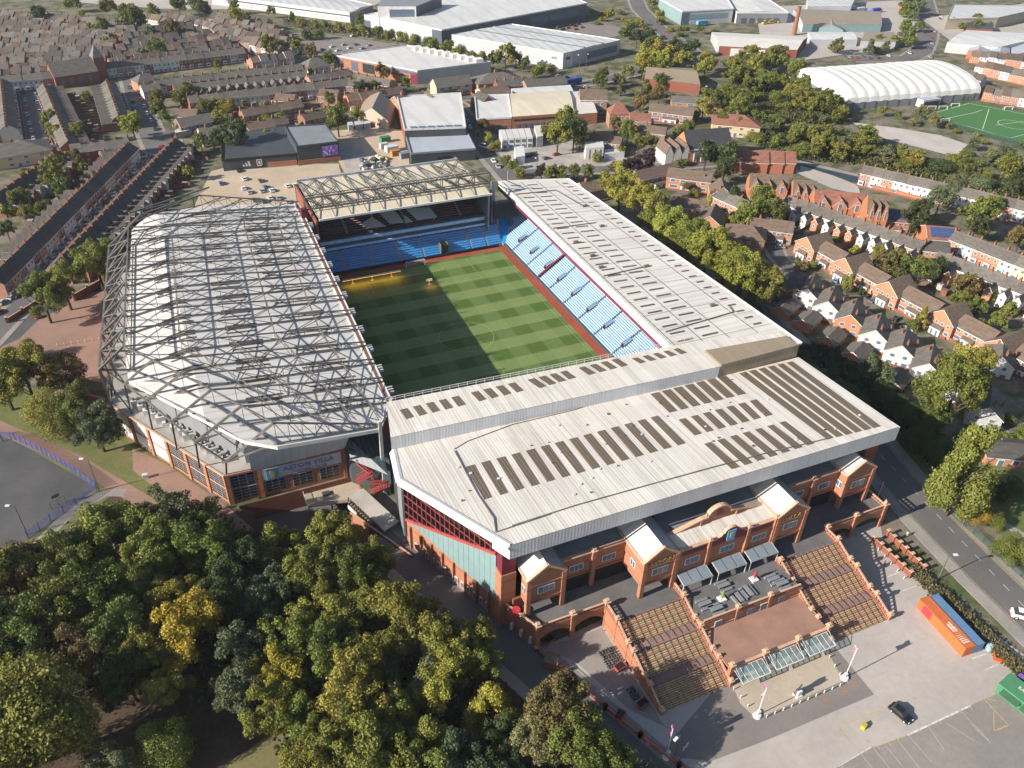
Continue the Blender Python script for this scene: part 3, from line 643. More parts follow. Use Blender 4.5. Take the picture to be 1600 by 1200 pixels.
# ================================================================ left stand with the open steel roof trusses
tri=thing('stadium_stand','white roofed stand with a web of steel roof trusses standing above it','stadium stand')
def ex(y): return -40.3+(y+51)*.031
def tz(x):
    if x>-85: return 20+(-38-x)*(4.3/47.)
    return 24.3-(-85-x)*.17
TP=[(-36,80),(-40.3,-52),(-46.2,-61.5),(-71,-61.5),(-77.6,-57.5),(-101,-19),(-101.2,-10),(-94.3,72),(-90,78),(-66.5,84)]
def inpoly(x,y,P):
    c=False; n=len(P)
    for i in range(n):
        a,b_=P[i],P[(i+1)%n]
        if (a[1]>y)!=(b_[1]>y) and x<(b_[0]-a[0])*(y-a[1])/(b_[1]-a[1])+a[0]: c=not c
    return c
def clipx(P,xa,xb):
    """part of convex-ish polygon P between two x values"""
    def half(Q,x,keep):
        out=[]
        for i in range(len(Q)):
            a,c=Q[i],Q[(i+1)%len(Q)]; ia=(a[0]-x)*keep>=0; ic=(c[0]-x)*keep>=0
            if ia: out.append(a)
            if ia!=ic: t=(x-a[0])/(c[0]-a[0]); out.append((x,a[1]+(c[1]-a[1])*t))
        return out
    return half(half(P,xa,1),xb,-1)
b=MB(); xs=[-102,-97,-91,-85,-79,-73,-67,-61,-55,-49,-44,-35]
for xa,xb in zip(xs,xs[1:]):
    Q=clipx(TP,xa,xb)
    if len(Q)>2:
        a=sum(Q[j][0]*Q[(j+1)%len(Q)][1]-Q[(j+1)%len(Q)][0]*Q[j][1] for j in range(len(Q)))
        if a<0: Q=Q[::-1]
        b.poly([(x,y,tz(x)) for x,y in Q],'roofwhite2'); b.poly([(x,y,tz(x)-.5) for x,y in Q][::-1],'midgrey')
for p,q in zip(TP,TP[1:]+TP[:1]): b.poly([(p[0],p[1],tz(p[0])),(q[0],q[1],tz(q[0])),(q[0],q[1],tz(q[0])-1),(p[0],p[1],tz(p[0])-1)],'white')
b.obj('roof',tri)
b=MB(); 
for p,q in (((-36,80),(-40.3,-52)),): 
    for o,m_ in ((0.1,'white'),(.9,'darkbrick'),(1.5,'white')): b.beam((p[0]-o,p[1],20.3),(q[0]-o,q[1],20.3),.45,m_,.5)
b.obj('front_gutter',tri)
# lamp brackets along the pitch edge
for k in range(11):
    y=-46+k*10.6; x=ex(y); f=MB()
    for j in range(3): f.box(x+.1,x+1.7,y-1.1+j*.8,y-.75+j*.8,19.4+.25*j,20.2+.25*j,'steelw')
    f.obj('floodlight',tri)
# dark rooflight strips
for col,(xa,xb) in enumerate(((-90,-82.5),(-74.5,-66),(-58.5,-46.5))):
    y=-46 if col<2 else -52
    while y<74:
        for j in range(3):
            yy=y+1.2+j*1.9
            x0,x1=xa+random.uniform(-.3,.3),xb+random.uniform(-.5,.3)
            if inpoly(x0-2,yy,TP) and inpoly(x1,yy,TP):
                f=MB(); n0=3
                for s in range(n0):
                    u,v_=x0+(x1-x0)*s/n0,x0+(x1-x0)*(s+1)/n0
                    f.poly([(u,yy,tz(u)+.08),(v_,yy,tz(v_)+.08),(v_,yy+.75,tz(v_)+.08),(u,yy+.75,tz(u)+.08)],'stripdark')
                f.obj('rooflight',tri)
        y+=9.1
# cantilever roof trusses
LOW=[(-82.6,-52,14.5),(-88.3,-46.8,18.5),(-92.7,-37.5,19.3),(-97.7,-27,20),(-102.3,-17.6,20)]
roots=[]
for k in range(16):
    y=-61+k*9.2
    x=[-70.8,-76.5,-82,-88,-93.9][k] if k<5 else -100+(y+13)*.0757
    if k==14: x=-90
    if k==15: x=-70
    roots.append((x,y))
NB=8
for k,(x,y) in enumerate(roots):
    f=MB(); xt=ex(max(y,-52)) if y>-52 else (-40.4 if y>-56 else -46.4)
    top=[];bot=[]
    for j in range(NB+1):
        s=j/NB; xx=x+(xt-x)*s; top.append((xx,y,29.6+(22.0-29.6)*s)); bot.append((xx,y,tz(xx)+.55))
    f.beam(top[0],top[-1],.34,'steel',.36)
    for j in range(NB): f.beam(bot[j],bot[j+1],.28,'steel',.3)
    f.obj('roof_truss',tri)
    g=MB()
    for j in range(NB+1): g.beam(top[j],bot[j],.13,'steel')
    for j in range(NB): g.beam(top[j],bot[j+1],.15,'steel')
    g.obj('truss_web',tri)
    h=MB()
    if k>=5 and k<15:
        o=(x-7.2,y,24); h.beam(top[0],o,.55,'steel'); h.beam(o,bot[0],.4,'steel'); h.beam(o,(o[0]+.3,y,9.5 if y<74 else 0),.45,'steel'); h.beam((o[0],y,24),(x-3,y,10),.3,'steel')
    elif k<5 and k>=0:
        o=LOW[k]; h.beam(top[0],o,.6,'steel'); h.beam(o,bot[0],.4,'steel'); h.beam(o,(o[0]-.6,o[1]+1.2,9.5),.42,'steel')
    h.obj('back_stay',tri)
f=MB()
for (x,y),(x2,y2) in zip(roots[:15],roots[1:16]):
    i=roots.index((x,y))
    f.beam((x,y,29.6),(x2,y2,29.6),.38,'steel'); f.beam((x,y,tz(x)+.5),(x2,y2,tz(x2)+.5),.3,'steel')
    if i>=5 and i<14:
        f.beam((x-7.2,y,24),(x2-7.2,y2,24),.45,'steel'); f.beam((x-7.2,y,24),(x2,y2,29.6),.36,'steel'); f.beam((x,y,29.6),(x2-7.2,y2,24),.3,'steel')
        f.beam((x-7,y,12),(x2-7,y2,18),.28,'steel'); f.beam((x-7,y,18),(x2-7,y2,12),.28,'steel'); f.beam((x-7,y,17),(x2-7,y2,17),.3,'steel')
for p,q in zip(LOW,LOW[1:]): f.beam(p,q,.4,'steel')
f.beam(LOW[-1],(-107.2,-13,24),.4,'steel'); f.beam((-107.2,-13,24),(-107.4,-9.6,9.5),.42,'steel')
f.beam((-93.8,70,29.6),(-66,86,28.5),.45,'steel'); f.beam((-100.5,70,24),(-72,92,23),.4,'steel'); f.beam((-93.8,70,29.6),(-72,92,23),.3,'steel'); f.beam((-72,92,23),(-66,86,28.5),.4,'steel')
f.beam((-72,92,23),(-72,92,0),.5,'steel'); f.beam((-86,81,23),(-86,81,0),.5,'steel')
f.obj('edge_bracing',tri)
for n_,s in enumerate((.22,.42,.62,.82)):
    f=MB()
    for (x,y),(x2,y2) in zip(roots,roots[1:]):
        def P(x,y,s,up):
            xt=ex(max(y,-52)); xx=x+(xt-x)*s; return (xx,y,(29.6+(22.0-29.6)*s) if up else tz(xx)+.55)
        f.beam(P(x,y,s,1),P(x2,y2,s,0),.15,'steel'); f.beam(P(x,y,s,0),P(x2,y2,s,1),.15,'steel'); f.beam(P(x,y,s,1),P(x2,y2,s,1),.2,'steel')
        f.beam(P(x,y,s-.1,1),P(x2,y2,s+.1,1),.16,'steel')
    f.obj('cross_bracing',tri)
f=MB(); f.beam((-40.5,-52,21.8),(-46.4,-61.2,21.8),.7,'steelw'); f.beam((-40.5,-52,20.3),(-46.4,-61.2,20),.7,'steel'); f.beam((-46.4,-61.2,23),(-46.6,-61.4,0),.8,'steelw'); f.obj('corner_frame',tri)
# brick base building
W0=(-107.5,-10.5);W1=(-83.7,-51.2);W2=(-53.8,-52.2)
b=MB(); b.prism([W0,W1,W2,(-44,-50),(-42,70),(-66,84),(-101,76)],0,9.6,'brick','concrete'); b.obj('base_building',tri)
b=MB(); b.prism([(-98,-16),(-78,-48.5),(-56,-50),(-45,-50),(-42,78),(-66,82),(-93,72)],9.6,19.5,'midgrey'); b.obj('upper_walls',tri)
b=MB(); b.poly([(-77.4,-52,9.7),(-53.9,-52.3,9.7),(-53.9,-61,20.9),(-70.5,-61.2,22.4),(-77.2,-57.2,22.9)],'cladding'); b.poly([(-53.85,-52.1,9.7),(-53,-49,9.7),(-53,-49,19),(-53.85,-53.4,18.5)],'midgrey'); b.obj('grey_gable',tri)
def onwall(p,q,s0,s1,z0,z1,m,o,name,par,frame=None,grid=None,t=.25):
    p=Vector(p);q=Vector(q);d=(q-p);L=d.length;d/=L;nn=Vector((d.y,-d.x))
    f=MB(); a=p+d*(s0*L);c=p+d*(s1*L)
    def slab(a,c,z0,z1,o0,o1,m):
        f.prism([tuple(a+nn*o0),tuple(c+nn*o0),tuple(c+nn*o1),tuple(a+nn*o1)],z0,z1,m)
    if frame:
        slab(a,c,z0,z1,-.1,o,frame); g=.14
        if not grid: slab(a+d*g,c-d*g,z0+g,z1-g,-.1,o+.05,m)
    else: slab(a,c,z0,z1,-.1,o,m)
    if grid:
        nx,nz=grid; own=f.obj(name,par); h_=.07
        for k in range(nx):
            for j in range(nz):
                f=MB(); e0=a+(c-a)*(k/nx)+d*h_; e1=a+(c-a)*((k+1)/nx)-d*h_; slab(e0,e1,z0+(z1-z0)*j/nz+h_,z0+(z1-z0)*(j+1)/nz-h_,-.1,o+.05,m); f.obj('pane',own)
        return own
    if False:
        nx,nz=grid
        for k in range(1,nx): e=a+(c-a)*(k/nx); slab(e-d*.05,e+d*.05,z0,z1,-.1,o+.1,'steelw')
        for k in range(1,nz): e=z0+(z1-z0)*k/nz; slab(a,c,e-.05,e+.05,-.1,o+.09,'steelw')
    return f.obj(name,par)
nb=6
for k in range(nb):
    s0=k/nb+.02;s1=(k+1)/nb-.018
    for z0,z1 in ((.9,4.7),(5.2,9.0)):
        if k<3: onwall(W0,W1,s0,s1,z0,z1,'white',.06,'white_panel',tri,'brickpale')
        else: onwall(W0,W1,s0,s1,z0,z1,'glass',.05,'window',tri,'frame',(3,5))
for k in range(nb+1): onwall(W0,W1,max(0,k/nb-.012),min(1,k/nb+.012),0,9.62,'brick',.35,'pilaster',tri)
onwall(W0,W1,0,1,9.3,9.75,'brickpale',.4,'coping',tri); onwall(W1,W2,0,1,9.3,9.75,'brick',.35,'coping',tri)
for z0,z1 in ((.9,4.7),(5.2,9.0)): onwall(W1,W2,.035,.23,z0,z1,'glass',.05,'window',tri,'frame',(3,4))
for s0 in (.3,.53,.76): onwall(W1,W2,s0,s0+.17,1.2,4.9,'glass',.05,'window',tri,'frame',(3,4))
for s0 in (0,.255,.965): onwall(W1,W2,s0,s0+.03,0,9.65,'brick',.35,'pilaster',tri)
onwall(W1,W2,.29,.955,5.4,8.9,'cladding',.12,'sign_board',tri)
text('ASTON VILLA',2.0,'purple',tri,(-63.4,-52.25,7.75),(RAD(90),0,RAD(-1.9)),'sign_lettering',.05,1.05); text('FOOTBALL CLUB',1.1,'purple',tri,(-63.4,-52.25,6.1),(RAD(90),0,RAD(-1.9)),'sign_lettering',.04,1.05)
f=MB(); f.box(-74.4,-70.6,-51.9,-51.75,5.3,9.0,'frame'); f.box(-74.0,-71.0,-52.0,-51.85,5.6,8.8,'skyblue'); f.beam((-72.5,-52.05,7.2),(-72.5,-52.0,7.2),1.7,'gold',2.1,n=8); f.box(-72.9,-72.1,-52.1,-52,6.0,8.2,'gold'); f.obj('crest',tri)
b=MB(); b.box(-77,-54,-52,-51,-6,0,'midgrey'); b.box(-76,-66,-52.5,-52,-5.2,-.3,'darkgrey'); b.box(-65.2,-60.4,-52.3,-52,-5.2,-.4,'glassb'); b.obj('lower_facade',tri)
b=MB(); random.seed(5)
for r in range(3):
    x=-73.4+r*.3
    for j in range(5+r%2): ww=random.uniform(.3,.55); b.box(x,x+ww,-52.58,-52.5,-1.9-r*1.2,-1.2-r*1.2,'frame'); x+=ww+.25
b.obj('sign_strokes',tri,None,'stuff')
b=MB(); b.prism([(-66,-52.3),(-66,-57.5),(-50.5,-60.5),(-49,-52.3)],-2.2,-1.8,'concrete','tan')
for p,q in (((-66,-57.5),(-50.5,-60.5)),((-66,-52.5),(-66,-57.5))):
    b.beam((*p,-.75),(*q,-.75),.09,'steelw')
    for j in range(12): t=j/11; b.beam((p[0]+(q[0]-p[0])*t,p[1]+(q[1]-p[1])*t,-1.8),(p[0]+(q[0]-p[0])*t,p[1]+(q[1]-p[1])*t,-.75),.08,'steelw')
for x,y in ((-65.7,-57),(-60,-58),(-53,-59.5)): b.beam((x,y,-6),(x,y,-2),.4,'steel')
b.box(-61.5,-59.6,-55.5,-54,-1.8,-1.3,'darkgrey'); b.obj('balcony',tri)
for k in range(15):
    s=.05+k*.062; q=Vector(W0).lerp(Vector(W1),s)+Vector((3.0,2.2)); f=MB(); w_=random.uniform(.6,1.3); f.box(q.x-w_,q.x+w_,q.y-.8,q.y+.8,9.6,9.6+random.uniform(.9,1.9),random.choice(['white','steelw','cladding'])); f.cone((q.x,q.y),.45,.4,10.4,11.9,'steel',8); f.obj('plant_unit',tri)
# teal ribbed infill between the two stands, with red stairs
b=MB(); b.prism([(-53.6,-50),(-46,-50),(-45.2,-63),(-53.4,-55)],0,11.5,'darkgrey'); b.poly([(-54,-50,14),(-45,-50,15),(-46.5,-66,9.5),(-53.5,-57,9.5)],'teal'); tag(b.obj('infill_shelter',None),'dark teal ribbed roof slope wedged between the truss stand and brick front stand','shelter')
t=thing('fire_escape','red steel zigzag stairs between the truss roof stand and the glazed side wall','stairs')
b=MB()
def flight(p,q,w,nm):
    f=MB(); p=Vector(p);q=Vector(q); d=(q-p); s=Vector((-d.y,d.x,0)).normalized()*w
    for o in (s,-s):
        f.beam(p+o,q+o,.25,'redsteel',.4); f.beam(p+o+Vector((0,0,1.1)),q+o+Vector((0,0,1.1)),.16,'redsteel')
        for j in range(8): e=p.lerp(q,j/7)+o; f.beam(e,e+Vector((0,0,1.1)),.1,'redsteel')
    for j in range(9): e=p.lerp(q,(j+.5)/9); f.beam(e-s,e+s,.35,'redsteel',.1)
    f.obj(nm,t)
flight((-51.8,-57.4,9.0),(-49.0,-60.3,6.5),1.0,'stair_flight'); flight((-49.0,-60.3,6.5),(-53.2,-59.2,4.0),1.0,'stair_flight'); flight((-49.6,-60.2,4.0),(-45.8,-61.3,3.2),1.2,'walkway'); flight((-50.4,-62.2,2.0),(-45.6,-61.7,2.5),1.2,'walkway')
# covered footbridge and the 1982 wall
t=thing('covered_footbridge','grey roofed covered footbridge with open timber side above the wood edge','footbridge')
P=Vector((-54.1,-61.2,2.0)); Q=Vector((-49.1,-76.1,2.0)); d=(Q-P).normalized(); s=Vector((-d.y,d.x,0))
b=MB(); b.poly([tuple(P+s*2.2+Vector((0,0,.3))),tuple(P-s*2.2),tuple(Q-s*2.2),tuple(Q+s*2.2+Vector((0,0,.3)))],'concrete'); b.poly([tuple(P+s*2.2+Vector((0,0,.05))),tuple(Q+s*2.2+Vector((0,0,.05))),tuple(Q-s*2.2-Vector((0,0,.25))),tuple(P-s*2.2-Vector((0,0,.25)))],'midgrey'); b.obj('bridge_roof',t)
b=MB(); b.beam(P-s*2.6-Vector((0,0,3.2)),Q-s*2.6-Vector((0,0,3.2)),.25,'steelw',1.2); b.beam(P-Vector((0,0,4)),Q-Vector((0,0,4)),4.4,'concrete',.3)
for j in range(16): e=P.lerp(Q,j/15)-s*2.3; b.beam(e-Vector((0,0,.2)),e-Vector((0,0,3)),.25,'wood'); 
for j in range(15): e=P.lerp(Q,(j+.5)/15)-s*2.3; b.beam(e-Vector((.2,0,1.4)),e-Vector((-.2,0,2.2)),.4,'wood')
b.obj('bridge_side',t)
t=thing('painted_wall','maroon wall painted with large white 1982 numerals beside the trees','wall')
P=Vector((-57.1,-66.0)); Q=Vector((-47.5,-85.7)); b=MB(); dd=(Q-P).normalized()
M1=P+(Q-P)*.32; b.wallbox(P,M1,-6,.6,.5,'brick','brickpale'); b.wallbox(M1,Q,-6,.6,.5,'maroon','brickpale'); b.obj('wall',t)
nn=Vector((dd.y,-dd.x)); c=P+(Q-P)*.55; ang=math.atan2(dd.y,dd.x)
text('1982',3.0,'white',t,(c.x+nn.x*.15,c.y+nn.y*.15,-1.3),(RAD(90),0,ang),'wall_numerals',.03,1.1)
# ================================================================ far end stand
ns=thing('stadium_stand','far end stand with trussed cream roof over claret and white upper seats','stadium stand')
b=MB(); b.box(-32.8,33.6,59.2,96,21.5,22,'steelw','roofcream'); b.obj('roof',ns)
b=MB(); b.beam((-33,58.9,21.8),(33.8,58.9,21.8),.5,'white',.7); b.obj('roof_edge',ns); b=MB(); b.beam((-33,96,22.3),(33.7,96,22.3),.6,'silver',1.2); b.obj('roof_edge',ns)
def xtruss(p0,p1,z0,z1,n,w,name,par,m='steel'):
    f=MB(); p0=Vector(p0);p1=Vector(p1)
    f.beam((*p0,z0),(*p1,z0),w,m); f.beam((*p0,z1),(*p1,z1),w,m)
    for j in range(n):
        a=p0.lerp(p1,j/n);c=p0.lerp(p1,(j+1)/n); mm=p0.lerp(p1,(j+.5)/n)
        f.beam((*a,z0),(*a,z1),w*.6,m); f.beam((*a,z1),(*c,z0),w*.65,m)
    f.beam((*p1,z0),(*p1,z1),w*.6,m); return f.obj(name,par)
xtruss((-36,66.4),(36,66.4),23.2,27.4,11,.55,'main_girder',ns); xtruss((-36,68.6),(36,68.6),23.2,27.4,11,.3,'main_girder',ns)
f=MB()
for j in range(12): x=-33+66*j/11; f.beam((x,66.4,27.4),(x,95.5,22.6),.28,'steel'); f.beam((x,66.4,23.2),(x,95.5,22.3),.22,'steel'); f.beam((x+.8,66.4,23.2),(x+.8,95,22.4),.16,'steel'); f.beam((x,66.4,23.3),(x,59.4,22.3),.25,'steel')
f.obj('roof_ribs',ns)
f=MB()
for j in (0,1,4,5,6,9,10):
    x=-33+6*j; 
    for y0,y1 in ((69,77.5),(77.5,86),(86,95)): f.beam((x,y0,22.4),(x+6,y1,22.4),.2,'steel'); f.beam((x+6,y0,22.4),(x,y1,22.4),.2,'steel')
f.obj('roof_bracing',ns)
f=MB()
for x in (-37,37): f.box(x-.8,x+.8,65.5,67,0,24,'maroon' if x<0 else 'midgrey'); 
f.box(-34,-33.4,60,96,0,21,'darkbrick'); f.box(33.4,34,62,96,0,21,'midgrey'); f.box(-34,34,95,96,0,21,'darkgrey'); f.obj('end_walls',ns)
f=MB()
for k in range(24): y=67+k*1.15; z=11+k*.42; f.box(-33,33,y,y+1.2,z-1,z,'concrete')
f.obj('upper_terrace',ns)
bx=[-33,-21.5,-10,1.5,13,24,33]
for a,c in zip(bx,bx[1:]):
    f=MB()
    for k in range(24): y=67+k*1.15; z=11+k*.42; f.box(a+.5,c-.5,y+.45,y+.85,z,z+.55,'seatclaret')
    f.obj('upper_seat_block',ns)
def wseat(pts):
    f=MB(); f.poly([(x,y-.3,z+.75) for x,y,z in pts],'seatwhite'); f.poly([(x,y-.3,z+.6) for x,y,z in pts][::-1],'seatwhite'); return f.obj('white_seat_panel',ns)
for q in ([(-15.5,70.1,12.1),(-12.5,67.5,11.2),(-6.6,67.1,11.0),(-10.4,72.7,13.1)],
          [(-4.8,68.1,11.4),(0.7,67.4,11.2),(-0.2,71.9,12.8),(-1.5,74.9,13.9),(-8.0,76.2,14.4)],
          [(1.1,67.3,11.1),(4.2,67.2,11.1),(1.8,71.5,12.7)],
          [(6.1,67.6,11.2),(14.2,67.5,11.2),(13.2,72.7,13.1),(3.3,74.6,13.8)]): wseat(q)
f=MB(); f.box(-33,33,64.6,66.9,10,11.2,'darkgrey'); f.box(-33,33,64.2,64.7,9.2,10.4,'seatlight'); f.box(-33,33,63.5,64,7.1,7.9,'seatlight'); f.box(-33,33,64.9,66,7,10,'glassb'); f.box(-33,33,63.8,65.5,6.6,7,'maroon'); f.obj('box_front',ns)
for k in range(8): 
    f=MB(); x=-31+k*8.8; f.beam((x,64.4,7),(x,64.4,11),.25,'steel'); f.obj('post',ns)
lb=[-36,-25.6,-14.8,-4,5.2,14.6,24.8,31.5,38]
for a,c in zip(lb,lb[1:]):
    f=MB()
    for k in range(9):
        y=57.6+k*.72; z=.9+k*.66; f.box(a,c,y,y+.75,0,z,'concrete'); f.box(a+.45,c-.45,y+.0,y+.74,z,z+.35,'seatblue')
    f.obj('lower_seat_block',ns)
f=MB(); f.box(-36,36,56.9,57.5,0,1.1,'black'); f.obj('advert_wall',ns)
f=MB(); f.box(12.2,15,57.5,61,1,4.3,'black'); f.box(12,12.3,57.5,62,1,4.8,'steel'); f.box(14.9,15.2,57.5,62,1,4.8,'steel'); f.obj('vomitory',ns)
t=thing('big_screen','dark screen back hanging in the corner beside the far end stand','screen')
f=MB(); f.box(36.6,47,63,64.2,9,15.6,'darkgrey'); f.box(36.8,46.8,62.9,63,9.2,15.4,'black'); f.obj('screen_panel',t)
f=MB(); f.box(38,39,64,65,0,9,'steel'); f.box(44,45,64,65,0,9,'steel'); f.obj('screen_legs',t)
f=MB(); f.prism([(38,57),(45,57),(52,70),(38,70)],0,[1,1,7,6],'concrete','seatblue'); tag(f.obj('corner_seating',None),'bright blue corner seating below the dark screen back','seating')
MT['hood']=M('blue_hood',(.10,.19,.34),(.08,.15,.28),.6,.5)
# ================================================================ right stand with long pale roof
de=thing('stadium_stand','long pale grey roofed stand with sky blue seats along the sunny touchline','stadium stand')
DF0=(44.8,78);DF1=(42.6,-66);DB0=(73,70.6);DB1=(80.3,-66)
def dz(x,y):
    return 18.0
b=MB(); b.prism([DF0,DF1,DB1,DB0],17.4,18,'steelw','roofgrey'); b.obj('roof',de)
b=MB()
for p,q in ((DF0,DF1),): b.poly([(p[0]-.1,p[1],18.1),(q[0]-.1,q[1],18.1),(q[0]-.5,q[1],16.2),(p[0]-.5,p[1],16.2)],'white'); b.poly([(p[0]-.45,p[1],16.2),(q[0]-.45,q[1],16.2),(q[0]-.6,q[1],15.0),(p[0]-.6,p[1],15.0)],'band'); b.poly([(p[0]-.1,p[1],18.12),(p[0]+.9,p[1],18.12),(q[0]+.9,q[1],18.12),(q[0]-.1,q[1],18.12)],'white')
b.beam((*DB0,18.1),(*DB1,18.1),.4,'white'); b.beam((*DF0,18.1),(*DB0,18.1),.4,'white'); b.obj('roof_fascia',de)
b=MB(); b.beam((52.9,74,10.6),(52.9,-64,10.6),.5,'maroon',2.2); b.obj('back_wall_band',de)
b=MB(); b.box(53.2,72,-64,70,0,16.8,'black'); b.prism([(72,70),(77.5,-64),(72,-64)],0,17,'darkbrick'); b.obj('rear_building',de)
b=MB(); b.poly([(38.8,-58,0),(38.8,57,0),(38.8,57,1),(38.8,-58,1)][::-1],'darkgrey'); b.obj('front_wall',de)
yb=[74,61,50.5,37,27.4,26.2,17.5,6.2,-5.2,-16.2,-28.6,-40,-52,-62]
for a,c in zip(yb,yb[1:]):
    if abs(a-c)<1.5:
        f=MB(); f.box(39.3,52.5,c+.4,a-.4,0,1.6,'maroon')
        i=len(f.v); f.poly([(39.3,c+.2,1.7),(39.3,a-.2,1.7),(52.6,a-.2,11.2),(52.6,c+.2,11.2)][::-1],'maroon'); f.obj('claret_divider',de); continue
    f=MB()
    for k in range(21):
        x=39.2+k*.645; z=1+k*.445
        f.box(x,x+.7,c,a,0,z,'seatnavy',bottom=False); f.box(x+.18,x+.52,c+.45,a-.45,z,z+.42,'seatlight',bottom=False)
    f.obj('seat_block',de)
for y in (52,41,28.4,17.6,6.3,-5.2,-17,-29,-41):
    f=MB(); f.prism([(42.8,y-.9),(45.6,y-.9),(45.6,y+.9),(42.8,y+.9)],2,[4.5,5.9,5.9,4.5],'darkbrick','hood'); f.box(42.4,42.8,y-.7,y+.7,2.9,4.2,'black')
    for s in (-1.6,1.6): f.beam((42.4,y+s*.6,4.4),(46,y+s*.6,6.7),.1,'nosing')
    f.obj('stairway_hood',de)
f=MB(); f.box(49.8,51.8,14.5,18.3,8,10.6,'black'); f.obj('camera_gantry',de)
for y in yb[1:-1]:
    f=MB()
    for k in range(26): x=39.3+k*.5; f.box(x,x+.22,y-.3,y+.3,1+k*.345,1.03+k*.345,'black' if k%2 else 'nosing',bottom=False)
    f.obj('aisle_steps',de,None,'stuff')
def dpos(s,t): 
    a=Vector(DF0).lerp(Vector(DF1),t); c=Vector(DB0).lerp(Vector(DB1),t); return a.lerp(c,s)
nk=31
for col,(sa,sb) in enumerate(((.10,.24),(.33,.48),(.83,.91))):
    for k in range(nk):
        t=.035+k*.0298
        if t>.905: continue
        p=dpos(sa,t);q=dpos(sb,t); f=MB(); w_=.42
        f.prism([(p.x,p.y-w_),(q.x,q.y-w_),(q.x,q.y+w_),(p.x,p.y+w_)],17.9,18.07,'stripdark'); f.obj('rooflight',de)
f=MB()
for s in (.045,.29,.52,.78): f.beam((*dpos(s,.01),18.05),(*dpos(s,.93),18.05),.16,'steel',.1)
for k in range(1,16): t=k/16.5; f.beam((*dpos(.03,t),18.03),(*dpos(.97,t),18.03),.09,'steel',.06)
f.obj('roof_joints',de,None,'stuff')
f=MB()
for pts in ((( .05,.1),(.62,.085),(.70,.2)),((.06,.33),(.60,.32)),((.06,.60),(.55,.585)),((.08,.86),(.80,.84),(.83,.815))):
    for p,q in zip(pts,pts[1:]): f.beam((*dpos(*p),18.2),(*dpos(*q),18.2),.3,'steel')
for s,t in ((.72,.21),(.62,.345),(.56,.585),(.14,.42),(.16,.5),(.12,.56),(.7,.8)):
    p=dpos(s,t); f.box(p.x-.9,p.x+.9,p.y-.5,p.y+.5,18,18.7,'steel')
f.obj('roof_pipework',de)

# centres of single buildings, metres
MIDP={(1000,182,7):(162.1,159.3),(1020,202,6):(159.4,141.7),(1022,268,6):(128.7,91.1),(1050,172,6):(186.5,165.5),(1075,238,3):(162.9,113.6),(1075,316,6):(123.8,55.8),(1078,273,6):(142.3,81.9),(1088,156,5):(212.2,179.4),(1112,338,6):(125.0,40.0),(1128,293,7):(145.7,62.1),(1150,190,6):(208.7,137.1),(1165,362,6):(129.3,22.7),(1172,243,7):(182.4,90.4),(118,118,4):(-112.3,345.2),(1196,243,7):(189.5,87.8),(1200,283,8):(168.2,58.9),(1200,350,6):(142.5,25.4),(1214,243,7):(194.9,85.8),(1256,292,8):(179.2,47.8),(1310,310,8):(184.9,32.2),(1368,322,10):(190.4,16.7),(1398,335,6):(199.7,13.7),(1470,362,6):(205.0,-6.2),(172,240,6):(-99.5,198.8),(22,232,6):(-140.0,220.6),(226,120,7):(-75.4,318.4),(234,133,7):(-74.0,300.6),(293,176,6):(-59.8,247.6),(302,188,6):(-58.4,234.1),(335,203,6):(-50.5,215.8),(447,152,6):(-6.6,257.0),(492,100,7):(22.8,314.3),(515,145,6):(17.8,257.2),(557,130,6):(36.9,270.3),(640,153,8):(55.3,227.2),(668,152,8):(65.0,225.1),(705,128,7):(88.8,251.6),(755,155,6):(95.3,217.9),(770,138,6):(108.4,235.1),(775,118,8):(117.6,252.0),(815,146,6):(120.2,220.6),(850,126,7):(142.0,236.2),(926,153,8):(151.8,193.7),(926,288,6):(94.6,87.6),(942,217,5):(129.1,140.3),(967,170,9):(154.4,169.0)}
CAB=[[(80.2,156.2),(83.1,155.6),(87.1,168.5),(84.1,169.1)],[(83.4,155.6),(86.3,155.0),(90.4,167.9),(87.4,168.5)],[(86.5,155.1),(89.5,154.5),(93.7,167.4),(90.6,168.0)],[(89.7,154.5),(92.6,153.9),(96.9,166.8),(93.9,167.4)],[(92.9,153.9),(95.8,153.3),(100.2,166.2),(97.2,166.8)]]
FA=[(-18.0,469.4),(17.8,436.8),(-21.5,405.4),(21.3,366.3)]
FB=[(-93.1,364.1),(-13.2,377.4),(-78.4,442.5),(-34.4,444.7)]

# ================================================================ surfaces round the stadium
sheet('wood_floor',[(-147.4,-114.2),(-158.9,-64.0),(-135.8,-46.4),(-127.7,-47.6),(-110.0,-33.3),(-92.5,-45.6),(-78.5,-56.3),(-80,-62),(-80,-90),(-50,-92),(-40.0,-114.1),(-36.4,-132.2),(-32.4,-156.2),(-85.6,-154.7)],'forestfloor')
sheet('clearing',[(-86.8,-118.2),(-70.4,-122.3),(-74.7,-138.1),(-98.8,-127.8),(-94.4,-120.6)],'drygrass')
sheet('grass_bank',[(-149.4,31.1),(-128.6,19.3),(-116.8,4.4),(-108.7,1.1),(-105.9,-15.5),(-92.9,-35.0),(-98.7,-45.5),(-110.2,-35.8),(-127.6,-49.8),(-143.8,-45.2)],'grass')
sheet('worn_grass',[(-128.5,9.1),(-118.5,-1.3),(-107.5,-14.9),(-104.1,-24.9),(-106.0,-31.0),(-115.7,-20.1),(-126.7,-4.1)],'drygrass')
sheet('paved_apron',[(-105.1,-18.8),(-97.2,-29.1),(-84.2,-52.8),(-79.6,-63.0),(-86.8,-60.0),(-100.4,-38.5),(-105.4,-28.5)],'pinkpave')
sheet('footpath',strip([(-143.2,10.3),(-129.8,-5.8),(-118.8,-19.4),(-112.2,-29.2),(-103.7,-42.2),(-94.4,-61.4)],4.2),'pinkpave')
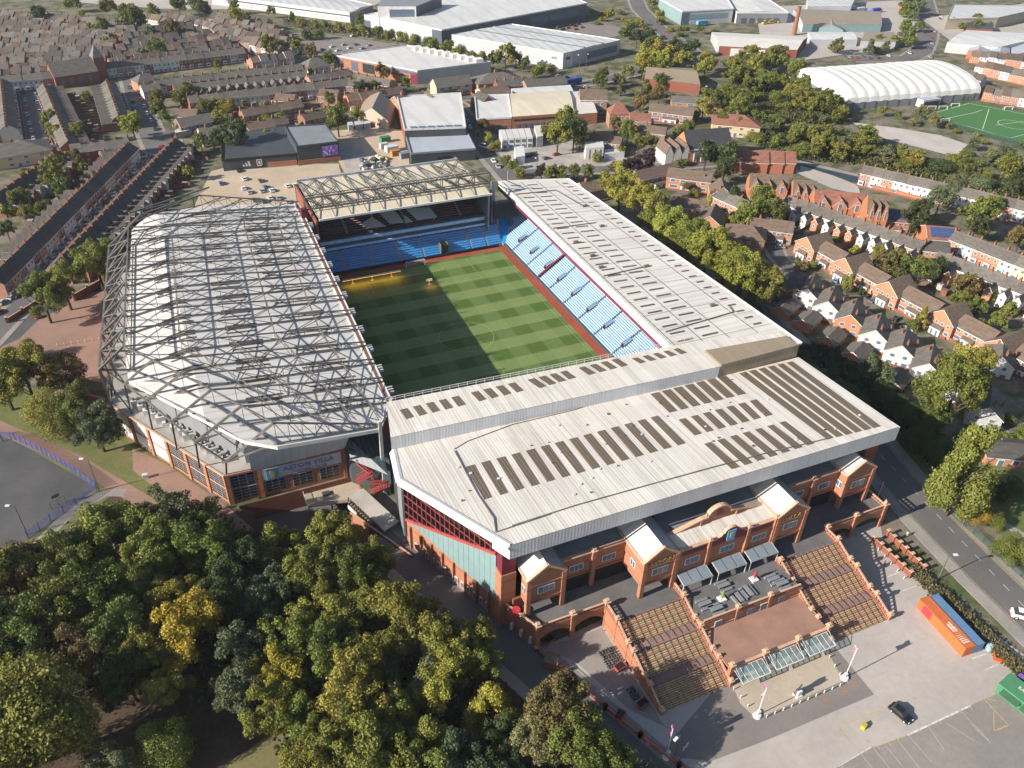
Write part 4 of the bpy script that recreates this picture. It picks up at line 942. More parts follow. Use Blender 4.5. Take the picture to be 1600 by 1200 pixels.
sheet('footpath',strip([(-127.7,-47.6),(-120.6,-38.9),(-112.4,-34.9),(-107.9,-36.7)],3),'pave')
sheet('ball_court',[(-147.3,1.3),(-137.9,-0.1),(-133.8,-4.2),(-114.5,-31.9),(-121.3,-38.6),(-130.4,-45.5),(-143.7,-47.4)],'asphalt')
sheet('brick_plaza',[(-140.0,47.9),(-133.0,61.7),(-121.3,77.8),(-107.9,75.0),(-103.4,80.8),(-109.5,15.1),(-118.1,22.1),(-128.8,35.7),(-139.7,41.9)],'pinkpave')
sheet('asphalt_corner',[(-148.0,61.3),(-136.9,63.3),(-126.4,75.0),(-119.4,69.9),(-129.2,62.4),(-134.7,51.8),(-146.9,44.8)],'asphalt')
# road along the wood and the brick side wall
road([(-53.0,-76.3),(-48.4,-87.1),(-43.7,-100.4),(-37.5,-115.2),(-32.1,-129.3),(-26.3,-145.4),(-21.5,-158.3),(-16.8,-171.4)],7.5,2.6,'wood_road')
# forecourt
sheet('forecourt',[(-30,-120.5),(-29.3,-120.4),(-26.6,-130.0),(-20.3,-145.1),(-13.9,-161.6),(-7.3,-176.6),(58.9,-188.7),(66.5,-167.7),(63.4,-154.9),(59.5,-137.4),(58.6,-129.1),(66,-119),(46,-119),(-14,-119)],'plaza')
sheet('stained_yard',[(-29,-121),(-15.5,-121),(-15.5,-146),(-11.4,-151.8),(-20.0,-140.7),(-24.8,-126.6)],'pave')
sheet('dark_paving_band',[(-1.2,-143.2),(2.1,-143.4),(26.5,-144.4),(28.5,-145.8),(28.0,-157.2),(1.5,-156.7),(-11.4,-156.0),(-19.7,-151.1),(-9.5,-146.7)],'plaza2')
sheet('tan_paving',[(2.3,-143.8),(26.4,-144.7),(24.4,-152.2),(2.2,-152.2),(1.3,-148.2)],'tan')
sheet('lower_car_park',[(27.5,-166.7),(46.8,-166.9),(59.3,-167.3),(63.5,-173.0),(58.9,-188.7),(3.8,-180.2),(-12.1,-168.7),(0.6,-167.2),(10.4,-166.4),(19.2,-166.0)],'lot')
# bay lines
Lb=MB(); Zc[0]+=.004
def pl(a,c,w=.14,m='line'):
    a=Vector(a);c=Vector(c); d=(c-a).normalized(); nn=Vector((-d.y,d.x))*w/2
    Lb.poly([(p.x,p.y,Zc[0]) for p in (a-nn,c-nn,c+nn,a+nn)],m)
for p,q in (((33.2,-160.8),(33.2,-167.2)),((38.5,-160.8),(38.6,-167.4)),((44.0,-160.9),(43.9,-167.8)),((28.0,-160.8),(28.1,-167.1)),((22.8,-160.4),(22.8,-167.1)),((16.3,-158.9),(16.1,-169.1)),((10.8,-160.9),(11.1,-167.7)),((8.0,-160.5),(8.0,-165.6)),
    ((27.6,-166.9),(27.5,-172.9)),((21.8,-166.6),(21.7,-171.5)),((33.0,-165.8),(31.7,-171.8)),((36.6,-167.8),(38.7,-172.8)),((41.5,-166.8),(41.4,-173.9)),((41.1,-170.0),(41.3,-174.5)),((19.3,-165.3),(19.1,-173.8)),((24.9,-165.8),(24.4,-173.3)),
    ((35.9,-160.5),(35.6,-167.4)),((41.2,-160.8),(41.2,-167.6)),((30.4,-160.7),(30.5,-167.1)),((20.2,-160.2),(20.3,-166.7)),((17.4,-160.4),(17.3,-166.6))): pl(p,q,.11,'faint')
pl((27.5,-166.7),(44.3,-166.9),.35); pl((19.2,-166.0),(27.5,-166.7),.15,'yline'); pl((10.4,-166.4),(18.9,-165.8),.15)
for p,q in (((16.1,-159.8),(15.9,-163.1)),((16.4,-159.7),(27.9,-160.7)),((48.2,-166.5),(48.0,-169.9)),((48.0,-169.9),(47.8,-173.1)),((47.8,-173.1),(44.1,-172.8)),((44.1,-172.8),(47.6,-169.7)),((47.8,-166.0),(50.0,-168.2))): pl(p,q,.16,'yline')
for p,q in (((53.2,-138.9),(58.1,-139.1)),((53.7,-158.8),(57.6,-159.1)),((53.9,-162.0),(58.0,-162.0)),((53.7,-134.4),(57.7,-134.3))): pl(p,q,.2)
Lb.obj('bay_markings',None,None,'structure')
f=MB()
for p in ((18.1,-154.1),(22.7,-153.9),(26.0,-153.9)): f.box(p[0]-.7,p[0]+.7,p[1]-.7,p[1]+.7,0,.075,'pinkpave')
f.obj('paving_plaques',None,None,'structure')
# right hand road
RD=[(102.9,-19.9),(91.7,-69.5),(82.2,-108.3),(79.5,-121.6),(76.7,-142.5),(75.3,-160.8),(73.9,-178.2)]
road(RD,10.5,3.2,'main_road')
Lb=MB(); Zc[0]+=.004
for k in range(14):
    a=lerp((85.6,-95.2),(75.3,-160.8),k/14); c=lerp((85.6,-95.2),(75.3,-160.8),(k+.4)/14); pl(a,c,.14)
for o in (4.7,5.0,-4.9):
    q=strip(RD,.01,o); h=len(q)//2
    for i in range(h-1): pl(q[i],q[i+1],.12,'yline')
Lb.obj('road_markings',None,None,'structure')
sheet('verge',[(89.7,-98.3),(92.5,-109.7),(92.5,-120.6),(89.7,-142.4),(88.3,-168.1),(115.9,-148.8),(116.2,-120.8),(100.4,-99.7),(101.3,-83.9),(106.0,-56.3),(101.2,-46.2),(94.1,-51.5)],'grass')
sheet('verge_path',strip([(100.2,-90.1),(95.6,-106.7),(91.5,-116.2),(92.7,-124.5),(96.4,-140.7)],2.2),'pave')
# north side yards
sheet('car_park',[(-71.8,134.1),(-58.4,176.4),(-51.6,179.0),(-1.9,160.7),(-5.2,131.0),(-29.4,118.1)],'tanlot')
sheet('shop_apron',[(-53.2,176.2),(-53.1,168.6),(-39.1,166.0),(-37.8,170.5),(-3.1,156.0),(-0.7,165.5),(-51.5,184.1)],'tan')
sheet('works_yard',[(6.4,212.0),(34.7,209.3),(43.7,198.6),(29.3,149.2),(-1.7,149.6),(-0.0,170.6)],'tanlot')
sheet('yard_hardstanding',[(4.3,187.6),(15.6,184.5),(13.6,169.2),(1.9,148.3),(-0.3,149.1)],'concrete')
sheet('cabin_yard',[(72.1,148.7),(114.0,173.4),(134.6,121.3),(126.8,108.0),(80.5,121.7),(71.8,128.3)],'concrete')
road([(81.4,224.9),(80.2,196.4),(73.6,167.4),(71.1,144.5),(68.8,117.7),(72.5,94.3)],9,2.5,'end_road')
road([(69.1,125.9),(102.8,118.6),(136.8,109.6),(180.7,102.5),(181.5,93.2)],8,2,'church_road')
road([(45.1,243.7),(78.7,240.7),(107.9,243.5),(144.9,241.6),(182.5,245.7),(221.7,256.6)],9,2,'high_street')
road([(-150.1,40.4),(-135.3,73.8),(-121.2,101.9),(-102.7,142.4),(-82.5,190.3),(-71.3,222.8),(-71.6,239.9)],7.5,2,'terrace_street')
road([(-143.9,368.3),(-139.8,314.4),(-135.4,252.7),(-131.3,208.3)],11,2,'terrace_street')
road([(-82.6,350.4),(-81.9,306.7),(-80.7,259.1),(-78.6,215.8),(-75.2,201.7)],11,2,'terrace_street')
road([(-160.2,354.5),(-133.3,354.9),(-101.7,359.7),(-68.3,363.4),(-32.8,368.8),(-4.0,370.8)],7,1.6,'terrace_street')
road([(155.1,48.4),(136.5,9.7),(130.8,-10.5),(135.6,-32.7),(134.7,-55.2),(133.0,-78.8),(130.7,-108.9)],6,1.5,'close_road')
sheet('school_yard',[(201.2,85.9),(213.0,90.7),(219.6,55.0),(212.7,45.5),(205.3,56.3)],'plaza')
sheet('school_fence_strip',[(207.8,92.6),(216.9,93.0),(228.0,62.0),(222.2,55.7)],'teal')
sheet('green_lane',[(211.3,97.0),(230.1,66.4),(227.7,63.0),(208.3,94.3)],'pave')
sheet('gravel_lot',[(282.3,129.0),(300.2,112.3),(314.5,94.0),(317.1,78.2),(295.5,66.2),(288.5,82.5),(280.9,99.6)],'gravel')
sheet('sports_pitch',[(331.2,124.7),(380.9,135.4),(407.8,83.2),(361.2,48.0),(341.8,73.4)],'astro')
Lb=MB(); Zc[0]+=.004
for p,q in (((334.8,123.5),(377.4,131.3)),((377.4,131.3),(402.6,87.4)),((334.8,123.5),(348.1,77.5)),((379.8,118.8),(344.9,93.0)),((341.8,114.9),(364.3,116.8)),((364.3,116.8),(375.0,119.2)),((358.5,96.1),(380.7,95.2)),((348.1,77.5),(396.3,82.6))): pl(p,q,.35)
for k in range(20):
    a=2*math.pi*k/20;c_=2*math.pi*(k+1)/20; o=(369.5,93.3); pl((o[0]+8*math.cos(a),o[1]+8*math.sin(a)),(o[0]+8*math.cos(c_),o[1]+8*math.sin(c_)),.35)
Lb.obj('sports_pitch_lines',None,None,'structure')
# industrial hardstandings at the top of the view
sheet('retail_car_park',[(24.5,396.6),(57.3,410.9),(94.8,370.1),(44.2,358.3),(27.5,360.4)],'plaza2')
sheet('trading_estate_yard',[(223.9,372.2),(247.4,390.9),(269.9,375.0),(269.2,349.4),(238.6,339.0)],'plaza2')
sheet('depot_yard',[(420.5,396.0),(581.0,380.9),(512.1,299.0),(436.0,249.7),(342.6,244.1),(344.6,289.1)],'plaza')
sheet('works_apron',[(-108.8,575.6),(-49.7,533.4),(-3.4,516.9),(92.7,471.0),(164.7,561.4),(12.6,667.4),(-117.3,703.2)],'plaza')
road([(361.0,505.1),(319.5,418.9),(298.2,355.1),(287.5,307.6),(277.9,265.6)],12,2,'dual_carriageway')
road([(641.8,424.6),(537.1,314.8),(482.0,264.8),(447.5,236.5),(421.6,223.1),(381.3,236.5)],14,2,'arterial_road')
sheet('estate_ground',[(530.5,316.8),(715.5,341.0),(494.6,167.9),(483.4,234.3)],'plaza')
f=MB()
for off in (-1.5,-.75,.75,1.5):
    q=strip([(278.9,73.2),(282.6,56.0),(284.5,30.9),(291.1,8.4)],.01,off*1.4); h=len(q)//2
    for i in range(h-1): f.beam((*q[i],.35),(*q[i+1],.35),.25,'steel')
f.obj('railway_rails',None,None,'structure')
sheet('railway_bed',strip([(278.9,73.2),(282.6,56.0),(284.5,30.9),(291.1,8.4)],7),'dirt')

# ================================================================ houses
HC={}
def hmesh(kind):
    if kind in HC: return HC[kind]
    R={}
    def put(n,b):
        if isinstance(b,tuple): R.setdefault(n,[]).append((b[0].mesh(n),b[1].mesh('pane')))
        else: R.setdefault(n,[]).append((b.mesh(n),None))
    def gab(b,x0,x1,y0,y1,ze,zr,m,ax='x'):
        if ax=='x':
            ym=(y0+y1)/2
            b.poly([(x0,y0,0),(x1,y0,0),(x1,y0,ze),(x0,y0,ze)],m); b.poly([(x1,y1,0),(x0,y1,0),(x0,y1,ze),(x1,y1,ze)],m)
            b.poly([(x1,y0,0),(x1,y1,0),(x1,y1,ze),(x1,ym,zr),(x1,y0,ze)],m); b.poly([(x0,y1,0),(x0,y0,0),(x0,y0,ze),(x0,ym,zr),(x0,y1,ze)],m)
        else:
            xm=(x0+x1)/2
            b.poly([(x1,y0,0),(x1,y1,0),(x1,y1,ze),(x1,y0,ze)],m); b.poly([(x0,y1,0),(x0,y0,0),(x0,y0,ze),(x0,y1,ze)],m)
            b.poly([(x0,y0,0),(x1,y0,0),(x1,y0,ze),(xm,y0,zr),(x0,y0,ze)],m); b.poly([(x1,y1,0),(x0,y1,0),(x0,y1,ze),(xm,y1,zr),(x1,y1,ze)],m)
    def groof(b,x0,x1,y0,y1,ze,zr,m,ax='x',o=.3,ov=0.):
        t=.22
        if ax=='x':
            ym=(y0+y1)/2; k=(zr-ze)/(ym-y0); a=ze-k*o
            for ya in (y0-o,y1+o):
                b.poly([(x0-ov,ya,a+t),(x1+ov,ya,a+t),(x1+ov,ym,zr+t),(x0-ov,ym,zr+t)],m); b.poly([(x0-ov,ya,a),(x1+ov,ya,a),(x1+ov,ya,a+t),(x0-ov,ya,a+t)],'frame')
                for xx in (x0-ov,x1+ov): b.poly([(xx,ya,a),(xx,ya,a+t),(xx,ym,zr+t),(xx,ym,zr)],'frame' if ov else m)
        else:
            xm=(x0+x1)/2; k=(zr-ze)/(xm-x0); a=ze-k*o
            for xa in (x0-o,x1+o):
                b.poly([(xa,y0-ov,a+t),(xa,y1+ov,a+t),(xm,y1+ov,zr+t),(xm,y0-ov,zr+t)],m); b.poly([(xa,y0-ov,a),(xa,y1+ov,a),(xa,y1+ov,a+t),(xa,y0-ov,a+t)],'frame')
                for yy in (y0-ov,y1+ov): b.poly([(xa,yy,a),(xa,yy,a+t),(xm,yy,zr+t),(xm,yy,zr)],'frame')
    def win(x,y,z,w=1.1,h=1.3,ax='x',s=-1):
        b=MB(); g=MB()
        if ax=='x': b.box(x-w/2,x+w/2,min(y,y+s*.1),max(y,y+s*.1),z-h/2,z+h/2,'frame'); g.box(x-w/2+.12,x+w/2-.12,min(y+s*.1,y+s*.13),max(y+s*.1,y+s*.13),z-h/2+.12,z+h/2-.12,'glassb')
        else: b.box(min(y,y+s*.1),max(y,y+s*.1),x-w/2,x+w/2,z-h/2,z+h/2,'frame'); g.box(min(y+s*.1,y+s*.13),max(y+s*.1,y+s*.13),x-w/2+.12,x+w/2-.12,z-h/2+.12,z+h/2-.12,'glassb')
        return b,g
    def door(x,y,s=-1):
        b=MB(); g=MB(); b.box(x-.5,x+.5,min(y,y+s*.08),max(y,y+s*.08),0,2.1,'frame'); g.box(x-.38,x+.38,min(y+s*.08,y+s*.12),max(y+s*.08,y+s*.12),.1,1.95,'glassb'); return b,g
    def chim(x,y,zr,w=.6,l=1.2):
        b=MB(); b.box(x-w/2,x+w/2,y-l/2,y+l/2,zr-1.2,zr+1.25,'chim')
        for k in (-1,1): b.cone((x,y+k*.28),.16,.12,zr+1.25,zr+1.7,'chim',6)
        return b
    if kind in ('terrace','terrace_wing','terrace_far'):
        w_,d=5.,8.2; ze,zr=5.6,8.4; b=MB(); gab(b,-w_/2,w_/2,-d/2,d/2,ze,zr,'wall'); put('wall',b)
        r=MB(); groof(r,-w_/2,w_/2,-d/2,d/2,ze,zr,'tile'); put('roof',r); put('chimney',chim(-w_/2,.2,zr))
        if kind!='terrace_far':
            put('window',win(-1.2,-d/2,4.2)); put('window',win(1.3,-d/2,4.2)); put('window',win(-1.0,-d/2-.02,1.5,1.8,1.5)); put('door',door(1.5,-d/2))
            bw=MB(); bw.box(-2.1,.2,-d/2-.9,-d/2,0,2.6,'frame','tile'); put('bay_window',bw); put('window',win(-.95,-d/2-.9,1.5,1.9,1.3))
            put('window',win(.9,d/2,4.2,s=1)); put('window',win(.9,d/2,1.4,s=1))
        if kind!='terrace':
            b=MB(); gab(b,-2.5,.2,d/2-.02,d/2+5.2,4.6,6.2,'wall','y'); put('rear_wing',b); r=MB(); groof(r,-2.5,.2,d/2-2.2,d/2+5.2,4.6,6.2,'tile','y',.2); put('wing_roof',r)
            if kind!='terrace_far': put('window',win(-1.15,d/2+5.2,3.4,.9,1.2,s=1)); put('window',win(d/2+2.6,.2,3.2,.9,1.2,'y',1))
    elif kind=='front_gable':
        w_,d=9.,12.5; ze,zr=5.2,8.6; b=MB(); gab(b,-w_/2,w_/2,-d/2,d/2,ze,zr,'wall','y'); put('wall',b)
        r=MB(); groof(r,-w_/2,w_/2,-d/2,d/2,ze,zr,'tile','y',.35,.25); put('roof',r)
        for x in (-1.9,1.9): put('window',win(x,-d/2,4.3,1.5,1.4)); put('window',win(x*1.2,-d/2,1.5,1.9,1.5))
        for x in (-1.8,1.8): put('window',win(x,d/2,4.3,1.5,1.4,s=1))
        put('door',door(0,-d/2)); put('chimney',chim(-1.2,3,zr-.6)); put('chimney',chim(1.4,-3,zr-.6)); put('chimney',chim(w_/2-.4,1,ze+1.2))
    elif kind=='link':
        w_,d=10.5,9.; ze,zr=5.2,8.2; b=MB(); gab(b,-w_/2,w_/2,-d/2,d/2,ze,zr,'wall'); put('wall',b); r=MB(); groof(r,-w_/2,w_/2,-d/2,d/2,ze,zr,'tile','x',.4,.1); put('roof',r)
        for x in (-3.6,-1.3,1.3,3.6): put('window',win(x,-d/2,4.2,1.4,1.2))
        for x in (-3.4,3.4): put('window',win(x,-d/2,1.5,2.1,1.4))
        for x in (-3,3): put('window',win(x,d/2,4.2,1.4,1.2,s=1))
        b=MB(); b.box(-1.6,1.6,-d/2-1.5,-d/2,0,2.6,'frame'); b.poly([(-1.8,-d/2-1.7,2.6),(1.8,-d/2-1.7,2.6),(1.8,-d/2,3.5),(-1.8,-d/2,3.5)],'tile'); put('porch',b); put('door',door(-.8,-d/2-1.5)); put('door',door(.8,-d/2-1.5))
    elif kind=='gable_unit':
        w_,d=11.,11.; ze,zr=5.2,9.2; b=MB(); gab(b,-w_/2,w_/2,-d/2,d/2,ze,zr,'wall','y'); put('wall',b); r=MB(); groof(r,-w_/2,w_/2,-d/2,d/2,ze,zr,'tile','y',.3,.3); put('roof',r)
        for x in (-3.6,-1.2,1.2,3.6): put('window',win(x,-d/2,4.2,1.2,1.2))
        for x in (-3.8,3.8): put('window',win(x,-d/2,1.5,1.8,1.4))
        b=MB(); b.box(-2.2,2.2,-d/2-1.6,-d/2,0,2.5,'frame'); b.poly([(-2.4,-d/2-1.8,2.5),(2.4,-d/2-1.8,2.5),(2.4,-d/2,3.5),(-2.4,-d/2,3.5)],'tile'); put('porch',b); put('door',door(-1,-d/2-1.6)); put('door',door(1,-d/2-1.6))
    elif kind=='detached':
        w_,d=10.,8.; ze,zr=5.2,7.8; b=MB(); gab(b,-w_/2,w_/2,-d/2,d/2,ze,zr,'wall'); put('wall',b); r=MB(); groof(r,-w_/2,w_/2,-d/2,d/2,ze,zr,'tile','x',.35,.2); put('roof',r)
        for x in (-3.3,-1.1,1.1,3.3): put('window',win(x,-d/2,4.0,1.2,1.2))
        for x in (-3,3): put('window',win(x,-d/2,1.5,1.7,1.4)); put('window',win(x,d/2,4.,1.2,1.2,s=1))
        put('window',win(0,w_/2,4,1,1.2,'y',1)); put('window',win(0,-w_/2,4,1,1.2,'y',-1)); put('door',door(0,-d/2)); put('chimney',chim(-2.5,.3,zr))
    elif kind=='outbuilding':
        w_,d=7.,6.; b=MB(); gab(b,-w_/2,w_/2,-d/2,d/2,2.6,4.4,'wall'); put('wall',b); r=MB(); groof(r,-w_/2,w_/2,-d/2,d/2,2.6,4.4,'tile','x',.25,.15); put('roof',r); put('window',win(1,-d/2,1.5)); put('door',door(-1.2,-d/2))
    elif kind=='school':
        w_,d=17.,11.; ze,zr=6.,11.; b=MB(); gab(b,-w_/2,w_/2,-d/2,d/2,ze,zr,'wall'); put('wall',b); r=MB(); groof(r,-w_/2,w_/2,-d/2,d/2,ze,zr,'tile','x',.2); put('roof',r)
        for x in (-5.6,0,5.6):
            b=MB(); gab(b,x-2.5,x+2.5,-d/2-.8,0,6.2,9.9,'wall','y'); put('front_gable',b); r=MB(); groof(r,x-2.5,x+2.5,-d/2-.7,1,6.2,9.9,'tile','y',.1); put('gable_roof',r)
            put('window',win(x,-d/2-.8,6.6,1.4,3.2)); put('window',win(x-1.5,-d/2-.8,2.2,1,2)); put('window',win(x+1.5,-d/2-.8,2.2,1,2))
    elif kind=='hip':
        w_,d=13.,12.; b=MB(); b.box(-w_/2,w_/2,-d/2,d/2,0,5.6,'wall'); put('wall',b); r=MB(); a=.4; e=[(-w_/2-a,-d/2-a,5.5),(w_/2+a,-d/2-a,5.5),(w_/2+a,d/2+a,5.5),(-w_/2-a,d/2+a,5.5)]; p,q=(-2,0,9),(2,0,9)
        r.poly([e[0],e[1],q,p],'tile'); r.poly([e[1],e[2],q],'tile'); r.poly([e[2],e[3],p,q],'tile'); r.poly([e[3],e[0],p],'tile'); put('roof',r)
        for x in (-4.5,-1.5,1.5,4.5): put('window',win(x,-d/2,4.2)); put('window',win(x,-d/2,1.6))
        for x in (-3,0,3): put('window',win(x,w_/2,4.2,1,1.2,'y',1)); put('window',win(x,-w_/2,4.2,1,1.2,'y',-1))
        put('chimney',chim(0,1,8.6)); put('door',door(0,-d/2))
    HC[kind]=[(n,me,pn) for n,l in R.items() for me,pn in l]; return HC[kind]
ORANGE=(.43,.205,.115);RED=(.235,.088,.06);WHITE=(.54,.525,.50);CREAM=(.55,.42,.27);PINK=(.34,.185,.135);GREYW=(.38,.37,.36);BROWN=(.25,.13,.08)
CN={ORANGE:'orange brick',RED:'red brick',WHITE:'white painted',CREAM:'cream walled',PINK:'pinkish brick',GREYW:'grey rendered',BROWN:'brown brick'}
T_G=(.135,.122,.108);T_D=(.088,.08,.074);T_B=(.15,.108,.082);T_R=(.235,.105,.075)
NH=[0];GARD=[]
def house(kind,loc,rz,wall,tile,label,group=None,sc=(1,1,1),cat='house',skip=()):
    t=thing('house',label,cat,(loc[0],loc[1],0),rz,group); t.scale=sc; NH[0]+=1
    if kind in ('detached','gable_unit','link','hip','front_gable'): GARD.append((Vector((loc[0],loc[1])),rz,9*sc[0]))
    for n,me,pn in hmesh(kind):
        if n in skip: continue
        o=mk(n,me,t); o.color=(*(tile if 'roof' in n or n=='porch' else wall),1)
        if pn: mk('pane',pn,o)
    return t
def jit(c,a=.12):
    k=1+random.uniform(-a,a); return tuple(min(1,x*k) for x in c)
def pick(mix):
    r=random.random()*sum(v for c,v in mix)
    for c,v in mix:
        r-=v
        if r<=0: return c
    return mix[-1][0]
STUFF=[]
def shade(c):
    k=random.choice([.55,.7,.85,1.0]); return tuple(x*k for x in c)
def terrace(p,q,place,end,mix,tile,front,kind='terrace_wing',dep=1.,far=False,unit=5.2,hs=1.,group=None):
    """row of houses along the ridge p->q; front=+1 puts the street fronts on the right of p->q"""
    p=Vector(p);q=Vector(q); L=(q-p).length; n=max(1,round(L/unit)); d=(q-p)/L; rz=math.atan2(d.y,d.x)+(0 if front>0 else math.pi)
    for i in range(n):
        c=p+d*(L*(i+.5)/n); wl=pick(mix); tl=jit(tile,.15); 
        GARD.append((c,rz,L/n))
        if far: STUFF.append((c,rz,L/n/5.,dep,hs*random.uniform(.9,1.12),wl,shade(T_G if random.random()<.72 else T_B))); continue
        house(kind,c,rz,jit(wl,.1),tl,f"{CN[wl]} terraced house, {ordn(i)} from {end}, {place}",group or place,(L/n/5.,dep,hs*random.uniform(.98,1.02)))
MIXL=[(RED,5),(PINK,2),(WHITE,2.5),(ORANGE,1.5),(CREAM,1)]
MIXR=[(ORANGE,5),(WHITE,5),(PINK,1),(CREAM,1.5)]
# left side streets
terrace((-142.2,82.2),(-90.7,204.0),'long row facing the truss roof','near end',MIXL,T_D,1)
terrace((-122.0,85.9),(-69.9,203.0),'dark roofed row beside the car park','near end',[(RED,5),(PINK,2),(WHITE,1)],T_D,-1)
terrace((-145.6,155.5),(-120.5,203.3),'inner row behind that long row','near end',[(RED,5),(PINK,2),(WHITE,1)],T_D,-1)
terrace((-116.2,210.5),(-90.5,211.4),'short cross row','left',[(RED,6),(PINK,2)],T_G,-1,'terrace')
terrace((-149.3,334.4),(-143.4,249.7),'row at the left edge','far end',[(RED,4),(WHITE,2)],T_G,-1,'terrace')
terrace((-128.0,318.0),(-116.4,215.2),'row right of the first street','far end',[(RED,6),(PINK,2)],T_G,1)
terrace((-95.5,314.8),(-92.3,248.1),'row left of the second street','far end',[(RED,6),(PINK,2)],T_G,-1)
terrace((-150.5,340.1),(-124.2,342.2),'white row beside the chapel','left',[(WHITE,6),(PINK,2)],T_G,1,'terrace')
terrace((-95.4,351.2),(-12.2,363.4),'long row right of the chapel','the chapel',[(RED,3),(WHITE,2),(PINK,2)],T_G,1)
terrace((-71.0,305.1),(14.4,313.1),'upper of two close rows','left',[(RED,4),(PINK,2),(WHITE,1)],T_G,1,'terrace')
terrace((-62.2,292.9),(13.9,298.5),'lower of two close rows','left',[(RED,4),(PINK,2),(WHITE,1)],T_G,-1)
terrace((-57.0,268.7),(33.7,273.5),'red and white fronted row','left',[(RED,6),(WHITE,4),(GREYW,2)],T_G,1,'terrace')
terrace((-34.1,237.4),(-1.3,243.2),'brown maisonette row','left',[(BROWN,5)],T_B,1,'terrace',unit=7)
terrace((-35.3,214.3),(-14.3,218.4),'brown row behind the shop','left',[(BROWN,5)],T_B,1,'terrace',unit=7)
terrace((-6.4,219.9),(14.4,226.0),'brown row beside the hall','left',[(BROWN,5)],T_B,1,'terrace',unit=7)
terrace((24.0,245.3),(57.1,249.1),'brown row behind the hall','left',[(BROWN,3),(ORANGE,2)],T_B,1,'terrace',unit=7)

for a,c,pl_ in (((-67.4,488.9),(-49.1,461.7),'x'),((-51.8,479.7),(-32.7,458.8),'x'),((-29.6,455.7),(-15.6,422.8),'x'),((-10.9,431.3),(-0.7,402.6),'x')):
    terrace(a,c,'the pale row below the warehouses','left',[(WHITE,4),(ORANGE,2),(CREAM,2)],T_G,1,far=True)
for k in range(5): terrace(lerp(FA[0],FA[2],k/4),lerp(FA[1],FA[3],k/4),'','',[(PINK,3),(ORANGE,2),(WHITE,1)],T_G,1,far=True)
for a,c,lb,ed in (((12.2,287.7),(38.6,293.1),'short row left of the superstore','left'),((31.3,245.3),(51.5,248.4),'brown row left of the villa','left'),((112.4,239.8),(135.4,240.3),'row right of the shop block','left'),((141.9,58.2),(145.9,40.7),'court behind the tree line','left'),((40.4,278.2),(55.7,261.9),'row before the superstore front','left')):
    terrace(a,c,lb,ed,[(RED,3),(PINK,3),(ORANGE,2),(WHITE,1)],T_B if 'brown' in lb else T_G,1,'terrace')
# far rows fan out to the top left corner
p0=Vector((-160.1,340.7));p1=Vector((-100.3,342.6)); q0=Vector((-175.4,530.6));q1=Vector((-73.3,465.0))
NRW=13
for k in range(1,NRW+1):
    s=(k+.15*(k%2))/(NRW+.3); a=p0.lerp(q0,s); c=p1.lerp(q1,s)
    terrace(a,c,'','',[(RED,7),(BROWN,4),(PINK,1.5),(WHITE,.9)],T_G if k%3 else (.12,.11,.10),1 if k%2 else -1,far=True)
for k in range(6):
    a=lerp(FB[0],FB[2],k/5); c=lerp(FB[1],FB[3],k/5); terrace(a,c,'','',[(RED,4),(PINK,2)],T_G,-1,far=True)
for a,c in (((-12.0,340.4),(14.7,344.6)),((-38.3,410.8),(-21.8,394.5)),((-3.1,381.3),(12.1,362.3))): terrace(a,c,'','',[(PINK,3),(WHITE,2)],T_G,1,far=True)
# right side rows
terrace((223.7,58.3),(261.0,-2.2),'white row by the railway','left',[(WHITE,7),(ORANGE,2),(PINK,1)],T_G,1,'terrace')
terrace((207.1,-10.9),(215.3,-47.4),'row right of the school','left',MIXR,T_G,1,'terrace')
terrace((165.6,42.4),(187.2,-14.3),'row below the school gables','left',[(ORANGE,5),(WHITE,3)],T_G,-1)
terrace((185.4,-22.5),(198.1,-60.9),'lower right edge row','left',[(ORANGE,5),(WHITE,4)],T_G,-1)
house('detached',(192.4,-15.0),RAD(-35),ORANGE,T_D,'dark slate roofed detached house in the gap between two terrace rows','')
for k,(a,c) in enumerate((((399.1,192.9),(411.7,152.4)),((437.6,180.1),(452.6,138.6)),((391.4,134.7),(412.4,107.1)),((457.5,203.0),(489.9,167.8)))): terrace(a,c,'','',[(WHITE,4),(ORANGE,4),(PINK,2)],T_G,1,far=True)
# stepped orange row
ap=[(144.6,4.6),(146.1,-15.1),(147.9,-35.2),(150.8,-57.4),(153.3,-78.1),(155.8,-98.0)]
for i,a in enumerate(ap):
    nx=ap[i+1] if i+1<len(ap) else (2*a[0]-ap[i-1][0],2*a[1]-ap[i-1][1]); d=Vector(nx)-Vector(a); rz=math.atan2(d.y,d.x); nn=Vector((-d.y,d.x)).normalized()
    c=Vector(a)+nn*5.2
    house('gable_unit',c,rz,ORANGE,T_B,f'orange brick gabled house with white bargeboards, {ordn(i)} from the far end of the stepped row','stepped orange houses',(.92,1,1))
    if i<5:
        c=Vector(a)+d*.5+nn*6.2; house('link',c,rz,ORANGE,T_B,f'long roofed orange house joining the {ordn(i)} and {ordn(i+1)} white edged gables','stepped orange houses',((d.length-8)/10.5,1,.96))
house('link',(146.8,22.1),RAD(-40),ORANGE,T_B,'brown roofed orange house at the far end of the stepped row','stepped orange houses',(.9,1,1))
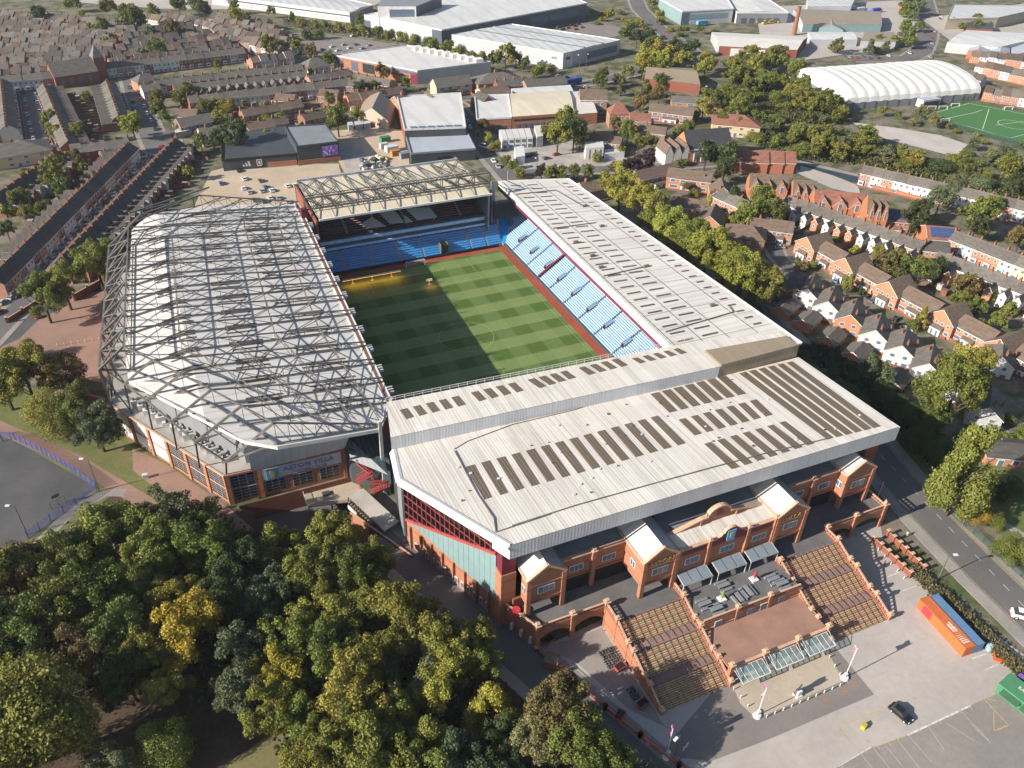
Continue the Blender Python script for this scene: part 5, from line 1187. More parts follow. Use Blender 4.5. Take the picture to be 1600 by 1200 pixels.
# white gabled pairs
wg=[((117.8,-26.6),WHITE,'narrow white gabled house nearest the dark tree'),((118.7,-36.1),WHITE,'wide white gabled house with two dark windows behind the brown outbuildings'),((119.7,-46.0),ORANGE,'orange gabled house between two white gabled neighbours'),((120.5,-56.7),WHITE,'white gabled house beside the orange gabled one'),((121.6,-67.0),WHITE,'white gabled house with a white car parked behind'),((121.8,-77.9),WHITE,'white gabled house near the bushy grey tree'),((121.9,-88.5),WHITE,'white gabled house behind the tall verge tree'),((120.4,-101.4),GREYW,'grey gabled house above the black roofed bungalow'),((146.5,-83.6),WHITE,'white house at the right edge below the stepped row')]
for i,(a,cw,lb) in enumerate(wg):
    house('front_gable',Vector(a)+Vector((5,3)),RAD(-47+90-90) if False else RAD(-52),cw,T_G,lb,'gabled pairs',(1.0,1.0,.95))
house('detached',(121.1,-20.6),RAD(38),BROWN,T_D,'dark roofed house in shade beside the long grey roof trees',None,(1.3,1.2,.9))
for i,(a,lb) in enumerate((((109.9,-27.2),'small dark roofed outbuilding nearest the long grey roof'),((111.3,-37.0),'brown roofed outbuilding with orange gable before the wide white house'),((111.8,-48.6),'brown roofed lean outbuilding with glazed end beside the orange gable'),((113.1,-59.1),'brown roofed outbuilding before the white gable row, in the middle'),((113.5,-75.5),'low brown roofed outbuilding behind the bushy grey tree'))):
    house('outbuilding',a,RAD(25),ORANGE if i<4 else BROWN,T_G,lb,'garden outbuildings',(1.25,1.1,1))
house('outbuilding',(116.4,-113.1),RAD(-30),ORANGE,T_D,'black roofed orange bungalow at the right edge beside the tall tree',None,(1.8,1.5,1.1))
# houses between the end stand and the school
mid=[('detached',(926,153,8),-22,PINK,T_B,'tall pinkish house with white end by the blue lorry',(1.5,1.3,1.6)),('hip',(967,170,9),-20,PINK,T_R,'three storey square house with red hipped roof',(.85,.8,1.35)),('detached',(1000,182,7),-25,ORANGE,T_R,'red roofed house between two brown roofed blocks',(1.1,1.1,1.1)),
 ('detached',(1020,202,6),-40,PINK,T_B,'brown roofed house left of the black roofed church',(1.4,1.1,1)),('link',(1050,172,6),-42,PINK,T_B,'long brown roofed terrace block above the church',(2.3,1,1)),('link',(1088,156,5),-30,ORANGE,T_G,'flat long orange brick building near the railway',(2.7,1,.8)),
 ('detached',(942,217,5),-40,PINK,T_B,'long low brown roofed house beside the yellow tree',(1.9,1.1,.9)),('link',(1022,268,6),8,BROWN,T_B,'brown roofed house row below the church road',(2.2,1,1)),('link',(1078,273,6),-40,ORANGE,T_B,'orange brown roofed house right of the church road row',(1.9,1,1)),('detached',(926,288,6),5,ORANGE,T_B,'orange gabled house beside the far end of the long grey roof',(1.4,1.2,1)),
 ('gable_unit',(1128,293,7),-30,ORANGE,T_B,'orange gabled house with white edging below the dark church trees',(.9,1,1)),('hip',(1150,190,6),-35,CREAM,T_R,'cream walled house with bright red roof above the school',(1.9,1.2,1.1)),
 ('detached',(1075,316,6),-42,ORANGE,T_B,'brown roofed house behind the tree line, nearest the church',(1.5,1.1,1)),('gable_unit',(1112,338,6),-45,ORANGE,T_B,'brown roofed gabled house behind the middle of the tree line',(1,1.2,.95)),('hip',(1165,362,6),-40,BROWN,T_B,'square brown roofed house behind the near end of the tree line',(1.2,1,1)),('detached',(1200,350,6),-40,BROWN,T_B,'brown roofed house at the turn of the close',(1.4,1.1,1)),
 ('detached',(293,176,6),-25,CREAM,T_B,'pale roofed house among trees left of the brown maisonettes',(1.1,1.2,1)),('link',(302,188,6),14,BROWN,T_G,'grey roofed pair of houses above the pale flat shed',(1.6,1,1)),('detached',(335,203,6),5,CREAM,T_G,'grey roofed cream house above the dark shop trees',(1.5,1.3,1)),('detached',(447,152,6),-30,ORANGE,T_B,'brown roofed gabled house before the red and white row',(1.1,1.2,1)),('detached',(515,145,6),-30,ORANGE,T_B,'brown roofed gabled house by the parked vans',(1.1,1.2,1)),
 ('hip',(22,232,6),10,CREAM,T_G,'pale roofed corner building at the left edge of the view',(2.2,1.4,1)),('hip',(226,120,7),20,ORANGE,T_G,'orange corner house at the top of the second street',(1,.8,1)),('detached',(234,133,7),10,WHITE,T_G,'white corner house with orange painted side',(1,1,1)),('detached',(172,240,6),12,RED,T_G,'red gabled house in the back court',(.8,1,1)),
 ('hip',(492,100,7),10,WHITE,T_G,'white hipped house beside the superstore',(1.1,1,1.2)),('detached',(557,130,6),-25,PINK,T_G,'pinkish house with dormers by the superstore drive',(1.4,1,1)),('hip',(775,118,8),0,PINK,T_G,'brown hipped shop block right of the superstore',(2.2,1.2,1.1)),('link',(705,128,7),5,CREAM,T_G,'cream fronted flat block in front of the superstore',(2.2,1,1.2)),('detached',(770,138,6),5,CREAM,T_B,'low shop with brown roof on the high street',(1.8,1.2,.9)),('link',(850,126,7),4,PINK,T_G,'grey roofed shop terrace beyond the ribbed works roof',(2.6,1,1)),
 ('detached',(640,153,8),10,ORANGE,T_B,'tall gabled orange villa behind the training hall',(1.8,1.4,1.3)),('gable_unit',(668,152,8),10,ORANGE,T_B,'steep gabled orange house beside the small green',(.9,1,1.1)),('gable_unit',(755,155,6),8,RED,T_D,'red gabled chapel like shop on the high street corner',(.9,1,1)),('detached',(815,146,6),-5,CREAM,T_B,'cream yard building behind the ribbed works roof',(2,1.4,.8))]
for kd,pp,rz,wl,tl,lb,sc in mid:
    house(kd,MIDP[pp],RAD(rz),wl,tl,lb,None,sc)
# school
for i,(pp,sc,lb) in enumerate((((1200,283,8),(1,1,1),'orange school block with three steep gables, left of the yard'),((1256,292,8),(.6,1,1),'narrow orange school block with one tall chimney gable'),((1310,310,8),(1.25,1,1),'long orange school block with red tiled roof and three gables'),((1368,322,10),(.5,1.1,1.35),'tallest orange school block with tile hung bay'))):
    house('school',MIDP[pp],RAD(-32),(.42,.17,.085),T_B if i!=2 else T_R,lb,'school buildings',sc,'school')
for i,pp in enumerate(((1172,243,7),(1196,243,7),(1214,243,7))): house('gable_unit',MIDP[pp],RAD(-118),(.34,.13,.075),T_R,f'red roofed rear school hall, {ordn(i)} of three parallel gables from the left','school buildings',(.9,1.5,1),'school')
for pp,lb,sc in (((1398,335,6),'orange school wing with a small solar array on its roof',(1,1.3,1)),((1470,362,6),'orange school wing with the larger solar array beside the big dark tree',(1.25,1.4,1))):
    t=house('link',MIDP[pp],RAD(-32),(.42,.175,.09),T_R,lb,'school buildings',sc,'school')
    for i in range(5):
        for j in range(2):
            s=MB(); x=-4+i*1.5; y0,y1=-3.9+j*1.75,-2.3+j*1.75; zf=lambda y:5.2+(y+4.5)*.667+.38
            s.poly([(x,y0,zf(y0)),(x+1.35,y0,zf(y0)),(x+1.35,y1,zf(y1)),(x,y1,zf(y1))],'solar'); s.obj('solar_panel',t)
# church with big dark roof
t=thing('church','church with large dark slate roof and white pinnacled front by the road','church',(*MIDP[(1075,238,3)],0),RAD(-8))
b=MB(); b.box(-4,20,-8,8,0,7,'wall'); b.poly([(20,-8,7),(20,8,7),(20,0,14)],'wall'); b.poly([(-4,8,7),(-4,-8,7),(-4,0,14)],'wall'); o=b.obj('wall',t); o.color=(*ORANGE,1)
b=MB(); b.poly([(-4.3,-8.6,6.7),(20.3,-8.6,6.7),(20.3,0,14.3),(-4.3,0,14.3)],'tile'); b.poly([(20.3,8.6,6.7),(-4.3,8.6,6.7),(-4.3,0,14.3),(20.3,0,14.3)],'tile'); o=b.obj('roof',t); o.color=(.055,.055,.06,1)
b=MB()
for x in (-14,-9.5,-5): b.box(x-2,x+2,-8,4,0,6,'wall'); b.poly([(x-2,-8.02,6),(x+2,-8.02,6),(x,-8.02,10)],'wall')
o=b.obj('front_gables',t); o.color=(*WHITE,1)
b=MB()
for x in (-14,-9.5,-5): b.poly([(x-2.2,-8.1,5.8),(x,-8.1,10.1),(x,4,10.1),(x-2.2,4,5.8)],'tile'); b.poly([(x+2.2,4,5.8),(x,4,10.1),(x,-8.1,10.1),(x+2.2,-8.1,5.8)],'tile')
o=b.obj('front_roofs',t); o.color=(*T_B,1)
for x in (0,4,8,12,16): f=MB(); f.box(x-1,x+1,-8.3,-8,1,7.4,'white'); f.box(x-.6,x+.6,-8.4,-8.3,1.6,6.4,'glassb'); f.obj('tall_window',t)
# chapel with spire in the left streets
t=thing('chapel','dark brick chapel hall with a pointed turret among the left terraces','chapel',(*MIDP[(118,118,4)],0),RAD(14))
b=MB(); b.box(-13,11,-8,8,0,7,'darkbrick'); b.poly([(-13,8,7),(-13,-8,7),(-13,0,13)],'darkbrick'); b.poly([(11,-8,7),(11,8,7),(11,0,13)],'darkbrick'); b.obj('wall',t)
b=MB(); b.poly([(-13.3,-8.5,6.7),(11.3,-8.5,6.7),(11.3,0,13.2),(-13.3,0,13.2)],'tile'); b.poly([(11.3,8.5,6.7),(-13.3,8.5,6.7),(-13.3,0,13.2),(11.3,0,13.2)],'tile'); o=b.obj('roof',t); o.color=(*T_G,1)
b=MB(); b.box(11,17,-4,3,0,13,'darkbrick'); b.obj('tower',t); b=MB(); b.poly([(10.8,-4.2,13),(17.2,-4.2,13),(14,-.5,20)],'tile'); b.poly([(17.2,-4.2,13),(17.2,3.2,13),(14,-.5,20)],'tile'); b.poly([(17.2,3.2,13),(10.8,3.2,13),(14,-.5,20)],'tile'); b.poly([(10.8,3.2,13),(10.8,-4.2,13),(14,-.5,20)],'tile'); o=b.obj('spire',t); o.color=(.16,.16,.17,1)
for x in (-9,-4,1,6): f=MB(); f.box(x-1,x+1,-8.2,-8,2,5.6,'glassb'); f.obj('window',t)
# the many farther terrace houses, joined by colour into one mass
def stuffhouses():
    b=MB()
    def C(c): 
        k='hw_%03d%03d%03d'%tuple(int(x*1000) for x in c)
        if k not in MT: MT[k]=M(k,c,tuple(x*.82 for x in c),.4,.9)
        return k
    for c,rz,sx,dep,hs,wl,tl in STUFF:
        q=Matrix.Rotation(rz,3,'Z'); hw=2.5*sx; d=4.1*dep; ze,zr=5.4*hs,8.2*hs; m_=C(wl); r_=C(tl)
        P=lambda x,y,z: tuple(q@Vector((x,y,z))+Vector((c.x,c.y,0)))
        for s in (-1,1): b.poly([P(-hw*s,d*-s,0),P(hw*s,d*-s,0),P(hw*s,d*-s,ze),P(-hw*s,d*-s,ze)],m_); b.poly([P(-hw,s*(d+.3),ze-.2),P(hw,s*(d+.3),ze-.2),P(hw,0,zr),P(-hw,0,zr)],r_)
        for s in (-1,1): b.poly([P(hw*s,-d,0),P(hw*s,d,0),P(hw*s,d,ze),P(hw*s,0,zr),P(hw*s,-d,ze)],m_)
        def bx(x0,x1,y0,y1,z0,z1,m): 
            i=len(b.v); b.v+=[P(x,y,z) for z in (z0,z1) for x,y in ((x0,y0),(x1,y0),(x1,y1),(x0,y1))]; k=b.mi(m)
            for fc in ((0,1,5,4),(1,2,6,5),(2,3,7,6),(3,0,4,7),(4,5,6,7)): b.f.append(tuple(i+t for t in fc)); b.m.append(k)
        if random.random()<.7: xo=random.uniform(-.6,.3); bx(-hw-.2+xo,-hw+.2+xo,-.45,.45,zr-1,zr+random.uniform(.5,1.2),'chim')
        bx(-hw,.2,d,d+4.5,0,4.4*hs,m_); b.poly([P(-hw-.1,d-1,6.2*hs),P(.3,d-1,6.2*hs),P(.3,d+4.8,4.5*hs),P(-hw-.1,d+4.8,4.5*hs)],r_)
        for xx,zz in ((-1.1,4.1),(1.2,4.1),(-1,1.5)): bx(xx-.55,xx+.55,-d-.08,-d,zz-.65,zz+.65,'frame'); bx(xx-.42,xx+.42,-d-.11,-d-.08,zz-.5,zz+.5,'glassb')
    o=b.obj('terraced_houses',None,None,'stuff'); tag(o,'mass of small brick terraced houses filling the far left streets','houses')
stuffhouses()
def gardens():
    R=random.Random(12); b=MB()
    for c,rz,wd in GARD:
        q=Matrix.Rotation(rz,2)
        def bx(x0,x1,y0,y1,z1,m,mt=None):
            P=[tuple(q@Vector(p)+c) for p in ((x0,y0),(x1,y0),(x1,y1),(x0,y1))]; b.prism(P,0,z1,m,mt,bottom=False)
        y0=4.2; y1=y0+R.uniform(9,13)
        bx(-wd/2-.1,-wd/2+.1,y0,y1,1.6,'darkbrick' if R.random()<.5 else 'wood')
        if R.random()<.4: x=R.uniform(-wd/2+.4,wd/2-2.4); bx(x,x+R.uniform(1.6,2.4),y1-2.6,y1-.4,2.2,R.choice(['wood','darkbrick','wallpale0']) if False else R.choice(['wood','darkbrick','concrete']),R.choice(['concrete','midgrey','wood']))
        if R.random()<.45: bx(-wd/2+.2,wd/2-.2,y0+5,y1-3,.06,R.choice(['pave','concrete','pinkpave']))
        for k in range(R.choice([0,0,1,2])):
            x=R.uniform(-wd/2+.6,wd/2-.6); y=R.uniform(y0+1.5,y1-.5); s=R.uniform(.5,1.3); o=q@Vector((x,y))+c
            for j in range(7): 
                z=R.uniform(.2,1.1)*s*1.6; p=Vector((o.x+R.gauss(0,.4)*s,o.y+R.gauss(0,.4)*s,z)); n=Vector((R.gauss(0,.7),R.gauss(0,.7),.8)).normalized(); a=n.orthogonal().normalized()*s*.55; d=n.cross(a); b.poly([tuple(p-a),tuple(p-d),tuple(p+a),tuple(p+d)],'hedgegreen')
        bx(-wd/2,wd/2,-6.4,-6.2,.9,'darkbrick','concrete')
    o=b.obj('garden_walls',None,None,'stuff'); tag(o,'low garden walls, sheds and shrubs behind the rows of terraced houses','garden walls')
gardens()
print('houses',NH[0],'stuff',len(STUFF))

# ================================================================ large sheds, yards, works
def shed(label,q,h,wallm,roofm,cat='warehouse',rise=0,parapet=None,ridge=0,doors=None,bands=None,z0=0,name='warehouse',ribs=0,group=None):
    """q: four plan corners in order; ridge 0 runs along q0-q1, 1 along q1-q2; bands: (side,s0,s1,z0,z1,mat)"""
    q=[Vector(p) for p in q]; a=sum(q[j].x*q[(j+1)%4].y-q[(j+1)%4].x*q[j].y for j in range(4))
    t=thing(name,label,cat,(q[0].x,q[0].y,z0),0,group); q=[p-q[0] for p in q]
    sg=1 if a>0 else -1
    w_=MB()
    for j in range(4):
        p,r=q[j],q[(j+1)%4]; m_=wallm[j%len(wallm)] if isinstance(wallm,(list,tuple)) else wallm
        if rise and (j%2)!=(ridge%2): mid=(p+r)/2; w_.poly([(p.x,p.y,0),(r.x,r.y,0),(r.x,r.y,h),(mid.x,mid.y,h+rise),(p.x,p.y,h)][::sg],m_)
        else: w_.poly([(p.x,p.y,0),(r.x,r.y,0),(r.x,r.y,h),(p.x,p.y,h)][::sg],m_)
    w_.obj('wall',t)
    r_=MB()
    if rise:
        i0=0 if ridge==0 else 1
        A,B,C_,D_=[q[(i0+k)%4] for k in range(4)]; m0=(A+D_)/2; m1=(B+C_)/2; T=lambda p,z:(p.x,p.y,z)
        r_.poly([T(A,h+.05),T(B,h+.05),T(m1,h+rise+.05),T(m0,h+rise+.05)][::sg],roofm); r_.poly([T(C_,h+.05),T(D_,h+.05),T(m0,h+rise+.05),T(m1,h+rise+.05)][::sg],roofm)
    else: r_.poly([(p.x,p.y,h-.1 if parapet else h+.02) for p in q][::sg],roofm)
    r_.obj('roof',t)
    if parapet:
        f=MB()
        for j in range(4): p,r=q[j],q[(j+1)%4]; f.beam((p.x,p.y,h),(r.x,r.y,h),.5,parapet,.9)
        f.obj('parapet',t)
    for (sd,s0,s1,za,zb_,m_) in (bands or []):
        p,r=q[sd],q[(sd+1)%4]; d=(r-p); L=d.length; d/=L; nn=Vector((d.y,-d.x))*sg
        a_=p+d*(L*s0); c_=p+d*(L*s1); f=MB(); f.prism([tuple(a_-nn*.1),tuple(c_-nn*.1),tuple(c_+nn*.14),tuple(a_+nn*.14)],za,zb_,m_); f.obj('window' if 'glass' in m_ else 'panel',t)
    for (sd,s0,s1,n,za,zb_,m_) in (doors or []):
        p,r=q[sd],q[(sd+1)%4]; d=(r-p); L=d.length; d/=L; nn=Vector((d.y,-d.x))*sg
        for k in range(n):
            a_=p+d*(L*(s0+(s1-s0)*k/n)); c_=a_+d*(L*(s1-s0)/n*.62); f=MB(); f.prism([tuple(a_-nn*.1),tuple(c_-nn*.1),tuple(c_+nn*.16),tuple(a_+nn*.16)],za,zb_,m_); f.obj('door',t)
    return t,q,sg
MT['roofpale']=corrugated('pale_shed_roof',(.54,.53,.51),(.40,.38,.36),14,0,amt=.12,dirtamt=.25,depth=0,line=.985)
MT['rooftwo']=corrugated('ribbed_shed_roof',(.50,.50,.49),(.38,.38,.37),6,0,amt=.25,dirtamt=.3,depth=0,line=.7)
MT['wallpale']=M('pale_cladding',(.42,.43,.44),(.36,.37,.38),.05,.5); MT['wallblue']=M('blue_grey_cladding',(.085,.10,.125),(.07,.08,.10),.05,.5)
shed('largest white roofed distribution warehouse at the top of the view',[(81.3,410.3),(119.4,351.8),(258.1,400.2),(254.5,496.2)],12,['wallpale','wallblue','wallblue','wallpale'],'roofpale',rise=1.2,ridge=1,parapet='white',bands=[(0,.0,.08,2,9,'wallblue'),(1,.58,.7,1.5,9,'glassb'),(1,.72,.93,4,8,'glassb'),(0,.88,1,0,11.8,'wallblue')])
t,q,sg=shed('second warehouse with ridged grey roof and white corner offices',[(124.8,346.4),(176.1,278.7),(229.5,297.9),(177.3,363.2)],9.5,['wallpale','wallpale','wallpale','wallpale'],'rooftwo',rise=.8,parapet='white',bands=[(0,0,.07,0,9.3,'white'),(0,.86,1,0,9.3,'white'),(1,0,.16,0,9.3,'white'),(1,.4,.95,2.5,7,'glassb'),(1,.05,.12,5,7,'glassb'),(0,.9,.95,5,7,'glassb')])
f=MB()
for s in (.36,.68):
    a=q[0].lerp(q[3],s)
    c=q[1].lerp(q[2],s); f.beam((a.x,a.y,10.3),(c.x,c.y,10.3),2.2,'midgrey',.5)
f.obj('roof_valley',t,None,'stuff')
shed('long grey roofed shed with a row of white dock doors, top left',[(-8.9,538.9),(79.1,444.7),(103.1,465.5),(45.2,584.7)],7.,['white','midgrey','midgrey','white'],'rooftwo',rise=1,parapet='white',doors=[(0,.02,.97,22,.6,3.6,'wallpale')],bands=[(0,0,1,4.2,5.2,'wallblue')])
shed('white office block beyond the largest warehouse',[(88.2,397.9),(114.1,390.1),(143.6,418.0),(105.3,439.0)],20,['white','wallblue','wallblue','white'],'midgrey',cat='office block',bands=[(0,.3,.95,8+3*0,18,'glassb')],name='office_block')
t,q,sg=shed('superstore with broad pale roof, orange brick front and grey end wall',[(37.3,327.3),(76.2,276.1),(126.2,280.4),(89.1,335.6)],8,['brick','wallpale','wallpale','white'],'roofpale',cat='superstore',parapet='steelw',name='superstore',bands=[(0,.02,.12,1,6,'glassb'),(0,.22,.30,1,6.5,'glassb'),(0,.36,.5,1,6.5,'glass'),(0,.55,.98,5.5,7,'glassb'),(0,.92,1,0,6.5,'maroon'),(0,.55,.9,3.6,4.4,'teal')])
f=MB(); 
for k in range(9): s=.1+.09*k; a=q[3].lerp(q[2],s); f.box(a.x-3,a.x+2,a.y-9,a.y-4,8,10,'white')
f.obj('plant_housing',t,None,'stuff')
shed('white roofed works with green glass panels, top right of the dual carriageway',[(329.5,407.3),(321.0,360.3),(366.4,356.1),(401.6,419.0)],10,['glassg','wallpale','wallpale','white'],'roofpale',parapet='white',bands=[(1,0,.15,0,9,'glassb'),(1,.15,.9,4,7.5,'glassg')])
shed('grey walled depot with wavy white roof and yellow vans outside',[(367.2,351.6),(407.8,339.2),(431.7,404.3),(398.5,414.1)],8,['midgrey','midgrey','white','white'],'roofpale',rise=1,ridge=1,parapet='white',doors=[(0,.1,.9,5,.2,4,'wallblue')])
shed('old brick works with grey roof and white extension below the depot',[(296.1,275.1),(342.7,249.1),(374.7,276.4),(315.2,311.5)],6,['darkbrick','darkbrick','darkbrick','wallpale'],'roofgrey',rise=2)
shed('white flat roofed annex against the old brick works',[(302.4,270.1),(323.8,259.5),(338.1,277.1),(314.2,284.8)],5,'white','roofpale')
t=thing('brick_chimney','tall tapering brick factory chimney','chimney stack',(*(387.5,305.5),0)); f=MB(); f.cone((0,0),1.9,1.3,0,19,'chim',12); f.cone((0,0),1.6,1.6,19,20.5,'darkbrick',12); f.obj('shaft',t)
shed('long pale green and brown roofed shed beside the chimney',[(399.1,310.4),(460.2,291.3),(494.0,327.8),(428.6,357.6)],6,['glassg','wallpale','wallpale','wallpale'],'browncap',rise=1.5)
shed('white roofed shed below the pale green shed',[(375.5,272.7),(409.0,262.0),(422.4,282.0),(388.8,292.7)],5,'wallpale','roofpale',rise=1)
shed('brown pitched workshop among the white sheds',[(409.4,303.5),(423.6,292.6),(446.9,328.0),(434.8,327.0)],4,'glassg','browncap',rise=3,ridge=1)
shed('brown roofed store right of the white roofed shed',[(408.5,258.2),(431.3,247.0),(454.5,271.8),(432.1,278.9)],5,'wallpale','browncap',rise=1.5)
shed('grey shed at the top edge above the lorry park',[(443.4,358.1),(480.0,347.1),(520.7,383.8),(476.0,396.8)],7,'wallpale','rooftwo',rise=1)
shed('pale concrete warehouse at the top right beside the arterial road',[(518.1,281.7),(563.8,272.3),(647.6,291.4),(567.5,320.7)],8,'tan','rooftwo',parapet='concrete')
shed('broad pale grey shed above the far right terraces',[(461.2,228.5),(485.8,205.4),(566.6,216.6),(506.8,252.4)],7,'wallpale','roofpale',rise=1)
for k in range(3): shed(f'orange brick saw tooth workshop, {ordn(k)} from the left, above the far terraces',[(462.4,210.5),(470.0,200.7),(494.6,218.7),(486.9,229.0)] if k==0 else ([(471.4,200.3),(483.3,192.8),(508.9,214.1),(494.6,218.7)] if k==1 else [(484.3,192.5),(514.8,186.0),(545.5,210.0),(513.2,216.6)]),5,'brick','silver',rise=2,ridge=1,name='workshop',cat='workshop',group='saw tooth workshops')
shed('dark roofed shed among trees at the top right',[(521.5,263.5),(538.2,253.9),(557.2,270.2),(538.0,280.8)],5,'darkbrick','darkgrey',rise=1)
# ribbed sports dome
def dome():
    A=Vector((295,146.3));B=Vector((389,134.9));C_=Vector((305.3,203.7)); ux=(B-A); uy=(C_-A)
    t=thing('sports_dome','large white ribbed barrel roofed sports dome by the green pitch','sports hall',(A.x,A.y,0)); nb=13
    def P(s,a):
        v=.5-.5*math.cos(a); zz=4+9.0*math.sin(a)**.8; q=ux*s+uy*v; return (q.x,q.y,zz)
    for k in range(nb):
        f=MB(); nu=4; na=14
        for i in range(nu):
            for j in range(na):
                def pt(i_,j_):
                    s=(k+i_/nu)/nb; a=math.pi*j_/na; x,y,z=P(s,a); return (x,y,z+.45*math.sin(math.pi*i_/nu)-.1)
                f.poly([pt(i,j),pt(i+1,j),pt(i+1,j+1),pt(i,j+1)],'white')
        o=f.obj('roof_bay',t)
    for s in (0,1):
        f=MB(); pts=[P(s,math.pi*j/14) for j in range(15)]; f.poly(pts if s==0 else pts[::-1],'white'); f.obj('end_panel',t)
    f=MB(); 
    for p,q in ((Vector((0,0)),ux),(ux,ux+uy),(ux+uy,uy),(uy,Vector((0,0)))): f.poly([(p.x,p.y,0),(q.x,q.y,0),(q.x,q.y,4.05),(p.x,p.y,4.05)],'midgrey')
    f.obj('base_wall',t)
    for k in range(12): f=MB(); p=ux*((k+.5)/12); f.box(p.x-.15,p.x+.15,p.y-.2,p.y-.02,0,4,'darkgrey'); f.obj('pilaster',t)
    f=MB(); p=ux*.58; f.box(p.x-7,p.x+7,p.y-5,p.y,0,4.3,'steelw','silver'); f.box(p.x-6,p.x+6,p.y-5.2,p.y-5,0,3.3,'darkgrey'); f.obj('entrance',t)
dome()
for p,lb in (((346.0,130.7),'small white goal at the left corner of the green pitch'),((352.7,128.3),'second white goal on the near left side of the green pitch'),((363.8,129.5),'white goal near the dome wall'),((390.1,113.9),'white goal at the far side of the green pitch'),((334.9,110.3),'white goal outside the near fence of the green pitch')):
    t=thing('football_goal',lb,'goal',(*p,0),RAD(-20),'small pitch goals'); b=MB()
    for x in (-2.5,2.5): b.beam((x,0,0),(x,0,2),.3,'white'); b.beam((x,0,2),(x,1.6,0),.2,'white')
    b.beam((-2.5,0,2),(2.5,0,2),.3,'white'); b.beam((-2.5,1.6,0),(2.5,1.6,0),.2,'white'); b.obj('goal_frame',t)
# buildings round the end stand
t,q,sg=shed('dark grey club shop with flat dark roof and white wall emblems',[(-52.9,174.4),(-19.5,170.6),(-4.6,208),(-46,221)],5.4,'darkgrey','darkgrey',cat='shop',name='club_shop',parapet='black')
d=(q[1]-q[0]).normalized(); ang=math.atan2(d.y,d.x); nn=Vector((d.y,-d.x))*sg
f=MB(); c=q[0]+d*9+nn*.15
for k in range(3): x=k*1.25; a=c+d*x; f.poly([(a.x,a.y,1.6),(a.x+d.x*1.0,a.y+d.y*1.0,1.6),(a.x+d.x*(1.0-.55),a.y+d.y*(1-.55),2.3+k*.75),(a.x+d.x*-.35,a.y+d.y*-.35,2.6+k*.75)],'white')
f.obj('stripe_emblem',t)
f=MB(); c=q[0]+d*15.2+nn*.15
for a,b_,z0,z1 in ((0,.35,1.7,4.4),(2.1,2.45,1.7,4.4),(0,2.45,4.1,4.45),(.2,2.2,1.3,1.75),(.8,1.7,2.2,3.6)): p=c+d*a;r=c+d*b_; f.prism([tuple(p),tuple(r),tuple(r+nn*.08),tuple(p+nn*.08)],z0,z1,'white')
f.obj('shield_emblem',t)
f=MB(); p=q[0]+d*20; r=q[1]; f.prism([tuple(p),tuple(r),tuple(r+nn*.3),tuple(p+nn*.3)],0,2.6,'brick'); f.obj('brick_plinth',t)
t,q,sg=shed('tall dark grey block with a purple picture screen',[(-19,169.5),(0.8,169.5),(0.8,196),(-18.5,199)],9.2,'darkgrey','midgrey',cat='shop',name='shop_tower',parapet='darkgrey')
f=MB(); f.box(11.2,19.6,-.25,0,2.8,8.4,'black'); f.box(11.6,19.2,-.35,-.25,3.1,8.1,'purple')
f.obj('picture_screen',t); f=MB(); random.seed(9)
for k in range(9): x=11.9+random.random()*6.5;z=3.4+random.random()*4; f.box(x,x+random.uniform(.3,1),-.42,-.35,z,z+random.uniform(.3,1.1),'cladding')
f.obj('screen_shapes',t,None,'stuff'); f=MB(); f.box(-.2,20,-.3,0,0,2.4,'brick'); f.obj('brick_plinth',t)
t,q,sg=shed('training hall with cream flat roof over a dark grey wall',[(35.5,174.4),(65.2,167.5),(83.3,221.8),(48.2,227.1)],9.5,['darkgrey','midgrey','wallpale','darkbrick'],'roofpale',cat='sports hall',name='training_hall',parapet='steelw')
f=MB(); a=q[0];c=q[1]
for k in range(6): p=a.lerp(c,.12+k*.145); r=a.lerp(c,.235+k*.145); f.prism([(p.x,p.y+1.6),(r.x,r.y+1.6),(r.x,r.y+4),(p.x,p.y+4)],9.3,9.75,'glassb')
f.obj('roof_lights',t,None,'stuff')
t,q,sg=shed('silver roofed lower hall with dark grey front wall behind the end stand',[(31.1,152.0),(62.5,147.7),(66.8,168.9),(36.4,176.0)],5.6,['darkgrey','darkgrey','darkgrey','darkgrey'],'silver',cat='sports hall',name='lower_hall',bands=[(0,.4,.62,.1,3.2,'black'),(0,.66,.70,.1,2.4,'nosing')],parapet='midgrey')
t,q,sg=shed('old works with cream ribbed roof and orange brick front',[(97.1,181.6),(131.6,177.0),(147.5,214.2),(112.1,219.0)],7,'brick','roofcream',cat='works',name='works',rise=2,bands=[(0,.02,.98,4.6,5.6,'glass')],doors=[(0,.06,.95,9,.2,3,'glassb')])
shed('white flat roofed wing at the left of the old works',[(78.3,185.2),(96.8,181.8),(111.4,219.3),(92.5,223.4)],6.6,['brick','brick','brick','brick'],'roofpale',cat='works',name='works',parapet='white',doors=[(0,.1,.9,5,.2,2.6,'glassb')])
shed('grey roofed wing at the right of the old works',[(132.0,176.8),(145.1,175.5),(158.7,212.8),(147.9,214.0)],6,'brick','roofgrey',cat='works',name='works',rise=1.5)
shed('white roofed strip behind the cream works roof',[(113.5,218.5),(150.0,213.3),(153.9,225.0),(117.6,229.7)],6.5,'wallpale','roofpale',cat='works',name='works')
shed('brown barrel roofed depot near the railway bridge',[(204.3,223.9),(229.8,201.3),(245.6,233.1),(221.0,247.5)],6,'darkbrick','browncap',cat='depot',name='depot',rise=3)
shed('brown roofed hall with pale gable front by the yard',[(23.4,218.8),(35.2,202.7),(46.8,227.5),(36.3,246.8)],5,'tan','browncap',cat='hall',name='hall',rise=5,ridge=1,doors=[(0,.3,.8,3,1.5,3,'darkbrick')])
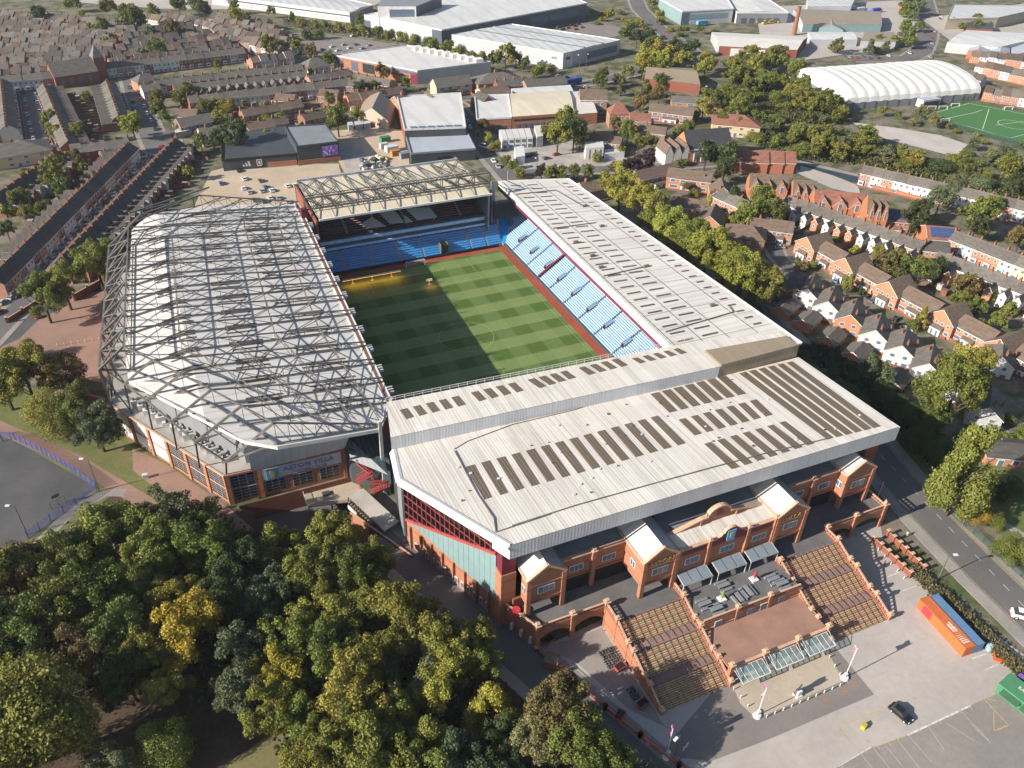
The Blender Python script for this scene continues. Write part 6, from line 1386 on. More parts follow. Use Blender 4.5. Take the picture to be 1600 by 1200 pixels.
shed('pale flat roofed shed beside the dark gabled terrace end',[(-68.6,225.7),(-60.6,227.8),(-60.9,239.3),(-68.6,237.9)],3.4,'midgrey','roofpale',cat='shed',name='shed')
for k in range(5): shed(f'white site cabin, {ordn(k)} from the left of the stacked row of five',CAB[k],5.6,'white','roofpale',cat='site cabin',name='site_cabin',group='stacked white cabins',bands=[(0,.2,.8,3.4,4.8,'glassb'),(0,.2,.8,.6,2.2,'glassb')])
shed('single tall white cabin right of the stacked row',[(97.8,152.7),(101.7,153.3),(107.5,168.4),(103.9,168.6)],5.6,'white','roofpale',cat='site cabin',name='site_cabin')
shed('white cabin standing alone at the yard corner',[(78.3,134.7),(83.1,134.7),(88.3,147.5),(83.1,147.6)],4,'white','roofpale',cat='site cabin',name='site_cabin')
shed('white panelled temporary hall with a dark arch mark',[(113.3,129.1),(122.5,127.5),(126.1,134.7),(116.4,136.3)],6,'white','roofpale',cat='temporary hall',name='temporary_hall',bands=[(0,.2,.24,.5,5,'steel'),(0,.5,.54,.5,5,'steel'),(0,.8,.84,.5,5,'steel')])
shed('low white cabin right of the temporary hall',[(122.7,126.6),(133.4,125.4),(135.8,130.2),(125.7,132.0)],2.8,'white','roofpale',cat='site cabin',name='site_cabin')
for k,(p,q_) in enumerate((((15.5,208.8),(18.2,208.8)),((19.2,208.5),(23.2,209.2)),((23.8,209.0),(27.8,209.7)))): shed(f'pale storage container, {ordn(k)} from the left behind the hall yard',[p,q_,(q_[0]+1,q_[1]+6),(p[0]+1,p[1]+6)],2.8,'wallpale','wallpale',cat='container',name='container',group='containers behind the hall yard')

# ================================================================ trees
def tree_mesh(seed,kind,n,leaf):
    """crown of many leaf clumps on uneven boughs, plus trunk; unit crown about 1 m wide and 1 m tall overall, scaled per tree"""
    R=random.Random(seed); V=[];F=[];T=[]
    lobes=[]
    def add(c,r,t): lobes.append((Vector(c),r,t))
    if kind=='broad':
        ex,ey=R.uniform(.85,1.12),R.uniform(.85,1.12)
        for k in range(15):
            a=R.uniform(0,6.28); u=R.uniform(-.45,1); rr=math.sqrt(max(0,1-u*u))*R.uniform(.5,1.02); c0=Vector((.33*ex*rr*math.cos(a),.33*ey*rr*math.sin(a),.56+.33*u*R.uniform(.85,1.08))); t0=R.uniform(.8,1.2); br=R.uniform(.09,.17)
            for j in range(7):
                d=Vector((R.gauss(0,1),R.gauss(0,1),R.gauss(.2,.8))).normalized(); add(c0+d*br*R.uniform(.5,1.15),R.uniform(.045,.09),t0*R.uniform(.85,1.18))
    elif kind=='tall':
        for k in range(24):
            u=R.uniform(0,1); a=R.uniform(0,6.28); rr=.36*(1-u*.85)**.8*R.uniform(.5,1)
            add((rr*math.cos(a),rr*math.sin(a),.2+.72*u),R.uniform(.09,.16)*(1.15-u*.5),R.uniform(.75,1.25))
    elif kind=='bush':
        for k in range(16):
            a=R.uniform(0,6.28); rr=.36*math.sqrt(R.random()); add((rr*math.cos(a),rr*math.sin(a),R.uniform(.25,.72)-.25*rr),R.uniform(.14,.24),R.uniform(.7,1.3))
    elif kind=='willow':
        for k in range(26):
            a=R.uniform(0,6.28); rr=.36*math.sqrt(R.random()); add((rr*math.cos(a),rr*math.sin(a),.82-.9*rr*R.random()),R.uniform(.09,.16),R.uniform(.75,1.25))
    elif kind=='sparse':
        for k in range(20):
            a=R.uniform(0,6.28); u=R.uniform(-.4,1); rr=math.sqrt(max(0,1-u*u)); add((.38*rr*math.cos(a),.38*rr*math.sin(a),.55+.32*u),R.uniform(.06,.14),R.uniform(.7,1.35))
    tot=sum(r*r for _,r,_ in lobes)
    for c,r,t in lobes:
        m_=max(8,int(n*r*r/tot))
        for k in range(m_):
            d=Vector((R.gauss(0,1),R.gauss(0,1),R.gauss(0,1)+.25)).normalized()
            rad=r*(1-abs(R.gauss(0,.18))) if R.random()>.12 else r*R.uniform(1.0,1.28)
            if kind=='willow': p=c+Vector((d.x*rad,d.y*rad,d.z*rad*1.5-.06*R.random()))
            else: p=c+d*rad
            nrm=(d+Vector((R.gauss(0,.55),R.gauss(0,.55),R.gauss(0,.55)))).normalized()
            a=nrm.orthogonal().normalized(); b=nrm.cross(a); an=R.uniform(0,6.28); a,b=a*math.cos(an)+b*math.sin(an),b*math.cos(an)-a*math.sin(an)
            s=leaf*R.uniform(.6,1.25); s2=s*R.uniform(.5,.9); i=len(V)
            V+= [tuple(p-a*s),tuple(p-b*s2),tuple(p+a*s),tuple(p+b*s2+nrm*s*.3)]; F.append((i,i+1,i+2,i+3))
            g=t*R.uniform(.8,1.22); h=R.uniform(-.10,.10); T.append((g*(1+h),g,g*(1-h)))
    me=D.meshes.new('crown'); me.from_pydata(V,[],F); me.materials.append(MT['leaf'])
    at=me.color_attributes.new('tone','FLOAT_COLOR','POINT')
    buf=[]
    for c in T: buf+= [c[0],c[1],c[2],1]*4
    at.data.foreach_set('color',buf); me.update()
    b=MB(); b.cone((0,0),.028,.016,0,.5,'bark',6)
    for k in range(5):
        a=R.uniform(0,6.28); b.beam((0,0,.22+.05*k),(.25*math.cos(a),.25*math.sin(a),.5+.06*k),.014,'bark',n=5)
    tr=b.mesh('trunk'); return me,tr
TP_={}
def proto(kind,tier,v):
    k=(kind,tier,v)
    if k not in TP_:
        n,l={'near':(15000,.0145),'mid':(4200,.027),'far':(1300,.048)}[tier]; TP_[k]=tree_mesh(hash((kind,v))%9973+v*17,kind,n,l)
    return TP_[k]
LC={'o':(.195,.188,.036),'g':(.120,.142,.030),'d':(.062,.082,.026),'y':(.24,.205,.03),'l':(.25,.25,.042),'b':(.150,.122,.042),'s':(.115,.132,.062),'p':(.050,.028,.032),'a':(.30,.21,.03),'m':(.155,.168,.033),'t':(.19,.16,.07),'q':(.085,.105,.05)}
LNAME={'o':'olive green','g':'mid green','d':'dark green','y':'yellowing','l':'bright lime green','b':'brownish','s':'grey green','p':'dark purple leaved','a':'golden yellow','m':'mossy green','t':'tan tinged','q':'blue green'}
KN={'broad':'broad','tall':'tall tapering','bush':'bushy','willow':'drooping','sparse':'open crowned'}
NT=[0]; TREES=[]
def treeset(L,where,tier,group,base=0,axis=None):
    """L rows: ((x,y,h,w),colour,kind); named now, built together below"""
    cnt={}
    L=sorted(L,key=axis or (lambda r:r[0][0]))
    for i,r in enumerate(L):
        (x,y,h,wd),c,kd=r[:3]; key=(c,kd); cnt[key]=cnt.get(key,0)+1
        tot=sum(1 for q in L if (q[1],q[2])==key)
        nm=f'{LNAME[c]} {KN[kd]} tree'
        lb=f'{nm} {where}' if tot==1 else f'{ordn(cnt[key]-1)} {nm} from the left {where}'
        dist=(Vector((x,y,0))-Vector(CAM)).length
        TREES.append((wd*max(wd,h)/dist**2,x,y,h*1.06,wd*1.18,c,kd,lb,tier,group))
def build_trees():
    TREES.sort(key=lambda t:-t[0]); rest=[]
    for i,(s,x,y,h,wd,c,kd,lb,tier,group) in enumerate(TREES):
        if i>=300: rest.append((x,y,h,wd,c,kd)); continue
        NT[0]+=1; cr,tr=proto(kd,tier,NT[0]%4)
        z0=-6 if (-82<x<-52 and -84<y<-52.6) else 0
        t=thing('tree',lb,'tree',(x,y,z0),random.uniform(0,6.28),group); t.scale=(wd,wd,h)
        o=mk('crown',cr,t); col=jit(LC[c],.16); o.color=(col[0]*random.uniform(.9,1.12),col[1],col[2],1); mk('trunk',tr,t)
    import numpy as np
    VV=[];TT=[];nf=0
    for x,y,h,wd,c,kd in rest:
        me=proto(kd,'far',random.randrange(4))[0]; n=len(me.vertices); a=np.empty(n*3); me.vertices.foreach_get('co',a); a=a.reshape(-1,3)
        k=np.empty(n*4); me.color_attributes['tone'].data.foreach_get('color',k); k=k.reshape(-1,4).copy(); k[:,:3]*=np.array(jit(LC[c],.16))
        r=random.uniform(0,6.28); q=a.copy(); q[:,0]=(a[:,0]*math.cos(r)-a[:,1]*math.sin(r))*wd+x; q[:,1]=(a[:,0]*math.sin(r)+a[:,1]*math.cos(r))*wd+y; q[:,2]=a[:,2]*h; VV.append(q); TT.append(k)
    if not VV: return
    v=np.concatenate(VV); k=np.concatenate(TT); n=len(v)//4
    me=D.meshes.new('distant_trees'); me.vertices.add(len(v)); me.vertices.foreach_set('co',v.ravel()); me.loops.add(n*4); me.loops.foreach_set('vertex_index',np.arange(n*4,dtype=np.int32)); me.polygons.add(n); me.polygons.foreach_set('loop_start',np.arange(0,n*4,4,dtype=np.int32)); me.update(calc_edges=True)
    at=me.color_attributes.new('tone','FLOAT_COLOR','POINT'); at.data.foreach_set('color',k.ravel()); me.materials.append(MT['leaf'])
    o=mk('distant_trees',me,None,None,'stuff'); tag(o,'mass of small distant trees and bushes in hedges and far wild ground','trees')
A=lambda *a:a
W_=[A((-97.4,-60.9,16.7,14.9),'s','broad'),A((-91.3,-63.2,13.7,12.3),'g','broad'),A((-108.9,-63.3,18.7,16.7),'m','broad'),A((-117.0,-67.6,17.9,16.0),'g','broad'),A((-124.8,-66.5,16.3,14.6),'b','broad'),A((-129.8,-67.4,16.7,14.9),'l','broad'),A((-91.2,-73.2,16.0,14.3),'g','broad'),A((-100.5,-71.5,16.1,14.4),'m','broad'),A((-84.9,-80.2,13.0,11.6),'d','broad'),
A((-75.5,-77.9,16.9,15.4),'o','broad'),A((-64.8,-77.1,17.2,14.3),'o','broad'),A((-62.0,-94.1,13.7,12.2),'g','broad'),A((-72.2,-90.6,15.1,13.5),'o','broad'),A((-56.3,-89.2,11.4,10.2),'m','broad'),A((-80.8,-92.6,14.9,13.3),'q','broad'),A((-89.4,-89.1,15.1,13.5),'d','broad'),A((-96.2,-97.5,18.4,14.2),'a','broad'),A((-99.7,-85.2,13.4,12.0),'o','broad'),A((-104.9,-77.4,15.8,14.1),'m','broad'),
A((-113.5,-80.2,18.4,16.4),'g','broad'),A((-120.9,-82.3,18.4,16.4),'m','broad'),A((-127.7,-83.7,19.1,17.0),'g','broad'),A((-109.4,-90.2,16.5,14.7),'g','broad'),A((-115.6,-92.2,15.8,14.1),'b','broad'),A((-105.1,-97.0,14.2,12.7),'o','broad'),A((-109.3,-100.9,12.8,11.4),'d','broad'),A((-124.7,-93.3,14.6,13.0),'d','broad'),A((-102.6,-105.1,11.4,10.1),'o','broad'),
A((-124.9,-107.1,23.0,20.5),'o','willow'),A((-119.0,-109.2,15.0,13.4),'o','willow'),A((-104.7,-116.1,11.6,10.3),'m','bush'),A((-113.6,-117.7,10.4,9.3),'s','broad'),A((-89.1,-105.3,15.5,13.8),'q','broad'),A((-89.2,-112.6,13.4,11.9),'s','broad'),A((-85.2,-118.3,13.7,12.2),'o','broad'),A((-79.3,-106.2,15.5,13.8),'m','broad'),A((-82.1,-112.3,14.0,12.5),'y','broad'),A((-72.1,-101.7,15.1,13.5),'m','broad'),A((-80.9,-123.4,12.4,11.0),'m','broad'),
A((-71.8,-112.2,15.2,13.6),'g','broad'),A((-65.2,-106.3,14.9,13.3),'o','broad'),A((-57.8,-109.9,18.4,16.4),'o','broad'),A((-52.9,-113.9,14.7,13.1),'b','broad'),A((-63.0,-116.7,13.9,12.4),'m','broad'),A((-57.4,-120.5,13.2,11.8),'s','sparse'),A((-50.5,-120.1,15.0,13.4),'o','broad'),A((-44.7,-119.9,12.8,11.4),'m','broad'),A((-54.4,-126.8,14.1,12.6),'l','broad'),A((-69.5,-123.3,17.5,15.6),'o','broad'),A((-63.9,-128.8,13.9,12.4),'o','tall'),A((-73.8,-131.4,16.5,14.7),'o','broad'),
A((-68.8,-137.1,15.7,14.0),'m','broad'),A((-60.0,-135.4,13.1,11.7),'o','tall'),A((-47.6,-134.8,15.1,10.8),'l','tall'),A((-56.4,-142.3,13.5,12.0),'q','broad'),A((-46.8,-124.5,12.6,11.2),'g','broad'),A((-37.4,-142.1,17.6,15.7),'b','broad'),A((-36.8,-148.7,16.3,14.5),'m','broad'),A((-43.0,-143.9,13.1,11.7),'t','broad'),A((-32.4,-152.8,12.5,11.1),'g','broad'),A((-27.1,-155.3,7.5,6.7),'q','bush'),A((-134.0,-71.0,18.0,16.0),'g','broad'),A((-132.6,-91.0,16.8,15.0),'d','broad'),A((-129.2,-112.6,15.6,13.9),'o','willow'),A((-63.6,-141.9,13.9,12.4),'g','broad'),A((-81.6,-131.9,12.6,11.2),'o','broad'),A((-51.0,-146.4,11.2,10.0),'d','broad'),A((-47.3,-140.8,11.5,10.2),'d','broad')]
treeset(W_,'in the near wood','near','trees in the near wood')
treeset([A((-128.7,10.0,18.7,16.7),'o','broad'),A((-120.1,10.7,15.9,14.2),'b','broad'),A((-116.4,-7.9,15.0,13.4),'g','broad'),A((-135.1,11.7,18.9,16.8),'m','broad'),A((-123.0,-3.0,15.2,13.6),'o','bush'),A((-112.0,-17.6,14.5,12.9),'s','broad'),A((-132.8,37.3,8.2,7.3),'g','bush')],'beside the brick plaza','near','trees by the brick plaza')
treeset([A((-125.3,58.8,16.7,14.9),'m','broad'),A((-119.1,65.5,16.4,15.2),'m','broad'),A((-108.4,75.6,18.4,17.1),'m','broad'),A((-102.8,94.6,10.7,9.6),'g','broad')],'at the terrace end','near','trees at the terrace end')
treeset([A((96.4,67.0,20.7,18.0),'l','broad'),A((98.1,51.9,18.8,16.4),'l','broad'),A((97.7,39.4,18.3,15.9),'o','broad'),A((94.6,24.6,20.0,17.4),'l','broad'),A((96.6,15.0,18.5,16.1),'m','broad'),A((97.3,4.6,20.3,17.7),'l','broad'),A((96.5,-7.6,20.8,18.1),'l','broad'),A((97.4,-16.9,20.6,18.7),'l','broad'),A((103.2,-20.7,17.6,16.0),'o','broad'),A((106.1,97.0,8.2,7.3),'d','tall'),A((93.5,16.8,10.2,9.1),'g','bush'),A((92.3,-12.7,11.6,10.4),'d','bush'),A((95.0,-25.7,9.3,8.3),'d','bush'),A((89.9,-46.9,9.8,8.7),'d','bush'),A((89.4,-58.4,9.5,8.5),'d','bush'),A((89.9,-69.7,9.3,8.3),'d','bush'),A((88.3,-80.8,10.9,9.7),'d','bush')],'behind the long grey roof','near','tree line behind the long roof')
treeset([A((102.9,-76.1,12.8,11.4),'s','broad'),A((106.5,-99.4,25.1,18.6),'m','broad'),A((123.9,-90.2,19.1,14.7),'o','broad'),A((104.5,-98.1,11.9,10.6),'g','broad'),A((83.2,-124.4,28.9,16.5),'m','tall'),A((87.5,-128.5,7.5,6.7),'a','bush'),A((85.4,-141.8,8.9,8.0),'m','bush'),A((100.7,-92.5,11.0,9.8),'d','bush'),A((94.3,-102.8,11.5,10.2),'d','bush'),A((96.3,-108.2,9.7,8.7),'d','bush'),A((90.5,-131.9,5.9,5.2),'g','bush'),A((102.5,-126.0,7.9,7.0),'d','bush'),A((100.7,-85.3,10.2,9.1),'d','bush')],'on the main road verge','near','verge trees')
treeset([A((-132.3,497.6,13.9,12.4),'d','broad'),A((-73.2,453.1,20.1,18.0),'g','broad'),A((-69.0,458.1,14.3,12.8),'g','broad'),A((-92.8,451.1,13.0,11.6),'g','broad'),A((-99.3,453.0,9.5,8.5),'o','broad'),A((-88.3,511.5,12.9,11.5),'m','broad'),A((-85.1,518.6,11.7,10.4),'o','broad'),A((-112.9,540.0,12.0,10.7),'m','broad'),A((-108.7,538.2,10.7,9.5),'o','broad'),A((-63.3,374.3,14.7,13.2),'m','broad'),A((-73.3,378.2,8.5,7.6),'g','broad'),A((-49.3,423.0,14.8,13.2),'b','broad'),A((-63.7,424.5,10.3,9.2),'d','broad'),A((-56.3,492.8,11.3,10.1),'g','broad'),A((-37.9,500.7,15.2,13.6),'g','broad'),A((-24.7,494.7,15.1,13.5),'m','broad'),A((-21.6,484.2,13.7,12.2),'d','broad'),A((2.4,496.8,10.2,9.1),'g','broad'),A((-3.0,450.4,14.3,12.7),'l','broad'),A((2.6,439.0,11.7,10.5),'d','broad'),A((26.4,475.3,8.7,7.7),'m','broad'),A((2.1,353.7,16.5,14.7),'g','broad'),A((9.6,367.8,10.6,9.4),'m','broad'),A((12.1,367.8,9.5,8.5),'y','broad'),A((-31.4,338.8,8.0,7.1),'g','broad'),A((-92.8,413.7,9.0,8.0),'m','broad'),A((-88.3,416.3,10.1,9.0),'g','broad'),
A((-55.3,288.2,10.0,8.9),'m','broad'),A((-60.4,277.4,10.7,9.6),'g','broad'),A((-72.2,279.0,10.7,9.6),'b','broad'),A((-73.1,261.2,10.4,9.3),'m','broad'),A((-71.8,246.7,8.4,7.5),'g','broad'),A((-27.7,297.4,9.3,8.3),'m','broad'),A((-21.1,296.4,7.4,6.6),'g','broad'),A((-87.7,232.7,13.9,12.4),'l','broad'),A((-125.8,261.6,9.6,8.5),'m','broad'),A((-123.4,242.0,9.2,8.2),'o','broad'),A((-112.3,233.9,11.5,10.3),'m','broad'),A((-107.9,301.1,6.5,5.8),'b','broad'),A((-113.7,197.8,9.9,8.8),'b','tall'),A((-111.7,191.5,6.0,5.4),'m','broad'),A((-120.8,171.5,15.8,14.1),'m','broad'),A((-120.2,163.8,9.9,8.8),'g','broad'),A((-135.8,155.0,11.1,9.9),'g','broad'),A((-133.4,145.7,7.5,6.7),'m','broad'),A((-140.0,129.9,7.9,7.1),'d','broad'),A((-127.8,152.9,7.6,6.8),'g','bush'),A((-68.8,167.4,7.1,6.4),'o','broad'),A((-63.8,197.4,6.1,5.4),'g','broad')],'among the left terraces','mid','trees among the left terraces')
treeset([A((8.4,201.6,15.6,13.9),'m','broad'),A((22.6,216.8,8.9,8.0),'l','broad'),A((37.2,263.3,9.8,8.8),'d','broad'),A((44.7,263.1,8.1,7.2),'m','broad'),A((14.1,245.1,10.3,9.2),'m','broad'),A((18.1,300.2,8.5,7.6),'m','broad'),A((33.5,325.8,10.9,9.8),'g','broad'),A((26.9,346.7,11.3,10.1),'b','broad'),A((21.9,366.4,9.5,8.5),'y','broad'),A((-8.0,209.9,6.3,5.7),'l','bush'),A((-43.2,196.8,16.7,14.9),'d','broad'),A((-50.4,200.0,11.5,10.3),'d','broad'),A((-58.9,203.6,8.5,7.6),'g','broad'),A((-74.1,260.4,8.6,7.7),'g','broad'),A((-22.7,231.7,6.6,5.9),'m','bush'),A((-27.0,239.2,7.5,6.7),'g','bush'),A((-14.5,230.6,7.4,6.6),'m','bush'),A((-50.2,248.1,11.8,10.6),'m','broad'),A((-37.2,259.6,9.5,8.5),'y','bush'),A((57.3,286.7,11.3,10.1),'b','broad'),A((65.2,265.3,8.2,7.3),'g','broad'),A((44.5,246.9,7.8,7.0),'m','broad'),A((-25.5,207.7,7.1,6.3),'o','bush'),A((-44.0,241.4,8.4,7.5),'o','bush'),A((3.2,298.1,4.7,4.2),'g','bush')],'near the dark shop','mid','trees by the shop and superstore')
treeset([A((137.8,284.1,16.6,14.9),'m','broad'),A((146.9,288.3,10.9,9.8),'g','broad'),A((134.4,294.7,10.0,8.9),'d','broad'),A((131.7,309.9,8.1,7.3),'m','bush'),A((126.4,314.9,8.2,7.3),'g','bush'),A((121.3,326.5,8.3,7.4),'m','bush'),A((118.1,338.7,9.5,8.5),'g','bush'),A((111.3,347.9,9.6,8.6),'m','bush'),A((111.0,357.8,8.6,7.7),'g','bush'),A((105.6,369.6,7.7,6.9),'m','bush'),A((99.3,379.1,7.8,6.9),'o','bush'),A((92.9,388.7,7.8,7.0),'m','bush'),A((86.4,398.5,7.9,7.1),'g','bush'),A((78.7,404.9,8.0,7.1),'m','bush'),A((72.0,414.9,8.1,7.2),'o','bush'),A((64.8,424.3,7.0,6.3),'m','bush'),A((56.9,430.8,7.1,6.3),'g','bush'),A((49.9,437.1,7.1,6.3),'m','bush'),A((41.9,443.8,7.2,6.4),'o','bush'),A((37.7,403.2,9.0,8.0),'d','bush'),A((44.9,401.0,9.0,8.0),'g','bush'),A((151.3,264.7,9.6,8.6),'m','bush'),A((163.3,270.9,7.8,7.0),'g','bush'),A((83.7,432.8,9.5,8.5),'g','tall'),A((38.6,459.7,7.3,6.5),'g','tall'),A((148.4,277.7,9.8,8.7),'g','broad')],'in the warehouse hedge','far','warehouse hedge trees')
treeset([A((80.2,180.9,7.9,7.0),'b','broad'),A((77.5,168.3,6.1,5.5),'l','bush'),A((75.4,154.2,6.7,6.0),'o','bush'),A((72.9,136.3,5.7,5.1),'o','bush'),A((74.9,130.3,5.7,5.1),'m','bush'),A((73.5,119.6,6.2,5.6),'o','bush'),A((81.5,112.9,7.6,6.7),'p','broad'),A((84.8,109.0,8.2,7.3),'o','broad'),A((89.4,107.5,7.5,6.7),'m','broad'),A((95.5,107.7,7.6,6.8),'m','broad'),A((102.0,106.1,7.6,6.8),'m','broad'),A((115.8,155.6,17.0,15.1),'m','broad'),A((102.9,139.3,16.2,14.5),'o','broad'),A((111.7,139.2,17.8,15.9),'d','broad'),A((115.8,140.2,9.8,8.7),'l','broad'),A((106.3,161.9,8.5,7.6),'y','tall'),A((105.1,157.0,6.9,6.2),'g','broad'),A((145.4,156.6,9.6,8.6),'b','broad'),A((144.6,141.5,11.6,10.4),'m','broad'),A((133.0,128.8,6.0,5.4),'m','bush'),A((120.4,99.0,10.5,9.3),'p','broad'),A((128.7,99.3,12.7,11.3),'p','broad'),A((116.4,104.9,7.7,6.9),'b','broad'),A((149.0,126.0,9.9,8.8),'g','broad'),A((151.1,119.6,7.5,6.7),'d','broad'),A((144.2,130.3,8.4,7.5),'o','broad'),A((179.1,187.2,10.5,9.3),'b','broad'),A((193.9,204.5,10.9,9.7),'g','tall'),A((195.2,192.0,11.6,10.4),'b','broad'),A((176.8,182.1,10.3,9.2),'b','broad'),A((182.2,214.2,8.2,7.3),'s','tall'),A((179.2,138.0,9.7,8.6),'m','broad'),A((174.1,138.6,8.0,7.2),'o','bush'),A((198.5,161.2,8.5,7.6),'g','bush'),A((161.2,96.6,14.6,13.1),'d','broad'),A((168.7,88.5,14.6,13.0),'d','broad'),A((158.9,78.4,11.3,10.1),'d','broad'),A((145.0,52.2,12.4,8.8),'d','tall'),A((151.3,42.5,14.4,12.8),'m','broad'),A((139.3,33.8,13.9,12.4),'m','broad'),A((149.5,31.4,12.8,11.4),'g','broad'),A((146.9,75.8,7.4,3.1),'d','tall'),A((139.5,59.9,5.3,4.8),'l','bush'),A((135.0,36.2,6.3,5.6),'l','bush'),A((176.0,45.0,6.2,5.5),'b','broad'),A((137.6,75.8,5.5,4.9),'b','broad'),A((160.8,128.1,6.2,5.5),'g','bush'),A((117.9,125.1,5.9,5.2),'m','bush')],'around the church','mid','trees round the church and yard')
treeset([A((200.5,4.5,13.4,12.0),'d','broad'),A((213.9,12.2,11.1,9.9),'d','broad'),A((227.8,15.9,12.9,11.5),'s','willow'),A((243.8,24.7,9.0,8.0),'s','willow'),A((229.3,-4.2,16.8,15.0),'m','broad'),A((220.7,-9.6,12.3,11.0),'d','broad'),A((248.9,5.8,10.3,9.2),'m','broad'),A((229.1,-24.2,12.3,11.0),'b','broad'),A((163.1,-19.0,9.6,8.6),'b','broad'),A((172.5,-15.1,8.0,7.2),'m','broad'),A((170.8,-23.0,9.1,8.1),'g','broad'),A((172.2,-27.7,10.3,9.2),'m','broad'),A((175.0,-31.7,10.9,9.7),'d','broad'),A((168.8,-10.2,8.0,7.2),'o','broad'),A((174.9,-45.2,11.8,10.6),'b','broad'),A((168.5,-49.5,8.1,7.3),'m','broad'),A((170.9,-55.2,8.1,7.2),'g','broad'),A((171.1,-63.8,7.4,6.6),'m','broad'),A((165.8,-62.2,5.7,5.1),'m','bush'),A((146.4,-53.7,8.8,4.9),'y','tall'),A((143.6,-52.7,4.9,4.4),'g','bush'),A((141.1,-23.9,6.9,6.1),'o','broad'),A((142.4,-29.5,4.5,4.1),'d','broad'),A((135.7,-4.4,5.3,4.7),'b','bush'),A((142.1,-4.4,4.2,3.7),'m','bush'),A((164.9,-1.3,5.0,4.5),'l','bush'),A((151.6,-73.7,4.3,3.9),'y','bush'),A((146.4,-74.7,4.3,3.8),'g','bush'),A((184.4,-58.2,6.0,5.3),'m','bush'),A((163.6,10.1,5.1,4.5),'g','bush'),A((186.9,-48.2,4.9,4.3),'m','bush'),A((165.7,-25.6,6.0,5.4),'g','bush')],'among the right houses','mid','trees among the right houses')
def inpx(P,n,sep,seed):
    """n spaced points inside plan polygon P"""
    R=random.Random(seed); xs=[p[0] for p in P];ys=[p[1] for p in P]; out=[]
    for _ in range(n*60):
        x=R.uniform(min(xs),max(xs)); y=R.uniform(min(ys),max(ys))
        if inpoly(x,y,P) and all((x-a)**2+(y-b_)**2>(sep*R.uniform(.75,1.1))**2 for a,b_ in out): out.append((x,y))
        if len(out)>=n: break
    return out
def woods(P,n,sep,cols,where,group,seed,hmin=6,hmax=14,kinds=('broad','broad','bush'),tier='mid'):
    R=random.Random(seed); L=[]
    for x,y in inpx(P,n,sep,seed):
        kd=R.choice(kinds); h=R.uniform(hmin,hmax)*(.6 if kd=='bush' else 1); L.append(((x,y,h,h*R.uniform(.85,1.25)*(1.5 if kd=='bush' else 1)),R.choice(cols),kd))
    treeset(L,where,tier,group)
woods([(250.5,205.2),(288.9,233.9),(316.0,215.3),(301.6,187.6),(290.0,141.7),(294.0,133.1),(276.2,125.4),(245.8,138.5),(224.3,162.5)],48,8,'gmsgom','left of the dome','wild trees by the dome',11)
woods([(206.8,150.2),(238.1,129.0),(260.6,109.1),(264.8,83.2),(271.2,65.7),(263.0,57.8),(240.9,75.8),(214.4,94.9),(208.8,121.5)],44,8,'omgsom','in the wood above the school','wood above the school',12,6,12)
woods([(271.7,60.0),(294.4,62.7),(306.1,27.1),(281.4,0.7),(274.6,22.4),(264.0,42.7)],16,9,'mgosd','in the railway wood','railway wood',13,7,13)
woods([(318.0,84.1),(331.6,77.1),(343.7,49.5),(312.1,24.8),(298.6,42.9),(297.6,61.6)],14,8,'sslom','on the gravel lot bank','bank beside the gravel lot',14,4,8,('bush','bush','broad'))
woods([(299.1,138.5),(315.5,127.8),(325.7,114.7),(335.1,86.5),(324.8,90.2),(306.9,119.1)],8,9,'bomt','by the green pitch','strip by the green pitch',15,4,9,('bush','broad'))
woods([(201.6,263.4),(233.0,275.4),(260.2,254.8),(294.9,238.3),(315.6,244.6),(320.0,223.4),(271.0,220.0),(219.6,237.5)],16,11,'lllym','before the brick works','lime row',16,10,16,('broad',),'mid')
woods([(244.0,276.8),(249.0,310.7),(247.7,336.0),(271.3,353.0),(271.6,312.8),(279.0,282.7),(270.8,262.9)],14,10,'gmd','by the dual carriageway','carriageway trees',17,7,13)
woods([(273.4,396.5),(301.1,424.4),(291.8,368.1),(279.8,325.7),(266.0,330.2),(263.9,359.5)],10,9,'omy','on the carriageway verge','carriageway verge trees',18,5,9,('bush','broad'),'far')
woods([(349.7,463.6),(328.7,403.5),(312.8,350.5),(326.2,335.5),(350.6,336.4),(338.2,327.5),(295.8,324.6),(301.4,369.5)],12,9,'gmo','below the green works','trees by the green panelled works',19,5,9,('bush','broad'),'far')
woods([(581.5,395.4),(602.2,389.3),(541.3,325.8),(482.2,275.2),(440.5,238.8),(392.8,236.2),(373.5,257.0),(388.5,271.0),(440.3,254.1),(498.9,303.1)],26,9,'gmgs','along the river by the arterial road','river trees',20,7,13,('broad','tall','bush'),'far')
woods([(524.2,290.6),(560.8,297.8),(558.0,273.1),(542.3,262.5),(511.6,272.3)],7,9,'gom','among the top right sheds','top right trees',21,6,10,('broad',),'far')
woods([(258.9,412.8),(277.1,419.3),(274.2,382.5),(253.4,375.8)],6,9,'yog','on the green beside the estate car park','estate green trees',22,4,8,('bush',),'far')
woods([(120.9,-117.0),(136.0,-104.6),(131.4,-99.5),(117.9,-109.9)],4,8,'gdm','behind the black roofed bungalow','bungalow garden trees',23,5,8,('bush',),'mid')
woods([(-161.8,542.3),(-96.4,522.2),(-97.2,382.3),(-154.6,379.1)],14,20,'gmd','among the far left terraces','far left trees',41,5,9,('broad','bush'),'far')
woods([(-90.6,404.4),(-33.0,470.0),(12.6,415.5),(-11.1,404.5)],10,18,'gmo','among the far middle terraces','far middle trees',42,5,9,('broad','bush'),'far')
woods([(213.0,181.2),(244.5,193.5),(231.3,160.0),(201.7,131.4),(190.3,138.6),(202.0,158.7)],9,11,'gmo','above the red roofed house','trees above the red roofed house',51,8,13,('broad',),'mid')
